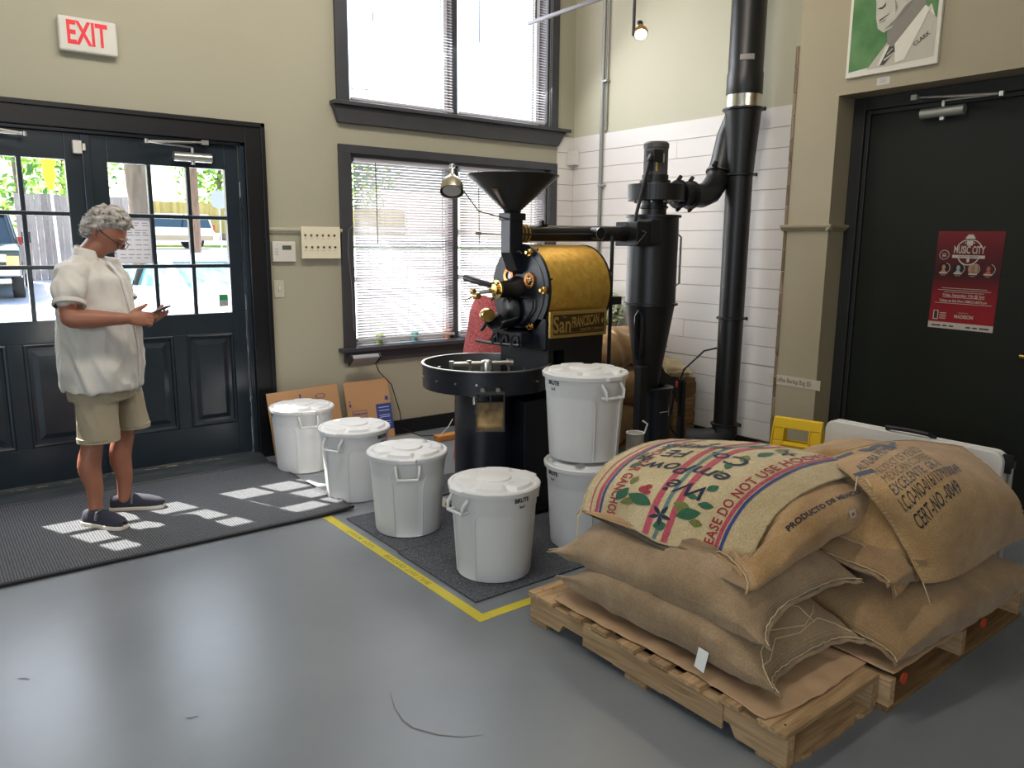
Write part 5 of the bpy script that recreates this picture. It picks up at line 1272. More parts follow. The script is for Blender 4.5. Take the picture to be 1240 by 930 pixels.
c1, P1, N1 = drape('printed_sack_cloth', 'pale burlap cloth printed with green leaves, red stripes and blue script', G1, 1, bur_pale, .73, .75)
c2, P2, N2 = drape('stencilled_sack_cloth', 'tan burlap cloth with dark stencilled lettering over right column of sacks', G2, 2, bur_tan, .57, .70)
def ink_m(name, c): 
    m = burlap(name, c, tuple(x*.8 for x in c[:3])+(1,), contrast=.45); return m
i_red = ink_m('ink_red', rgb(176, 66, 74)); i_pink = ink_m('ink_pink_stripe', rgb(206, 92, 108)); i_blue = ink_m('ink_blue_stripe', rgb(76, 86, 150)); i_navy = ink_m('ink_navy', rgb(48, 56, 76))
i_g1 = ink_m('ink_green', rgb(62, 112, 84)); i_g2 = ink_m('ink_olive', rgb(128, 134, 74)); i_teal = ink_m('ink_teal_stripe', rgb(110, 140, 140)); i_blk = ink_m('ink_stencil', rgb(66, 62, 60)); i_b2 = ink_m('ink_faded_blue', rgb(74, 88, 104)); i_faint = ink_m('ink_faint', rgb(132, 116, 94)); i_tl = ink_m('ink_teal_letters', rgb(84, 120, 118))
def lay(P, N, lift=.0042):
    def f(u, v):
        u = min(max(u, 0), 1); v = min(max(v, 0), 1); return P(u, v)+N(u, v)*lift
    return f
def decal(parent, name, m, shapes, P, N, tf, cell=.018, lift=.0042):
    """shapes: list of (verts2d, faces) in metres; tf maps (x, y) -> (u, v)"""
    F = lay(P, N, lift)
    for vs, fs in shapes:
        mb = MB(); v2, f2 = cut2d(vs, fs, cell)
        for k, (x, y) in enumerate(v2): mb.uv[k] = (x, y)
        mb.add([F(*tf(x, y)) for x, y in v2], f2)
        o = mb.build(name, m, parent, smooth=True, uv=True, auto=False)
    return o
SU, SV = .73, .75
def sh(shape, dx, dy, sx=1, sy=1, kx=0): return [(x*sx+dx+kx*y, y*sy+dy) for x, y in shape[0]], shape[1]
idt = lambda x, y: (y/SU, x/SV)            # x along v, y along u (metres)
W_ = lambda v, u: (v*SV, u*SU)
def stripe(u, w, v0=0, v1=1): return rect2d(v0*SV, u*SU-w/2, v1*SV, u*SU+w/2)
decal(c1, 'pink_stripe', i_pink, [stripe(.435, .022), stripe(.535, .022), stripe(.785, .014), stripe(.125, .014), stripe(.08, .006)], P1, N1, idt)
decal(c1, 'blue_stripe', i_blue, [stripe(.81, .012), stripe(.148, .010)], P1, N1, idt)
decal(c1, 'teal_stripe', i_teal, [stripe(.485, .013)], P1, N1, idt)
right_t = lambda x, y: (.745-y/SU, .50+x/SV)
decal(c1, 'red_lettering', i_red, [sh(text2d('PLEASE DO NOT USE HOOKS', .052, bold=.0012, space=1.1), 0, 0)], P1, N1, right_t)
left_t = lambda x, y: (.215+y/SU, .50-x/SV)
decal(c1, 'red_lettering', i_red, [sh(text2d('FAVOR NO USAR GANCHOS', .052, bold=.0012, space=1.05), 0, 0)], P1, N1, left_t)
def up_t(u0, v0): return lambda x, y: (u0-x/SU, v0-y/SV)
decal(c1, 'navy_script', i_navy, [sh(text2d('We', .10, shear=.3, bold=.0008), 0, 0)], P1, N1, up_t(.54, .34), .02, .0050)
decal(c1, 'navy_script', i_navy, [sh(text2d('emPow', .10, shear=.3, bold=.0008), 0, 0)], P1, N1, up_t(.46, .48), .02, .0050)
decal(c1, 'navy_script', i_navy, [sh(text2d('Co.  FE', .095, shear=.1, bold=.0008), 0, 0)], P1, N1, up_t(.46, .64), .02, .0050)
decal(c1, 'navy_script', i_navy, [sh(text2d('MUJERES', .06, shear=.1, bold=.0012), 0, 0)], P1, N1, up_t(.34, .76), .02, .0050)
Lv = []; Lo = []
for u, v, L, W2, r, k in ((.25, .21, .085, .045, 20, 0), (.35, .20, .10, .055, -75, 0), (.30, .17, .075, .035, 60, 1), (.27, .33, .06, .028, 5, 1), (.20, .47, .06, .025, 20, 0), (.60, .20, .09, .045, 60, 0), (.655, .28, .06, .032, 75, 0), (.56, .22, .07, .045, 100, 1), (.575, .30, .045, .025, 90, 0),
                        (.65, .17, .05, .03, 85, 1), (.635, .39, .05, .03, 30, 0), (.60, .50, .05, .03, 10, 1), (.60, .58, .05, .025, -10, 0), (.61, .68, .06, .03, -15, 1), (.63, .78, .07, .03, 0, 0), (.17, .60, .055, .03, 10, 1), (.22, .72, .08, .025, 0, 0), (.28, .80, .05, .02, 0, 1), (.52, .86, .06, .025, 0, 0), (.60, .90, .06, .03, 0, 1), (.36, .84, .05, .02, 0, 0), (.49, .10, .05, .04, 60, 0)):
    x, y = W_(v, u); (Lo if k else Lv).append(leaf2d(x, y, L, W2, math.radians(r)))
decal(c1, 'green_leaves', i_g1, Lv, P1, N1, idt, .02, .0048); decal(c1, 'olive_leaves', i_g2, Lo, P1, N1, idt, .02, .0046)
x, y = W_(.27, .345); decal(c1, 'red_cherries', i_red, [ell2d(x, y, .02, .017), ell2d(x+.018, y+.012, .014, .012), ell2d(x-.012, y+.016, .013, .014)], P1, N1, idt, .02, .0050)
def star(u, v, r):
    x, y = W_(v, u); out = []
    for k in range(5): out.append(leaf2d(x+r*.5*math.cos(k*2*PI/5+.4), y+r*.5*math.sin(k*2*PI/5+.4), r, r*.36, k*2*PI/5+.4, 6))
    return out
decal(c1, 'navy_flower', i_navy, star(.475, .15, .042)+star(.20, .56, .036)+star(.66, .86, .03)+[ell2d(*W_(.30, .44), .009, .009)], P1, N1, idt, .02, .0050)
# stencilled cloth
S2U, S2V = .57, .70
def line2(s, size, u0, v0, du, dv, m, nm='stencil_lettering', bold=.0005, sx=.8):
    """baseline from (u0, v0) heading (du, dv) in metres"""
    d = Vector((dv, du)).normalized()
    f = lambda x, y: (u0+(x*d.y)/S2U-y*1.25/S2U, v0+(x*d.x)/S2V-y*.12/S2V)
    decal(c2, nm, m, [sh(text2d(s, size, bold=bold, align='LEFT', space=1.05), 0, 0, sx, 1)], P2, N2, f, .02)
D = (-.16, .42)
line2('CERT-NO.-0049', .05, .72, .20, *D, i_blk)
line2('I.C.O-NO-016/1379/00049', .05, .625, .17, *D, i_blk, sx=.66)
line2('EXCELENTE. GR-1', .047, .53, .17, *D, i_b2, bold=0)
line2('MEXICAN COFFEE', .045, .44, .17, *D, i_faint, bold=0)
line2('PRODUCT OF MEXICO', .043, .36, .16, *D, i_faint, bold=0, sx=.7)
line2('ALTURA PRIMERA', .045, .27, .10, *D, i_b2, bold=0)
x = lambda v, u: (v*S2V, u*S2U); id2 = lambda x, y: (y/S2U, x/S2V)
decal(c2, 'blue_emblem', i_b2, [leaf2d(*x(.30, .08), .09, .03, .3), leaf2d(*x(.38, .06), .10, .028, -.2), leaf2d(*x(.44, .09), .07, .03, .9), leaf2d(*x(.50, .06), .06, .02, -.6), rect2d(.02*S2V, .05*S2U, .2*S2V, .085*S2U), rect2d(.03*S2V, .30*S2U, .17*S2V, .345*S2U)], P2, N2, id2, .02)
line2('000/00049', .02, .90, .04, -.0, .3, i_faint, bold=0)
for (u0, u1) in ((.35, .98),):
    m = MB()
    for k in range(26):
        u = u0+(u1-u0)*k/25; a_ = P2(u, .012)+N2(u, .012)*.005; b_ = P2(u, .05)+N2(u, .05)*.006; m.tube([a_, b_], .0012, 4)
    m.build('edge_stitches', twine, c2)
m = MB().tube([P2(.42, 0)+Vector((-.03, 0, -.02)), P2(.36, .02)+Vector((0, 0, .012)), P2(.42, .06)+Vector((0, 0, .014)), P2(.5, .05)+Vector((0, 0, .012)), P2(.46, .01)+Vector((0, 0, .01))], .0025, 6)
m.build('tied_twine', twine, c2, smooth=True)
m = MB().tube([P2(.98, 0), P2(1, .0)+Vector((-.01, -.02, -.03)), P2(1, 0)+Vector((.01, -.03, -.08)), P2(1, 0)+Vector((.05, -.05, -.11))], .002, 6); m.build('loose_thread', twine, c2, smooth=True)
m = MB().tube([P1(1, 0), P1(1, 0)+Vector((.0, -.015, -.02)), P1(1, 0)+Vector((.02, -.02, -.04)), P1(1, 0)+Vector((.035, -.02, -.055))], .003, 6)
m.tube([P1(0, 0), P1(0, 0)+Vector((-.03, -.01, -.02)), P1(0, 0)+Vector((-.04, -.02, -.07)), P1(0, 0)+Vector((-.045, -.02, -.12))], .003, 6); m.build('loose_thread', twine, c1, smooth=True)

# lettering on the tan sack below the printed cloth
def on_sack(S, L, W2):
    def P(u, v):       # u along length, v across (0 near side at th=-pi.. )
        return S(u, v)
    return P
def t3_map(x0, vth, size_dir=1):
    """x metres along sack, y metres up the near upper shoulder"""
    def f(x, y):
        u = .5+(x0+x)/.84; th = 2*PI-vth-y/.30          # near side (cos < 0) going up
        return S3(u, th, .0035)
    return f
m = MB(); vs, fs = text2d('PRODUCTO DE MÉXICO', .040, bold=.001, space=1.05); vs, fs = cut2d(vs, fs, .02); sheet(m, vs, fs, lambda x, y: S3(.5+(-.01+x)/.84, PI+.60-y/.30 if False else PI-.60-y/.30, .0035)); m.build('black_lettering', i_navy, t3)
q = rect2d(-.02, -.03, .02, .03); m = MB(); v2, f2 = cut2d(*q, .012); sheet(m, v2, f2, lambda x, y: S3(.5+(.08+x)/.84, PI-.15-y/.30, .006)); lb = m.build('sewn_tag', mat('white_tag', rgb(190, 184, 172), rough=.7), t3); tag(lb, 'small white sewn tag with a red mark')
m = MB()
for r in (.6, -.6):
    vs, fs = rect2d(-.003, -.014, .003, .014); sheet(m, vs, fs, lambda x, y: S3(.5+(.08+x+r*y)/.84, PI-.15-y/.30, .008))
m.build('red_mark', i_red, lb)
s1 = [o for o in bpy.data.objects if o.name == 'coffee_sack'][0]
m = MB(); m.add(sum([[(1.893+dx, 1.44, .225), (1.893+dx, 1.40, .222), (1.865+dx, 1.395, .165), (1.868+dx, 1.435, .17)] for dx in (0, -.002)], []), [(0, 1, 2, 3), (4, 5, 6, 7), (0, 1, 5, 4), (1, 2, 6, 5), (2, 3, 7, 6), (3, 0, 4, 7)])
o = m.build('paper_tag', mat('white_paper', rgb(220, 220, 218), rough=.7), s1)
def on_end(pts): return [S1(u, th, .006) for u, th in pts]
m = MB().tube(on_end([(.02, .6), (.05, .9), (.08, 1.3), (.04, 1.7), (.07, 2.0), (.10, 2.2)]), .0022, 5).tube(on_end([(.0, .35), (.03, .7), (.02, 1.0), (.05, 1.3), (.03, 1.6), (.05, 2.0), (.03, 2.4), (.01, 2.7)]), .0022, 5).tube(on_end([(.04, 1.9), (.10, 1.8), (.13, 1.6), (.12, 1.5)]), .002, 5); m.build('loose_string', twine, t1, smooth=True)

for s_, u0, sz in (('CAFE', .50, .05), ('No. 1', .74, .035)):
    vs, fs = text2d(s_, sz, bold=.0004); vs, fs = cut2d(vs, fs, .015); m = MB()
    for k, (x, y) in enumerate(vs): m.uv[k] = (x, y)
    sheet(m, vs, fs, lambda x, y: S1(u0-y*1.1, .78-x/.28, .0035)); m.build('teal_lettering', i_tl, t1, uv=True)
# ------------------------------------------------------------------ the man looking at his phone
skin = mat('skin', rgb(160, 104, 80), rough=.5, var=.12, vscale=14, bump=.15, bscale=60)
shirt_m = mat('white_linen_shirt', rgb(208, 203, 195), rough=.85, var=.05, vscale=9, bump=.3, bscale=120)
short_m = mat('khaki_twill', rgb(162, 150, 126), rough=.85, var=.08, vscale=8, bump=.2, bscale=160)
hair_m = mat('grey_hair', rgb(196, 190, 182), rough=.7, col2=rgb(112, 106, 100), vscale=26, bump=.8, bscale=60, stretch=(1, 1, 2.5))
shoe_m = mat('navy_canvas', rgb(44, 46, 58), rough=.85, bump=.3, bscale=200)
sole_m = mat('white_sole', rgb(220, 212, 196), rough=.6)
man = thing('person', 'grey-haired man in white short-sleeved shirt and khaki shorts looking at a phone', 'person', (0, 0, 0))
def ringloft(mb, rings, n=28, mi=0):
    """rings: (centre, a-vector, b-vector)"""
    vs = []
    for c, a, b in rings:
        c = V(c); a = V(a); b = V(b)
        for j in range(n):
            t = 2*PI*j/n; vs.append(c+a*math.cos(t)+b*math.sin(t))
    fs = [(i*n+j, i*n+(j+1) % n, (i+1)*n+(j+1) % n, (i+1)*n+j) for i in range(len(rings)-1) for j in range(n)]
    fs += [tuple(range(n-1, -1, -1)), tuple((len(rings)-1)*n+j for j in range(n))]
    mb.add(vs, fs, mi)
def limb(mb, pts, rs, n=16): 
    # rounded ends
    pts = [V(p) for p in pts]; d0 = (pts[0]-pts[1]).normalized(); d1 = (pts[-1]-pts[-2]).normalized()
    P_ = [pts[0]+d0*rs[0]*.8]+pts+[pts[-1]+d1*rs[-1]*.8]; R_ = [rs[0]*.35]+list(rs)+[rs[-1]*.35]
    # resample smoothly
    Q = []; RR_ = []
    for i in range(len(P_)-1):
        for k in range(4):
            t = (i+k/4)/(len(P_)-1); Q.append(catmull(P_, t)); RR_.append(max(.002, float(catmull([V((r, 0, 0)) for r in R_], t).x)))
    Q.append(P_[-1]); RR_.append(R_[-1]); mb.tube(Q, RR_, n)
# facing: forward F to the right and a little to the camera; near side = his right
F_ = V((.90, -.43, 0)).normalized(); Rt = V((-F_.y*-1*-1, -F_.x, 0)); Rt = V((F_.y, -F_.x, 0)); UP = V((0, 0, 1))
def at_(f, r, z, base=(0, 0)): return F_*f+Rt*r+V((base[0], base[1], z))
# head frame
Hc = V((.025, -.005, 1.545)); pitch_ = math.radians(34)
hx = (F_*math.cos(pitch_)-UP*math.sin(pitch_)).normalized(); hl = -Rt; hz = hx.cross(hl).normalized(); hz = hz if hz.z > 0 else -hz
def hp_(x, y, z): return Hc+hx*x+hl*y+hz*z
body = MB()
# skull and face
n1, n2 = 40, 48; vs = []
for i in range(n1+1):
    ph = PI*i/n1
    for j in range(n2):
        th = 2*PI*j/n2; x = math.sin(ph)*math.cos(th); y = math.sin(ph)*math.sin(th); z = math.cos(ph)
        X = x*.098; Y = y*.076; Zz = z*.118
        if z < 0: Y *= 1-.28*(-z)**1.3; X *= 1-.10*(-z)
        if x < 0 and z < -.1: X *= 1-.35*min(1, (-z-.1)/.6)
        if x > 0:
            g = lambda cy, cz, sy, sz: math.exp(-((y-cy)/sy)**2-((z-cz)/sz)**2)
            X += x*(.026*g(0, -.20, .11, .10)+.016*g(0, -.02, .09, .16)+.007*(g(.36, .12, .25, .07)+g(-.36, .12, .25, .07))-.011*(g(.36, -.03, .15, .09)+g(-.36, -.03, .15, .09))
                    +.010*g(0, -.88, .28, .14)+.006*g(0, -.47, .22, .055)+.006*g(0, -.59, .22, .05)-.005*g(0, -.53, .24, .02)-.005*g(0, -.70, .3, .06)-.006*(g(.3, -.4, .05, .15)+g(-.3, -.4, .05, .15))+.006*(g(.55, -.2, .2, .15)+g(-.55, -.2, .2, .15)))
        vs.append(hp_(X, Y, Zz))
fs = [(i*n2+j, i*n2+(j+1) % n2, (i+1)*n2+(j+1) % n2, (i+1)*n2+j) for i in range(n1) for j in range(n2)]
body.add(vs, fs)
for s in (-1, 1):
    e = MB(); e.tube([hp_(-.018, s*.070, .018), hp_(-.012, s*.086, .030), hp_(-.02, s*.092, .012), hp_(-.012, s*.088, -.014), hp_(-.006, s*.074, -.030)], [.008, .010, .011, .009, .007], 10); body.add(e.v, e.f)
# neck, torso
limb(body, [at_(.0, 0, 1.50), at_(-.035, 0, 1.43, (-.03, 0)), at_(-.06, 0, 1.36, (-.03, 0))], [.058, .058, .075])
bx = (-.055, 0)
ringloft(body, [(at_(-.01, 0, 1.40, bx), F_*.05, Rt*.07), (at_(-.01, 0, 1.34, bx), F_*.08, Rt*.14), (at_(0, 0, 1.2, bx), F_*.11, Rt*.16), (at_(.01, 0, 1.0, bx), F_*.13, Rt*.175), (at_(0, 0, .85, bx), F_*.12, Rt*.17), (at_(0, 0, .72, bx), F_*.10, Rt*.16)])
# arms: near (right) arm
shR = at_(-.02, .19, 1.345, bx); elR = V((-.165, -.265, 1.125)); wrR = V((.09, -.275, 1.12))
limb(body, [shR-V((0, -.03, .02)), shR*.5+elR*.5+V((-.01, 0, 0)), elR], [.038, .044, .043]); limb(body, [elR, elR*.65+wrR*.35, wrR*.75+elR*.25, wrR], [.043, .046, .034, .027])
shL = at_(-.02, -.19, 1.345, bx); elL = V((.10, .10, 1.11)); wrL = V((.175, -.115, 1.095))
limb(body, [shL-V((0, .03, .02)), shL*.5+elL*.5, elL], [.038, .043, .04]); limb(body, [elL, elL*.6+wrL*.4, wrL], [.04, .04, .027])
def hand(mb, wr, d, palm, thumbside, curls, scale=1.0, spread=.2, tdir=None):
    """d: pointing direction, palm: palm normal, thumbside: towards the thumb"""
    d = V(d).normalized(); p = V(palm); p = (p-d*p.dot(d)).normalized(); t = V(thumbside); t = (t-d*t.dot(d)-p*t.dot(p)).normalized()
    c = V(wr)
    pts = [(c-d*.01, .026, .018), (c+d*.02, .034, .019), (c+d*.055, .040, .018), (c+d*.085, .039, .014)]
    ringloft(mb, [(q, t*a*scale, p*b*scale) for q, a, b in pts], 18)
    for k, (o, L) in enumerate(((.028, .072), (.009, .080), (-.010, .075), (-.028, .060))):
        b = c+d*.078+t*o*scale; cu = curls[k]; pt = [b-d*.015]; q = b; a = cu*.35; dd = d
        for s_, f in ((.42, 1.0), (.33, 1.25), (.25, 1.0)):
            dd = (d*math.cos(a)+p*math.sin(a)+t*(o*spread/.03*.1)).normalized(); q = q+dd*L*s_*scale; pt.append(q); a += cu*f
        limb(mb, [pt[0], b, pt[1], pt[2], pt[3]], [.0095, .0095, .0088, .0082, .007], 10)
    tb = c+d*.02+t*.026*scale; td = V(tdir).normalized() if tdir else (d*.75+t*.6+p*.35).normalized()
    limb(mb, [tb, tb+td*.035+t*.004, tb+td*.062+d*.004, tb+td*.085+d*.004], [.013, .0115, .0105, .008], 10)
ph_c = V((.215, -.045, 1.135))
hand(body, wrR, (1, .16, -.05), (.1, .8, -.3), (0, .25, 1), (.55, .75, .85, .95), tdir=(.85, .35, .55))
hand(body, wrL, (.55, -.62, .12), (-.1, -.35, 1), (.2, .6, .6), (.35, .45, .5, .55), tdir=(.6, -.15, .75))
# legs
hipR = V((-.09, -.08, .82)); knR = V((-.125, -.075, .47)); anR = V((-.135, -.075, .10))
hipL = V((.04, .07, .82)); knL = V((.028, .09, .47)); anL = V((.008, .10, .10))
for h_, k_, a_ in ((hipR, knR, anR), (hipL, knL, anL)):
    cf = k_*.62+a_*.38+V((-.018, .0, 0)); lo = k_*.3+a_*.7
    limb(body, [h_, h_*.5+k_*.5, k_*.92+h_*.08, k_*.9+a_*.1, cf, lo, a_*.9+k_*.1, a_-V((0, 0, .03))], [.085, .078, .060, .054, .058, .044, .037, .036], 18)
sk, nr = voxel(body, .0048, 3)
sk.build('body', skin, man, smooth=True, auto=False)
# eyes closed downwards, brows, mouth line
dk = mat('dark_feature', rgb(84, 56, 48), rough=.6)
for s in (-1, 1):
    MB().tube([hp_(.083, s*.040, .0), hp_(.090, s*.028, -.005), hp_(.087, s*.018, -.001)], .0022, 6).build('eyelid', dk, man)
    MB().tube([hp_(.086, s*.044, .022), hp_(.098, s*.028, .025), hp_(.098, s*.014, .018)], .004, 6).build('eyebrow', hair_m, man)
MB().tube([hp_(.083, -.024, -.066), hp_(.094, 0, -.0635), hp_(.083, .024, -.066)], .002, 6).build('mouth', dk, man)
# glasses
gl = mat('dark_spectacle_frame', rgb(38, 32, 32), rough=.3)
gm = MB()
for s in (-1, 1):
    cc = hp_(.108, s*.032, -.010)
    gm.tube([cc+hl*(.026*math.cos(k*PI/8))+hz*(.017*math.sin(k*PI/8))-hx*(.004 if abs(math.cos(k*PI/8)) > .8 and math.cos(k*PI/8)*s > 0 else 0) for k in range(17)], .0022, 6, caps=False)
    gm.tube([hp_(.104, s*.058, -.006), hp_(.07, s*.076, .004), hp_(-.0, s*.080, .012), hp_(-.02, s*.079, .006)], .0025, 6)
gm.tube([hp_(.110, -.007, -.008), hp_(.114, 0, -.004), hp_(.110, .007, -.008)], .002, 6)
gm.build('spectacles', gl, man, smooth=True)
# hair: tufted shell over the skull
hm = MB(); n1, n2 = 56, 84; vs = []; idx = {}
rngh = random.Random(5)
for i in range(n1+1):
    ph = PI*i/n1
    for j in range(n2):
        th = 2*PI*j/n2; x = math.sin(ph)*math.cos(th); y = math.sin(ph)*math.sin(th); z = math.cos(ph)
        # hairline: front at z ~ .42, sides above the ears, nape low
        if x > 0: lim = .60-.22*abs(y)**2-.5*max(0, abs(y)-.8)
        else: lim = .12-.75*min(1, (-x)*1.6)
        k = max(0, min(1, (z-lim+.06)/.18)); nn = noise.noise(V((x*5, y*5, z*5))+V((3, 1, 7))); nn2 = noise.noise(V((x*15, y*15, z*9)))
        tuft = .016+.012*max(0, z)+.010*max(0, -x)+.016*nn+.010*nn2
        s_ = -.010+k*(tuft+.010)
        vs.append(hp_(x*(.098+s_), y*(.078+s_), z*(.116+s_)+.001))
fs = [(i*n2+j, i*n2+(j+1) % n2, (i+1)*n2+(j+1) % n2, (i+1)*n2+j) for i in range(n1) for j in range(n2)]
hm.add(vs, fs); hair = hm.build('hair', hair_m, man, smooth=True, auto=False, weld=True)
lk = MB()
for k in range(1500):
    th = rngh.uniform(0, 2*PI); z = rngh.uniform(-.5, 1); r = math.sqrt(max(0, 1-z*z)); x, y = r*math.cos(th), r*math.sin(th)
    lim = (.60-.22*abs(y)**2-.5*max(0, abs(y)-.8)) if x > 0 else .12-.75*min(1, (-x)*1.6)
    if z < lim+.04: continue
    b = hp_(x*.108, y*.09, z*.128); o_ = hp_(x*.122+rngh.gauss(0, .006), y*.106+rngh.gauss(0, .006), z*.14+rngh.gauss(0, .006)); tip = o_+hx*(.016 if x > -.2 else -.01)+hz*rngh.uniform(-.014, .004)+hl*rngh.gauss(0, .006)
    w = (o_-b).cross(hz+hl*.3).normalized()*.0012
    lk.add([b-w, b+w, o_+w*.8, tip, o_-w*.8], [(0, 1, 2, 3, 4)])
o = lk.build('hair_locks', hair_m, hair); tag(o, kind='stuff')
# shirt
sm = MB()
ringloft(sm, [(at_(-.02, 0, 1.425, bx), F_*.062, Rt*.085), (at_(-.02, 0, 1.405, bx), F_*.078, Rt*.125), (at_(-.02, 0, 1.37, bx), F_*.108, Rt*.18), (at_(-.005, 0, 1.31, bx), F_*.140, Rt*.208), (at_(.0, 0, 1.22, bx), F_*.160, Rt*.208), (at_(.01, 0, 1.10, bx), F_*.178, Rt*.206),
              (at_(.015, 0, .98, bx), F_*.186, Rt*.208), (at_(.01, 0, .86, bx), F_*.186, Rt*.226), (at_(.005, 0, .765, bx), F_*.180, Rt*.228), (at_(.005, 0, .735, bx), F_*.176, Rt*.224)], 40)
limb(sm, [shR+V((.035, 0, -.0)), shR+V((-.0, -.0, -.03)), shR*.35+elR*.65+V((-.0, 0, .035))], [.060, .068, .069], 22)
limb(sm, [shL+V((-.02, 0, .01)), shL+V((0, 0, -.02)), shL*.35+elL*.65+V((0, 0, .03))], [.078, .080, .074], 22)
sv, nr = voxel(sm, .0075, 4)
off = V((2, 5, 1))
def wrinkle(mb, nrs, amp, fr, st):
    for i, (p, n_) in enumerate(zip(mb.v, nrs)):
        q = V((p.x*fr[0], p.y*fr[1], p.z*fr[2])); a = noise.noise(q+off); b = noise.noise(q*2.3-off); r = 1-abs(a)*2
        q2 = V((p.x*15+p.z*5, p.y*15, p.z*3.0)); c_ = 1-abs(noise.noise(q2+off*2))*2.4
        mb.v[i] = p+n_*(amp*(r*.6-.2)+amp*.5*b+amp*.55*max(-.5, c_))
wrinkle(sv, nr, .019, (8, 8, 3.8), 0)
shirt = sv.build('shirt', shirt_m, man, smooth=True, auto=False)
# open the sleeve: cuff band
for s_, e_, r_ in ((shR, elR, .079), (shL, elL, .074)):
    d = (e_-s_).normalized(); c = s_*.20+e_*.80+V((0, 0, .032))
    MB().lathe([(r_-.012, -.012), (r_-.004, -.009), (r_-.003, .012), (r_-.012, .015)], c, d, 26, closed=True).build('sleeve_cuff', shirt_m, shirt, smooth=True)
# collar, placket, pocket mark
cl = MB()
def colp(u, v):
    a = PI*(.16+1.68*u); rr = .058+.020*v; back = math.sin(PI*u)
    return at_(.0, 0, 1.0, (-.065, -.002))+F_*(math.cos(a)*rr*1.0)+Rt*(math.sin(a)*rr*1.02)+UP*(.425+.026*(1-v)+.030*back*(1-v*.7)-.024*v)
cl.grid(36, 5, colp); cl.build('collar', shirt_m, shirt, smooth=True, solid=.004)
pk_ = MB(); fr_prof = [(1.40, .075), (1.37, .106), (1.31, .142), (1.22, .164), (1.10, .192), (.98, .206), (.86, .202), (.765, .190), (.74, .186)]
def frontz(z):
    for k in range(len(fr_prof)-1):
        z1_, f1_ = fr_prof[k]; z2_, f2_ = fr_prof[k+1]
        if z2_ <= z <= z1_: return f2_+(f1_-f2_)*(z-z2_)/(z1_-z2_)
    return fr_prof[0][1]
pk_.grid(40, 3, lambda u, v: at_(frontz(1.395-.645*u)+.0035, -.016+.032*v, 1.395-.645*u, bx)); pk_.build('placket', shirt_m, shirt, smooth=True, solid=.003)
for k in range(6):
    z = 1.33-.105*k; p = at_(frontz(z)+.006, 0, z, bx); MB().lathe([(0, 0), (.0055, 0), (.0055, .002), (0, .002)], p, F_, 10).build('button', sole_m, shirt)
p = at_(.128, -.11, 1.29, bx); m = MB(); m.add([p+V((.0, 0, .010))+F_*.03, p+F_*.03+Rt*.012-UP*.008, p+F_*.03-Rt*.012-UP*.008], [(0, 1, 2)]); m.build('chest_mark', ink, shirt)
# shorts
so = MB()
ringloft(so, [(at_(0, 0, .83, bx), F_*.145, Rt*.185), (at_(0, 0, .74, bx), F_*.155, Rt*.195), (at_(0, 0, .68, bx), F_*.150, Rt*.19)], 32)
def leg_(h_, k_, w0, w1, zb, bxx):
    c0 = V((h_.x, h_.y, .76)); c1 = V((bxx[0], bxx[1], zb))
    ringloft(so, [(c0, F_*w0, Rt*w0*.95), (c0*.66+c1*.34, F_*w0, Rt*w0), (c0*.3+c1*.7, F_*(w1-.003), Rt*w1), (c1, F_*w1, Rt*(w1+.002))], 28)
leg_(V((-.085, -.09, 0)), knR, .098, .100, .475, (-.092, -.085)); leg_(V((.03, .085, 0)), knL, .092, .088, .495, (.075-.0, .085))
sv, nr = voxel(so, .007, 3); wrinkle(sv, nr, .008, (6, 6, 3.5), 0)
shs = sv.build('shorts', short_m, man, smooth=True, auto=False)
for (x, y, z, w) in ((-.092, -.085, .478, .101), (.075, .085, .498, .089)):
    MB().lathe([(w-.004, -.012), (w+.003, -.012), (w+.003, .012), (w-.004, .014)], (x, y, z), (0, 0, 1), 30, closed=True).build('shorts_hem', short_m, shs, smooth=True)
# shoes
def shoe(heel, toe, name_):
    heel = V(heel); toe = V(toe); d = (toe-heel); L = d.length; d.normalize(); w = V((-d.y, d.x, 0))
    prof = [(.0, .030, .0), (.06, .036, 0), (.2, .036, 0), (.45, .040, .004), (.7, .048, .006), (.88, .042, .006), (.97, .028, .004), (1.0, .012, 0)]
    s = MB(); vs = []; n = 14
    tops = [.062, .068, .072, .074, .062, .046, .036, .028]
    for (u, hw, o), tp in zip(prof, tops):
        c = heel+d*u*L+w*o
        for j in range(n+1):
            a = PI*j/n; vs.append(c+w*hw*math.cos(a)+V((0, 0, .018+(tp-.0)*math.sin(a)**.75)))
    fs = [(i*(n+1)+j, (i+1)*(n+1)+j, (i+1)*(n+1)+j+1, i*(n+1)+j+1) for i in range(len(prof)-1) for j in range(n)]
    s.add(vs, fs+[tuple(range(n+1))]); up_ = s.build('shoe', shoe_m, man, smooth=True, auto=False)
    so_ = MB(); pts = [(heel+d*u*L+w*(o+hw+.004)) for u, hw, o in prof]+[(heel+d*u*L+w*(o-hw-.004)) for u, hw, o in reversed(prof)]; pts[0] -= d*.006; pts[-1] -= d*.006
    k = len(pts); so_.add([p_+V((0, 0, .002)) for p_ in pts]+[p_+V((0, 0, .024)) for p_ in pts], [tuple(range(k)), tuple(range(k, 2*k))]+[(i, (i+1) % k, (i+1) % k+k, i+k) for i in range(k)])
    so_.build('sole', sole_m, up_, bevel=.004)
    c = heel+d*.42*L
    MB().tube([c+w*.044+V((0, 0, .045)), c+w*.03+V((0, 0, .085)), c+V((0, 0, .096)), c-w*.03+V((0, 0, .085)), c-w*.044+V((0, 0, .045))], .006, 8).build('strap', mat('strap_grey', rgb(92, 94, 104), rough=.8), up_, smooth=True)
shoe((-.185, -.055, .008), (-.005, -.245, .008), 'r'); shoe((-.062, .125, .008), (.205, .045, .008), 'l')
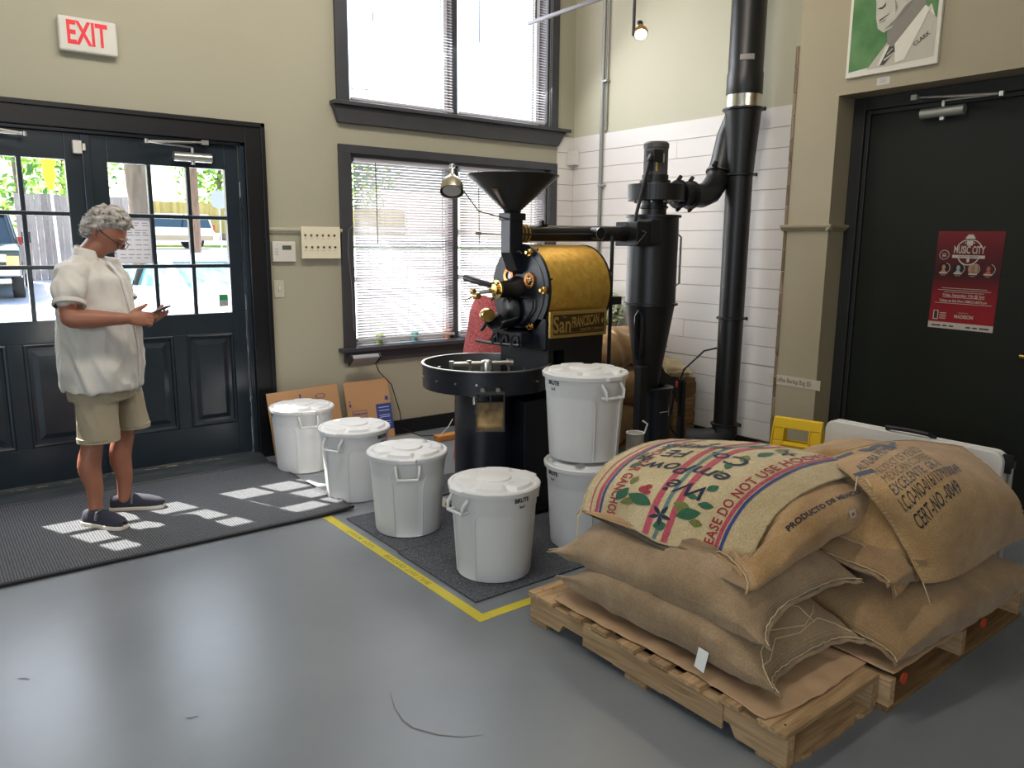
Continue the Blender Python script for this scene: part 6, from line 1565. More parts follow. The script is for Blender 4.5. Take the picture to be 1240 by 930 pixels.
man.location = (.80, 4.52, .001); man.rotation_euler = (0, 0, -math.radians(10.03)); bpy.context.view_layer.update()
# phone (held: its own thing)
Mw = Matrix.Translation(man.location) @ Matrix.Rotation(-math.radians(10.03), 4, 'Z')
pd = V((.78, -.28, .38)).normalized(); pn = (UP*.86-F_*.42); pn = (pn-pd*pn.dot(pd)).normalized(); pw_v = pd.cross(pn)
pc = V((.225, -.205, 1.145))
def slab(c, a, b, cc, la, lb, lc):
    vs = [c+a*sa*la+b*sb*lb+cc*sc*lc for sc in (-1, 1) for sa, sb in ((-1, -1), (1, -1), (1, 1), (-1, 1))]
    return [Mw @ v for v in vs], [(0, 3, 2, 1), (4, 5, 6, 7), (0, 1, 5, 4), (1, 2, 6, 5), (2, 3, 7, 6), (3, 0, 4, 7)]
t = thing('mobile_phone', 'dark mobile phone held in the hands of the man', 'phone', Mw @ pc)
m = MB(); m.add(*slab(pc, pd, pw_v, pn, .07, .035, .004)); m.build('case', mat('phone_case', rgb(60, 60, 62), rough=.4), t, bevel=.003)
m = MB(); m.add(*slab(pc+pn*.0045, pd, pw_v, pn, .065, .031, .0004)); m.build('screen', mat('phone_screen', rgb(30, 32, 38), rough=.08, emit=(.6, .7, .9, 1), estr=.25), t)
# ------------------------------------------------------------------ things on the far wall
t = thing('exit_sign', 'white exit sign with red letters high above the entrance doors', 'sign', (.95, YA, 2.57))
MB().box((.80, YA-.055, 2.575), (1.105, YA, 2.765)).build('housing', wht, t, bevel=.012)
vs, fs = text2d('EXIT', .158, bold=.004, space=1.0); m = MB(); sheet(m, [(x*.66, y*1.12) for x, y in vs], fs, frame_fn((.945, YA-.0565, 2.672), (1, 0, 0), (0, 0, 1)))
m.build('letters', mat('red_exit_letters', rgb(226, 30, 48), rough=.4, emit=rgb(226, 24, 40), estr=.08), t)
t = thing('thermostat', 'white alarm keypad with small grey display left of the bean chart', 'keypad', (2.07, YA, 1.37))
MB().box((1.99, YA-.03, 1.372), (2.158, YA, 1.512)).build('housing', wht, t, bevel=.006)
MB().box((2.06, YA-.0315, 1.455), (2.125, YA-.029, 1.485)).build('display', mat('lcd', rgb(86, 92, 84), rough=.2), t)
m = MB()
for i in range(2):
    for j in range(3): m.box((2.008+.012*i, YA-.0315, 1.42+.018*j), (2.016+.012*i, YA-.029, 1.426+.018*j))
tag(m.build('button_marks', mat('grey_marks', rgb(150, 148, 142)), t), kind='stuff')
t = thing('light_switch', 'beige light switch plate below the alarm keypad', 'switch', (2.03, YA, 1.18))
MB().box((1.998, YA-.006, 1.124), (2.07, YA, 1.246)).build('plate', cream, t, bevel=.002)
MB().box((2.027, YA-.018, 1.175), (2.041, YA-.004, 1.20)).build('toggle', wht, t, bevel=.002)
t = thing('bean_chart', 'cream card with two rows of mounted coffee beans beside window', 'chart', (2.34, YA, 1.39))
MB().box((2.193, YA-.052, 1.395), (2.487, YA-.044, 1.618)).build('card', mat('cream_card', rgb(226, 218, 190), rough=.7), t)
shades = [rgb(86, 92, 60), rgb(120, 100, 60), rgb(110, 84, 50), rgb(120, 84, 50), rgb(110, 70, 44), rgb(100, 64, 44), rgb(140, 84, 52), rgb(118, 70, 48), rgb(104, 60, 44), rgb(92, 54, 42), rgb(86, 48, 40), rgb(54, 36, 34)]
for r_ in range(2):
    for k in range(6):
        x = 2.222+k*.044+(.004*r_); z = 1.557-.083*r_
        MB().lathe([(0, 0), (.009, 0), (.008, .004), (0, .005)], (x, YA-.052, z), (0, -1, 0), 8).build('bean', mat('bean_%d' % (r_*6+k), shades[r_*6+k], rough=.5), t)
m = MB()
for r_ in range(2):
    for k in range(6):
        x = 2.222+k*.044; z = 1.534-.083*r_
        vs, fs = text2d(('GREEN', 'YELLOW', 'TAN', 'LIGHT', 'CITY', 'FULL')[k], .0075); sheet(m, vs, fs, frame_fn((x, YA-.0526, z), (1, 0, 0), (0, 0, 1)))
m.build('captions', ink, t)
t = thing('motion_sensor', 'small white motion sensor in the corner above the shiplap', 'sensor', (4.74, 5.25, 2.24))
m = MB(); m.prism([(4.70, 5.284), (4.774, 5.21), (4.72, 5.225)], lambda x, y: (x, y, 2.20), lambda x, y: (x, y, 2.33)); m.build('housing', wht, t, bevel=.004)
MB().cyl((4.735, 5.232, 2.285), (4.728, 5.225, 2.285), .007, n=10).build('lens', ink, t)
pipe_m = mat('grey_conduit', rgb(150, 150, 146), rough=.4, metal=.4)
t = thing('conduit', 'thin grey electrical conduit running up the right wall', 'conduit', (XB, 4.9, 0))
MB().cyl((XB-.03, 4.92, .9), (XB-.03, 4.92, 4.55), .016, n=12).cyl((XB-.012, 4.885, 2.46), (XB-.012, 4.885, 4.55), .008, n=10).build('tube', pipe_m, t, smooth=True)
for z in (2.0, 2.85, 3.7): MB().box((XB-.045, 4.865, z), (XB-.0, 4.94, z+.014)).build('strap', pipe_m, t)
t = thing('wall_cable', 'black cord hanging beside the lower window casing', 'cable', (2.57, YA, .8))
MB().tube([(2.60, YA-.033, 1.63), (2.565, YA-.034, 1.60), (2.555, YA-.034, 1.45), (2.575, YA-.034, 1.2), (2.585, YA-.034, .86)], .0022, 6).build('cord', mat('grey_cord', rgb(120, 120, 122), rough=.5), t)
# notice and sticker on the door glass
yn = YA+.012+.020
t = thing('paper_notice', 'printed white notice taped to the glass beside the head of the man', 'notice', (1.13, yn, 1.37))
MB().box((1.025, yn-.0008, 1.365), (1.232, yn-.0002, 1.648)).build('sheet', mat('thin_paper', rgb(225, 225, 232), rough=.8), t)
m = MB(); rr = random.Random(3)
for k, z in enumerate((1.615, 1.60, 1.57, 1.555, 1.54, 1.51, 1.48, 1.45, 1.42, 1.40)):
    for s in range(4):
        x = 1.045+s*.045; m.box((x, yn-.0012, z), (x+rr.uniform(.02, .04), yn-.0009, z+.005))
tag(m.build('printed_lines', mat('faint_print', rgb(140, 140, 156), rough=.8), t), kind='stuff')
for z in (1.648, 1.362): MB().box((1.11, yn-.0016, z-.01), (1.15, yn-.0012, z+.012)).build('tape_piece', wht, t)
t = thing('door_sticker', 'small green and grey sticker on the lower right pane', 'sticker', (1.66, yn, 1.07))
MB().box((1.628, yn-.0008, 1.075), (1.688, yn-.0002, 1.156)).build('backing', mat('grey_sticker', rgb(150, 160, 160), rough=.6), t)
MB().box((1.630, yn-.0012, 1.118), (1.686, yn-.0009, 1.154)).build('green_band', mat('green_sticker', rgb(40, 140, 84), rough=.6), t)
# flower pots on the sill behind the blind
for x, c, lab in ((2.86, rgb(150, 190, 90), 'small green pot on the window sill behind the blind'), (3.18, rgb(80, 180, 176), 'small teal pot on the window sill behind the blind'), (3.50, rgb(200, 130, 80), 'small terracotta pot on the window sill behind the blind')):
    t = thing('flower_pot', lab, 'pot', (x, YA+.085, .732), 'pots on the window sill')
    MB().lathe([(.022, 0), (.030, .06), (.034, .06), (.034, .075), (.028, .075), (.02, .01), (0, .01)], (x, YA+.088, .7335), (0, 0, 1), 20).build('pot', mat('pot_%s' % lab[6:9], c, rough=.4), t, smooth=True)
# cardboard boxes
cardb = mat('corrugated_cardboard', rgb(186, 142, 100), rough=.8, var=.06, vscale=4, bump=.1, bscale=20)
blue_ink = mat('blue_print', rgb(44, 66, 130), rough=.7)
def leaning(name, label, x0, x1, h, ybot, ytop, yaw=0, prints=()):
    t = thing(name, label, 'cardboard box', ((x0+x1)/2, ybot, 0)); sl = Vector((0, ytop-ybot, math.sqrt(h*h-(ytop-ybot)**2))).normalized()
    o = Vector((x0, ybot, .001)); ux = Vector((math.cos(yaw), math.sin(yaw), 0)); nn = ux.cross(sl); w = x1-x0
    def F(x, y, d=0): return o+ux*x+sl*y-nn*d*-1
    for k, (dd, dw, dh) in enumerate(((0, 0, 0), (-.009, .01, -.012))):
        vs = [o+ux*a+sl*b+nn*(c+dd) for c in (0, -.007) for a, b in ((0+dw, 0), (w-dw, 0), (w-dw, h+dh), (dw, h+dh))]
        MB().add(vs, [(0, 1, 2, 3), (7, 6, 5, 4), (0, 4, 5, 1), (1, 5, 6, 2), (2, 6, 7, 3), (3, 7, 4, 0)]).build('panel', cardb, t)
    G_ = lambda x, y: o+ux*x+sl*y+nn*.0012
    m = MB()
    for p in prints:
        if isinstance(p[0], str): vs, fs = text2d(p[0], p[3], bold=.0006); sheet(m, [(x+p[1], y+p[2]) for x, y in vs], fs, G_)
        else: sheet(m, p[0], p[1], G_)
    m.build('blue_print', blue_ink, t)
    return t, G_
leaning('flattened_box', 'flattened brown cardboard box leaning behind the bin nearest the doors', 1.845, 2.42, .50, 4.985, 5.13, yaw=.17, prints=(ring2d(.09, .42, .016, .019, 24, 2.2), ring2d(.42, .43, .016, .019, 24, 2.2), ell2d(.255, .455, .009, .009), rect2d(.247, .405, .263, .443), rect2d(.27, .40, .278, .425), rect2d(.02, .02, .11, .13), ('TO YR', .07, .165, .03), (rect2d(.03, .22, .085, .223)), (rect2d(.03, .29, .085, .293)), rect2d(.03, .22, .033, .293), rect2d(.082, .22, .085, .293), ell2d(.058, .255, .008, .02), rect2d(.46, .12, .54, .21)))
leaning('flattened_box', 'flattened brown cardboard box with blue panel leaning under the scale display', 2.47, 2.84, .49, 5.12, 5.24, prints=(rect2d(.24, .10, .37, .30), rect2d(.325, .325, .352, .355), ell2d(.03, .34, .006, .006), rect2d(.024, .30, .038, .325), ring2d(.095, .235, .0, .001, 8), rect2d(.04, .265, .16, .268), rect2d(.04, .215, .16, .218), rect2d(.04, .215, .043, .268), rect2d(.157, .215, .16, .268), ('TRIMONA', .10, .241, .026)))
white_ink = mat('white_print', rgb(210, 214, 226), rough=.7)
m = MB(); o_ = Vector((2.47, 5.12, .001)); sl = Vector((0, .12, math.sqrt(.49**2-.12**2))).normalized()
for y in (.27, .245, .21, .195, .16, .145): sheet(m, *rect2d(.26, y, .35, y+.004), lambda a, b: o_+Vector((1, 0, 0))*a+sl*b+Vector((1, 0, 0)).cross(sl)*.0018)
bx2 = [o for o in bpy.data.objects if o.name == 'flattened_box.001'][0]; tag(m.build('white_lines', white_ink, bx2), kind='stuff')
# scale display under the window sill
t = thing('scale_display', 'grey bench scale readout hanging under the window sill', 'scale display', (2.62, 5.15, .60))
rx = Matrix.Rotation(math.radians(-38), 3, 'X'); pv_ = (2.62, 5.17, .65)
MB().box((2.505, 5.125, .635), (2.725, 5.215, .672), rot=rx, piv=pv_).build('housing', mat('grey_scale_case', rgb(150, 150, 152), rough=.4, metal=.3), t, bevel=.008)
MB().box((2.495, 5.12, .63), (2.507, 5.22, .676), rot=rx, piv=pv_).box((2.723, 5.12, .63), (2.735, 5.22, .676), rot=rx, piv=pv_).build('end_cap', blackpl, t, bevel=.004)
MB().box((2.53, 5.135, .6725), (2.63, 5.20, .675), rot=rx, piv=pv_).build('screen', mat('scale_screen', rgb(74, 78, 76), rough=.3), t)
for i in range(4):
    for j in range(2): MB().box((2.643+.019*i, 5.15+.024*j, .6725), (2.657+.019*i, 5.165+.024*j, .677), rot=rx, piv=pv_).build('key', mat('blue_key', rgb(110, 130, 170)) if (i+j) % 3 else mat('yellow_key', rgb(200, 180, 80)), t)
MB().box((2.60, 5.21, .62), (2.64, 5.29, .66)).build('bracket', blk, t)
MB().tube([(2.70, 5.16, .62), (2.72, 5.14, .55), (2.80, 5.10, .45), (2.88, 5.12, .22), (2.92, 5.16, .08), (3.05, 5.1, .012), (3.3, 5.0, .008)], .004, 6).build('cable', blk, t, smooth=True)
t = thing('platform_scale', 'low grey floor scale platform behind the white bins', 'scale', (2.7, 4.8, 0))
MB().box((2.42, 4.55, .02), (2.95, 5.05, .055)).build('platform', mat('grey_platform', rgb(150, 148, 140), rough=.5, metal=.3), t, bevel=.005)
for x, y in ((2.46, 4.59), (2.91, 4.59), (2.46, 5.01), (2.91, 5.01)): MB().cyl((x, y, 0), (x, y, .02), .02, n=12).build('foot', blk, t)
t = thing('wood_block', 'small orange wooden block on the floor by the pedestal', 'block', (3.15, 4.92, 0))
MB().box((3.08, 4.88, .0), (3.28, 4.96, .045)).build('block', wood('block_wood', rgb(206, 146, 84), rgb(176, 116, 62), 'X'), t, bevel=.004)
MB().tube([(3.12, 4.92, .046), (3.22, 4.96, .09), (3.3, 5.02, .13)], .003, 5).build('cord', wht, t)
t = tag(MB().box((2.10, 3.77, .0005), (2.36, 3.775, .004)).build('board_sheet', cream, None), 'thin pale strip of sheet between the rubber mats', 'sheet')
bpy.data.objects.remove(t)
flat_mat('pale_floor_sheet', 'pale sheet lying between the rubber mats by the pedestal', 2.305, 3.28, 2.40, 3.74, mat('pale_sheet', rgb(206, 196, 178), rough=.6), h=.003, cat='sheet')

# ------------------------------------------------------------------ behind the roaster
red_w = mat('red_woven', rgb(204, 116, 112), rough=.9, col2=rgb(164, 62, 68), vscale=70, bump=.9, bscale=90)
mb = MB(); o_ = Vector((3, 4, 1))
def redf(u, v):
    a = 2*PI*u; z = 1.16*v; w = (.24-.085*v**2.2); r = 1-.25*max(0, v-.9)*8; r = max(.06, r)
    n_ = noise.noise(Vector((math.cos(a)*1.5, math.sin(a)*1.5, z*3))+o_)
    return Vector((3.16+.05*v+(w+.03*n_)*math.cos(a)*r, 4.36+(w*.8+.03*n_)*math.sin(a)*r, .002+z-.06*(1-abs(math.cos(a)))*max(0, v-.8)*4))
mb.grid(48, 40, redf, wrap_u=True); t = thing('red_woven_sack', 'upright red woven sack standing behind the roaster tray', 'sack', (3.18, 4.36, 0)); mb.build('body', red_w, t, smooth=True, auto=False)
m = MB()
for k in range(3):
    a = 4.55+.12*k; m.tube([redf((a/(2*PI)), v/20)*1.0+Vector((0, -.004, 0)) for v in range(3, 20)], .006, 5)
m.build('white_stripes', mat('sack_stripe', rgb(214, 204, 214), rough=.9), t)
def bundle(name, label, c, L, W2, Hh, rot, seed, m): return sack(name, label, c, L, W2, Hh, rot, seed, m, group='burlap sacks piled in the corner', stitches=False, wr=2.8)
bundle('burlap_sack', 'burlap sack at the bottom of the corner pile, standing on the floor', (4.16, 4.24, .002), .86, .62, .34, 12, 21, bur_tan)
bundle('burlap_sack', 'second burlap sack up in the corner pile behind the roaster', (4.16, 4.24, .31), .84, .60, .30, -6, 22, bur_tan)
bundle('burlap_sack', 'crumpled tan burlap sack on top of corner pile, beside nameplate', (4.18, 4.24, .58), .80, .56, .30, 4, 23, bur_tan)
bundle('burlap_sack', 'small burlap roll with red stripe between cyclone and wall', (4.62, 3.93, .50), .30, .22, .12, 60, 24, bur_pale)
t = thing('storage_crate', 'dark wooden crate under the burlap roll beside cyclone', 'crate', (4.58, 4.1, 0)); MB().box((4.50, 3.78, 0), (4.74, 4.02, .50)).build('side', pdark, t, bevel=.004)
for k in range(4): MB().box((4.495, 3.775, .03+.115*k), (4.745, 3.78, .12+.115*k)).build('slat', pdark, t)
def plant(name, label, base, h, n, seed, spread, potm):
    rng = random.Random(seed); t = thing(name, label, 'plant', base); b = Vector(base)
    MB().lathe([(.07, 0), (.10, .16), (.105, .16), (.105, .18), (.09, .18), (.085, .15), (0, .15)], b, (0, 0, 1), 24).build('pot', potm, t, smooth=True)
    st_ = MB(); lf = MB()
    for k in range(n):
        a = rng.uniform(0, 2*PI); tip = b+Vector((math.cos(a)*rng.uniform(.2, 1)*spread, math.sin(a)*rng.uniform(.2, 1)*spread, h*rng.uniform(.6, 1)+.15)); mid = b*.5+tip*.5+Vector((0, 0, .06))
        st_.tube([b+Vector((0, 0, .14)), mid, tip], .003, 5)
        for q in range(9):
            p = mid.lerp(tip, q/8)+Vector((rng.gauss(0, .02), rng.gauss(0, .02), rng.gauss(0, .02))); d = Vector((rng.gauss(0, 1), rng.gauss(0, 1), rng.gauss(0, .5))).normalized()*rng.uniform(.024, .042); s_ = d.orthogonal().normalized()*.013
            lf.add([p-d, p+s_, p+d, p-s_], [(0, 1, 2, 3)], rng.choice((0, 1)))
    st_.build('stems', mat('stem_brown', rgb(130, 96, 80), rough=.8), t)
    tag(lf.build('foliage', [mat('sage_leaf', rgb(150, 176, 130), rough=.6), mat('pale_leaf', rgb(196, 206, 180), rough=.6)], t), kind='stuff')
plant('leafy_plant', 'pale green leafy plant in the corner above the burlap pile', (4.60, 4.66, .50), .46, 70, 4, .19, mat('pot_brown', rgb(90, 70, 60), rough=.6))
t = thing('plant_stand', 'small dark stool carrying the leafy plant in corner', 'stool', (4.60, 4.66, 0)); MB().box((4.48, 4.58, .47), (4.72, 4.80, .50)).build('seat', pdark, t)
for x, y in ((4.50, 4.60), (4.70, 4.60), (4.50, 4.78), (4.70, 4.78)): MB().cyl((x, y, 0), (x, y, .47), .014, n=8).build('leg', pdark, t)
t = thing('dried_plant', 'small tuft of green leaves right of the cyclone cone', 'plant', (4.66, 4.42, .6))
lf = MB(); rng = random.Random(8)
for k in range(60):
    p = Vector((4.68+rng.gauss(0, .03), 4.2+rng.gauss(0, .03), .80+rng.gauss(0, .045))); d = Vector((rng.gauss(0, 1), rng.gauss(0, 1), rng.gauss(0, 1))).normalized()*.022; s_ = d.orthogonal().normalized()*.009; lf.add([p-d, p+s_, p+d, p-s_], [(0, 1, 2, 3)])
tag(lf.build('foliage', MATS['sage_leaf'], t), kind='stuff'); MB().tube([(4.68, 4.2, .80), (4.72, 4.2, .68), (4.74, 4.2, .56)], .004, 6).build('stem', MATS['stem_brown'], t)
# clear jug beside the upper bin
clear = glass_mat('clear_plastic', (.78, .78, .76, 1), .5)
_m = clear.node_tree; _d = _m.nodes.new('ShaderNodeBsdfDiffuse'); _d.inputs[0].default_value = rgb(200, 198, 190); _x = _m.nodes.new('ShaderNodeMixShader'); _x.inputs[0].default_value = .4; _o = _m.nodes['Material Output']; _s = _o.inputs[0].links[0].from_socket; _m.links.new(_s, _x.inputs[1]); _m.links.new(_d.outputs[0], _x.inputs[2]); _m.links.new(_x.outputs[0], _o.inputs[0])
t = thing('clear_jug', 'clear plastic jug standing behind the stacked bins', 'jug', (3.50, 3.24, 0))
m = MB().lathe([(.0, .005), (.052, .005), (.055, .03), (.055, .20), (.05, .215), (.056, .23), (.056, .34), (.05, .345)], (3.50, 3.24, 0), (0, 0, 1), 24); m.build('body', clear, t, smooth=True)
for z in (.345, .22, .03): MB().tube([(3.50+.055*math.cos(k*PI/10), 3.24+.055*math.sin(k*PI/10), z) for k in range(21)], .004, 6, caps=False).build('rim', mat('milky_plastic', rgb(210, 208, 200), rough=.3), t, smooth=True)
MB().tube([(3.55, 3.21, .34), (3.565, 3.2, .40), (3.54, 3.22, .42)], .006, 6).build('spout', MATS['milky_plastic'], t)
# hoses by the right wall
yel = mat('yellow_hose', rgb(216, 196, 50), rough=.4)
t = thing('yellow_pipe', 'yellow pipe on the floor along the right wall', 'pipe', (4.68, 3.6, 0)); MB().tube([(4.70, 2.93, .06), (4.70, 3.4, .062), (4.69, 3.9, .06), (4.66, 4.15, .06)], .024, 14).build('tube', yel, t, smooth=True)
MB().box((4.66, 3.0, 0), (4.76, 3.03, .036)).box((4.66, 4.0, 0), (4.76, 4.03, .036)).build('support', blk, t)
t = thing('black_hose', 'thick black hose end beside the pillar foot', 'hose', (4.6, 3.0, 0)); MB().tube([(4.60, 2.92, .12), (4.60, 3.05, .12), (4.57, 3.16, .09), (4.50, 3.22, .05), (4.40, 3.25, .045)], .045, 16).build('tube', mat('ribbed_black', rgb(30, 31, 33), rough=.7, bump=.6, bscale=60), t, smooth=True)
t = thing('black_cable', 'black cable looping from the exhaust stack to the floor', 'cable', (4.5, 3.45, 0)); MB().tube([(4.55, 3.45, .78), (4.47, 3.50, .76), (4.38, 3.6, .62), (4.34, 3.65, .4), (4.33, 3.68, .2), (4.40, 3.6, .05), (4.55, 3.5, .02)], .007, 8).build('cord', blk, t, smooth=True)
t = thing('cardboard_scrap', 'piece of brown cardboard on the floor behind the cyclone', 'cardboard', (4.55, 4.05, 0)); MB().box((4.1, 3.72, .001), (4.5, 4.05, .008)).build('sheet', cardb, t)

# ------------------------------------------------------------------ caution sign, folding table
ylw = mat('yellow_sign_plastic', rgb(226, 186, 22), rough=.4)
def sign_panel(t, sgn):
    o = Vector((3.60, 2.185, 0)); ux = Vector((.25, -.97, 0)).normalized(); nrm = Vector((-.97, -.25, 0))*sgn
    h = .62; sl = (Vector((0, 0, 1))-nrm*.16).normalized() if False else (Vector((0, 0, 1))*.985-nrm*-.0).normalized()
    base_off = nrm*.11; sl = (Vector((0, 0, h))-base_off).normalized()
    def G_(x, y, d=0): return o+base_off+ux*x+sl*y+nrm*d
    W0, W1 = .145, .125
    def panel(x0, x1, y0, y1, d0, d1, w0=None):
        vs = [G_(x, y, d) for d in (d0, d1) for x, y in ((x0*(W0+(W1-W0)*y0/h), y0), (x1*(W0+(W1-W0)*y0/h), y0), (x1*(W0+(W1-W0)*y1/h), y1), (x0*(W0+(W1-W0)*y1/h), y1))]
        return vs, [(0, 1, 2, 3), (7, 6, 5, 4), (0, 4, 5, 1), (1, 5, 6, 2), (2, 6, 7, 3), (3, 7, 4, 0)]
    m = MB(); m.add(*panel(-1, 1, 0, .50, 0, .008)); m.add(*panel(-1, -.52, .50, .60, 0, .008)); m.add(*panel(.52, 1, .50, .60, 0, .008)); m.add(*panel(-1, 1, .57, .625, 0, .012)); m.add(*panel(-1, -.93, 0, .6, 0, .018)); m.add(*panel(.93, 1, 0, .6, 0, .018))
    p = m.build('panel', ylw, t, bevel=.004)
    m = MB(); m.add(*panel(-.56, -.50, .485, .575, .0, .016)); m.add(*panel(.50, .56, .485, .575, 0, .016)); m.add(*panel(-.56, .56, .48, .492, 0, .016)); m.build('handle_rim', ylw, p, bevel=.003)
    if sgn > 0:
        F = lambda x, y: G_(x, y, .0135 if False else .0095)
        m = MB(); sheet(m, *rect2d(-.066, .418, .066, .466), F); m.build('black_band', ink, p)
        m = MB(); vs, fs = text2d('CAUTION', .038, bold=.001); sheet(m, [(x*.82, y+.442) for x, y in vs], fs, lambda x, y: G_(x, y, .011)); m.build('caution_letters', ylw, p)
        m = MB(); vs, fs = text2d('WET FLOOR', .030, bold=.001); sheet(m, [(x*.8, y+.388) for x, y in vs], fs, F)
        sheet(m, *poly2d((-.05, .18), (.05, .18), (0, .29)), F); m.build('black_print', ink, p)
t = thing('caution_sign', 'yellow folding caution floor sign beside the white table', 'floor sign', (3.60, 2.185, 0))
sign_panel(t, 1); sign_panel(t, -1)
tw_m = mat('white_table_plastic', rgb(222, 220, 214), rough=.45, bump=.06, bscale=60)
t = thing('folding_table', 'white plastic folding table stored on edge against the green door', 'table', (3.83, 1.72, 0))
def rr2(y0, y1, z0, z1, r, n=6):
    out = []
    for cy2, cz2, a0 in ((y1-r, z1-r, 0), (y0+r, z1-r, PI/2), (y0+r, z0+r, PI), (y1-r, z0+r, 1.5*PI)):
        for k in range(n+1): a = a0+PI/2*k/n; out.append((cy2+r*math.cos(a), cz2+r*math.sin(a)))
    return out
for x0, x1 in ((3.795, 3.825), (3.845, 3.87)):
    MB().prism(rr2(1.285, 2.145, .003, .597, .05), lambda y, z: (x0, y, z), lambda y, z: (x1, y, z)).build('tabletop', tw_m, t, bevel=.006)
MB().tube([(3.835, 1.83, .598), (3.80, 1.82, .615), (3.80, 1.72, .62), (3.80, 1.62, .618), (3.835, 1.60, .60)], .011, 10).build('carry_handle', blackpl, t, smooth=True)
MB().box((3.826, 1.262, .5), (3.846, 1.30, .585)).box((3.82, 1.25, .53), (3.85, 1.285, .56)).build('latch', blackpl, t)
MB().cyl((3.85, 1.268, .02), (3.85, 1.268, .55), .011, n=10).build('folded_leg', mat('grey_leg', rgb(190, 190, 186), rough=.35, metal=.5), t, smooth=True)
# ------------------------------------------------------------------ poster, portrait, labels
def wall_plane(o, tilt=0):
    o = Vector(o); c, s = math.cos(tilt), math.sin(tilt); ux = Vector((0, -c, s)); uy = Vector((0, s, c)); return lambda x, y, d=0: o+ux*x+uy*y+Vector((-d, 0, 0))
F = wall_plane((DXR, 1.877, 1.322), -.015); PWd, PHt = .345, .548
t = thing('concert_poster', 'dark red concert poster reading Music City on the green door', 'poster', (DXR, 1.877, 1.05))
def psh(m, q, d): sheet(m, q[0], q[1], lambda x, y: F(x, y, d))
def pbox(x0, y0, x1, y1, d0, d1):
    vs = [F(x, y, d) for d in (d0, d1) for x, y in ((x0, y0), (x1, y0), (x1, y1), (x0, y1))]; return vs, [(0, 1, 2, 3), (7, 6, 5, 4), (0, 4, 5, 1), (1, 5, 6, 2), (2, 6, 7, 3), (3, 7, 4, 0)]
pm = bpy.data.materials.new('poster_red'); pm.use_nodes = True; nt = pm.node_tree; n = nt.nodes; l = nt.links
tc = n.new('ShaderNodeTexCoord'); sx = n.new('ShaderNodeSeparateXYZ'); mr = n.new('ShaderNodeMapRange'); rp = n.new('ShaderNodeValToRGB')
l.new(tc.outputs['Object'], sx.inputs[0]); mr.inputs[1].default_value = 0; mr.inputs[2].default_value = .55; l.new(sx.outputs['Z'], mr.inputs[0]); l.new(mr.outputs[0], rp.inputs[0])
rp.color_ramp.elements[0].color = rgb(146, 24, 34); rp.color_ramp.elements[1].color = rgb(116, 28, 36)
e = rp.color_ramp.elements.new(.55); e.color = rgb(56, 16, 24); e = rp.color_ramp.elements.new(.35); e.color = rgb(124, 22, 32); e = rp.color_ramp.elements.new(.8); e.color = rgb(88, 20, 28)
l.new(rp.outputs[0], n['Principled BSDF'].inputs['Base Color']); n['Principled BSDF'].inputs['Roughness'].default_value = .35
m = MB(); m.add(*pbox(-PWd/2, -PHt/2+.036, PWd/2, PHt/2, .0005, .0015)); m.build('sheet', pm, t)
pw2 = mat('poster_white', rgb(186, 176, 164), rough=.4)
m = MB(); m.add(*pbox(-PWd/2, -PHt/2, PWd/2, -PHt/2+.036, .0005, .0015)); m.build('sponsor_strip', pw2, t)
m = MB()
def ptxt(s, x, y, size, sx=1, bold=0, sy=1): vs, fs = text2d(s, size, bold=bold); sheet(m, [(a*sx+x, b*sy+y) for a, b in vs], fs, lambda a, b: F(a, b, .0022))
ptxt('MUSIC CITY', 0, .170, .052, .58, .001, 1.1); psh(m, rect2d(-.085, .126, .085, .143), .0022); psh(m, ring2d(0, .160, .066, .072, 30, 1, .45, PI-.45), .0021); psh(m, ring2d(0, .145, .052, .058, 30, 1, PI+.35, 2*PI-.35), .0021)
psh(m, poly2d((-.014, .195), (.014, .195), (.020, .245), (.012, .256), (-.012, .256), (-.020, .245)), .0021); psh(m, rect2d(-.005, .19, .005, .2), .0021); psh(m, ell2d(0, .115, .008, .012), .0022)
for s in (-1, 1):
    for k in range(3): psh(m, ell2d(s*.022, .21+.014*k, .004, .004, 8), .0022)
psh(m, ring2d(-.128, .142, .024, .027, 24), .0022); ptxt('$45', -.128, .137, .018, .8, .0005); ptxt('TICKETS', -.128, .150, .008)
for k in range(4):
    x = -.123+.078*k; psh(m, ring2d(x+.004, .068, .028, .031, 20, 1, -1.1, 1.3), .0022)
    psh(m, rect2d(x-.022, .036, x+.022, .044), .0022); ptxt(('SONG', 'WRITER', 'SINGER', 'STAR')[k], x, .028, .009)
for k, (y, w) in enumerate(((-.045, .12), (-.056, .14), (-.067, .105), (-.096, .11), (-.130, .15))): psh(m, rect2d(-w, y, w, y+.0025), .0022)
ptxt('Friday, September 17th @ 7pm', 0, -.083, .021, .82, .0003); ptxt('Tickets on Sale Now | MMCC-ARTS.org', 0, -.115, .0195, .78, .0004)
ptxt('MADISON', .015, -.202, .028, .8, .0005); ptxt('PRESENTED AT', .01, -.180, .008); psh(m, rect2d(-.150, -.225, -.122, -.172), .0022)
for k in range(4): psh(m, rect2d(-.115, -.188-.01*k, -.08, -.184-.01*k), .0022)
tag(m.build('pale_print', pw2, t), kind='stuff')
m = MB(); psh(m, rect2d(-.145, -.220, -.127, -.177), .0026); ptxt('LIVE AT THE MADISON', 0, .1345, .0125, .8, .0003)
for k, x in enumerate((-.14, -.115, -.08, -.045, .045, .08, .115, .14)): psh(m, rect2d(x-.012, -.262, x+.012, -.254), .0022)
tag(m.build('dark_print', mat('poster_dark', rgb(60, 30, 34), rough=.5), t), kind='stuff')
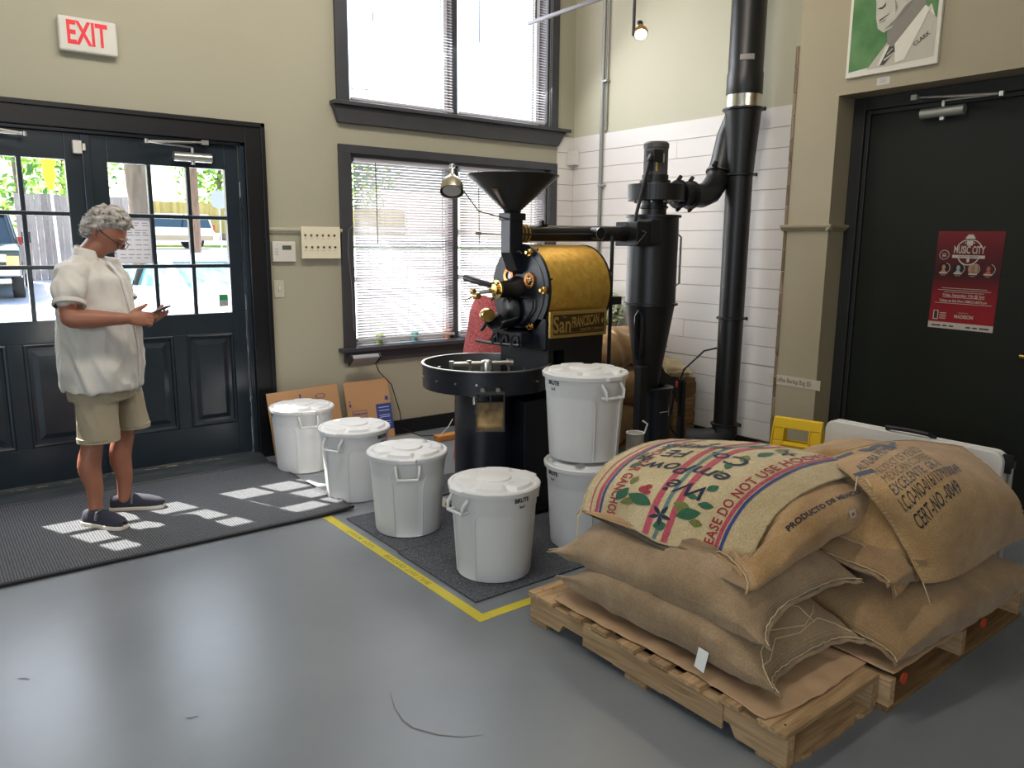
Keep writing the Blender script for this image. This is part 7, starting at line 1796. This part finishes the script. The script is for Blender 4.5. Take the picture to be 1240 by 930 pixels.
for k, c in enumerate((rgb(176, 120, 96), rgb(150, 150, 148), rgb(140, 100, 80), rgb(168, 80, 62))):
    x = -.123+.078*k; m = MB(); psh(m, ell2d(x, .068, .027, .030), .0020); m.build('portrait_ground', mat('poster_disc_%d' % k, (rgb(30, 22, 26), rgb(24, 24, 26), rgb(150, 130, 104), rgb(60, 34, 36))[k], rough=.4), t)
    m = MB(); psh(m, ell2d(x, .072, .010, .014), .0024); psh(m, poly2d((x-.018, .043), (x+.018, .043), (x+.008, .058), (x-.008, .058)), .0024); m.build('portrait_face', mat('poster_face_%d' % k, c, rough=.4), t)
# portrait painting over the door recess
F = wall_plane((PX, 2.30, 2.80)); t = thing('portrait_painting', 'painted grey portrait of a man on green ground above the door', 'painting', (PX, 2.30, 2.47)); LOC[t.name] = Vector((PX, 2.30, 2.47))
m = MB(); m.add(*pbox(-.257, -.33, .257, .33, .0, .022)); m.build('canvas', mat('canvas_white', rgb(214, 208, 192), rough=.7), t, bevel=.003)
def pl(nm, mt_, shapes, d):
    m = MB()
    for q in shapes: sheet(m, q[0], q[1], lambda x, y: F(x, y, .0225+d))
    return m.build(nm, mt_, t)
grn = mat('painted_green', rgb(92, 132, 78), rough=.6, col2=rgb(52, 104, 48), vscale=7); g_l = mat('painted_skin', rgb(190, 184, 168), rough=.6, var=.12, vscale=12); g_m = mat('painted_mid', rgb(128, 122, 110), rough=.6); g_d = mat('painted_dark', rgb(60, 56, 52), rough=.6)
pl('green_ground', grn, [poly2d((-.24, -.30), (-.10, -.288), (.0, -.2), (.2, -.02), (.235, -.12), (.235, .32), (-.24, .32))], .0004)
pl('jacket', mat('painted_jacket', rgb(182, 174, 156), rough=.6), [poly2d((-.13, -.30), (-.02, -.17), (.04, -.20), (.15, -.04), (.20, -.06), (.235, -.10), (.235, -.29), (.0, -.3))], .0008)
pl('neck', g_m, [poly2d((-.02, -.20), (-.03, -.12), (.10, .08), (.17, .08), (.17, -.05), (.04, -.20))], .0012)
pl('face', g_l, [poly2d((-.115, .20), (-.118, .10), (-.105, .05), (-.10, -.03), (-.085, -.09), (-.05, -.118), (-.005, -.10), (.05, -.03), (.12, .04), (.14, .14), (.14, .26), (.05, .31), (-.06, .30))], .0016)
pl('hair', g_d, [poly2d((.125, .06), (.165, .02), (.18, .10), (.19, .26), (.1, .32), (-.08, .32), (-.06, .285), (.06, .27), (.13, .2))], .0020)
pl('ear', g_l, [ell2d(.135, .10, .024, .045, 16, -.2)], .0024)
pl('collar', mat('painted_collar', rgb(216, 208, 190), rough=.6), [poly2d((.02, -.19), (.17, -.02), (.195, -.045), (.08, -.28), (.03, -.29)), poly2d((-.03, -.2), (-.01, -.185), (-.03, -.28), (-.07, -.29))], .0024)
pl('tie', g_d, [poly2d((-.01, -.2), (.02, -.2), (.025, -.23), (.0, -.255), (-.03, -.29), (-.055, -.29))], .0028)
pl('tie_stripes', g_l, [poly2d((-.035, -.262), (-.03, -.27), (.02, -.238), (.022, -.23)), poly2d((-.02, -.235), (-.018, -.241), (.012, -.215), (.012, -.208))], .0032)
strokes = [poly2d((-.08, -.045), (-.02, -.02), (-.03, -.028), (-.078, -.055)), poly2d((-.098, .015), (-.065, .022), (-.048, .04), (-.05, .02), (-.07, .008)), poly2d((-.11, .09), (-.085, .11), (-.075, .10), (-.10, .082)), poly2d((-.02, .10), (.03, .12), (.035, .11), (-.01, .09)), poly2d((.122, .14), (.145, .08), (.138, .06), (.128, .08))]
pl('dark_strokes', g_d, strokes, .0030)
pl('shade_strokes', g_m, [poly2d((-.05, -.105), (.0, -.09), (.06, -.02), (.11, .03), (.06, .0), (.01, -.06)), poly2d((-.06, .11), (-.05, .05), (-.045, .09)), poly2d((.02, .0), (.0, .05), (.01, -.03)), poly2d((-.085, -.065), (-.04, -.045), (-.05, -.06)), poly2d((.05, .1), (.08, .04), (.07, .02), (.035, .08))], .0028)
m = MB(); vs, fs = text2d('CLARK', .03, bold=.0004); a_ = .55; sheet(m, [(.165+x*math.cos(a_)-y*math.sin(a_), -.19+x*math.sin(a_)+y*math.cos(a_)) for x, y in vs], fs, lambda x, y: F(x, y, .0256)); m.build('signature', g_d, t)
F = wall_plane((PX, 2.30, 2.42)); t = thing('wall_caption', 'small white caption card under the portrait', 'card', (PX, 2.32, 2.42))
m = MB(); m.add(*pbox(-.075, -.012, -.0, .028, .0005, .0015)); m.build('card', mat('caption_card', rgb(196, 190, 182), rough=.6), t)
m = MB()
for k in range(3): psh(m, rect2d(-.055, .0+.008*k, -.02, .002+.008*k), .0018)
m.build('caption_lines', mat('caption_ink', rgb(130, 126, 122), rough=.7), t)
F = wall_plane((PX, 2.755, .643)); t = thing('price_label', 'paper strip label about burlap bags taped to the pillar', 'label', (PX, 2.755, .64))
m = MB(); m.add(*pbox(-.175, -.032, .185, .032, .0005, .002)); m.build('strip', mat('label_paper', rgb(190, 178, 158), rough=.35), t)
m = MB(); vs, fs = text2d('Coffee Burlap Bag $5', .044, bold=.0003); sheet(m, [(x*.70-.01, y) for x, y in vs], fs, lambda x, y: F(x, y, .0026)); m.build('lettering', mat('label_ink', rgb(96, 86, 74), rough=.6), t)
# ------------------------------------------------------------------ track lights
trk = mat('track_metal', rgb(120, 118, 122), rough=.35, metal=.6); dark_r = mat('dark_rod', rgb(56, 50, 50), rough=.4)
zt = 3.02
t = thing('light_track', 'thin grey metal track hanging from the ceiling by the upper window', 'light track', (3.6, 4.0, zt))
MB().box((3.572, 3.2, zt-.012), (3.592, 4.46, zt+.012)).build('bar', trk, t, bevel=.003)
bpy.data.objects[t.name].rotation_euler = (0, 0, 0)
for y in (4.38, 3.4): MB().cyl((3.582, y, zt+.01), (3.582, y, H), .007, n=8).build('hanger', dark_r, t)
t = thing('spot_lamp', 'lit round spot lamp on a dark drop rod near the exhaust stack', 'lamp', (3.76, 3.58, 2.8))
MB().cyl((3.735, 3.60, 2.80), (3.735, 3.60, H), .011, n=10).build('drop_rod', dark_r, t, smooth=True)
c = V((3.775, 3.575, 2.815)); ax = V((-.42, -.52, -.75)).normalized()
m = MB().lathe([(.016, -.11), (.022, -.10), (.022, -.065)], c, ax, 20); m.build('socket', blackpl, t, smooth=True)
m = MB().lathe([(.022, -.065), (.022, -.05), (.042, -.02), (.047, .0), (.044, .014)], c, ax, 28); m.build('reflector', mat('gold_reflector', rgb(196, 150, 90), rough=.3, metal=.7), t, smooth=True)
m = MB().lathe([(0, .02), (.03, .018), (.0435, .012)], c, ax, 28); m.build('bulb_face', mat('lit_bulb', rgb(255, 240, 200), rough=.3, emit=(1, .86, .6, 1), estr=3.5), t, smooth=True)
MB().tube([(3.735, 3.60, 2.80), c-ax*.03], .008, 8).build('knuckle', dark_r, t)
lamp('SPOT', 'spot_lamp_light', c+ax*.03, c+ax*2, 14, (1, .82, .6), spot_size=1.2, spot_blend=.6, shadow_soft_size=.03)
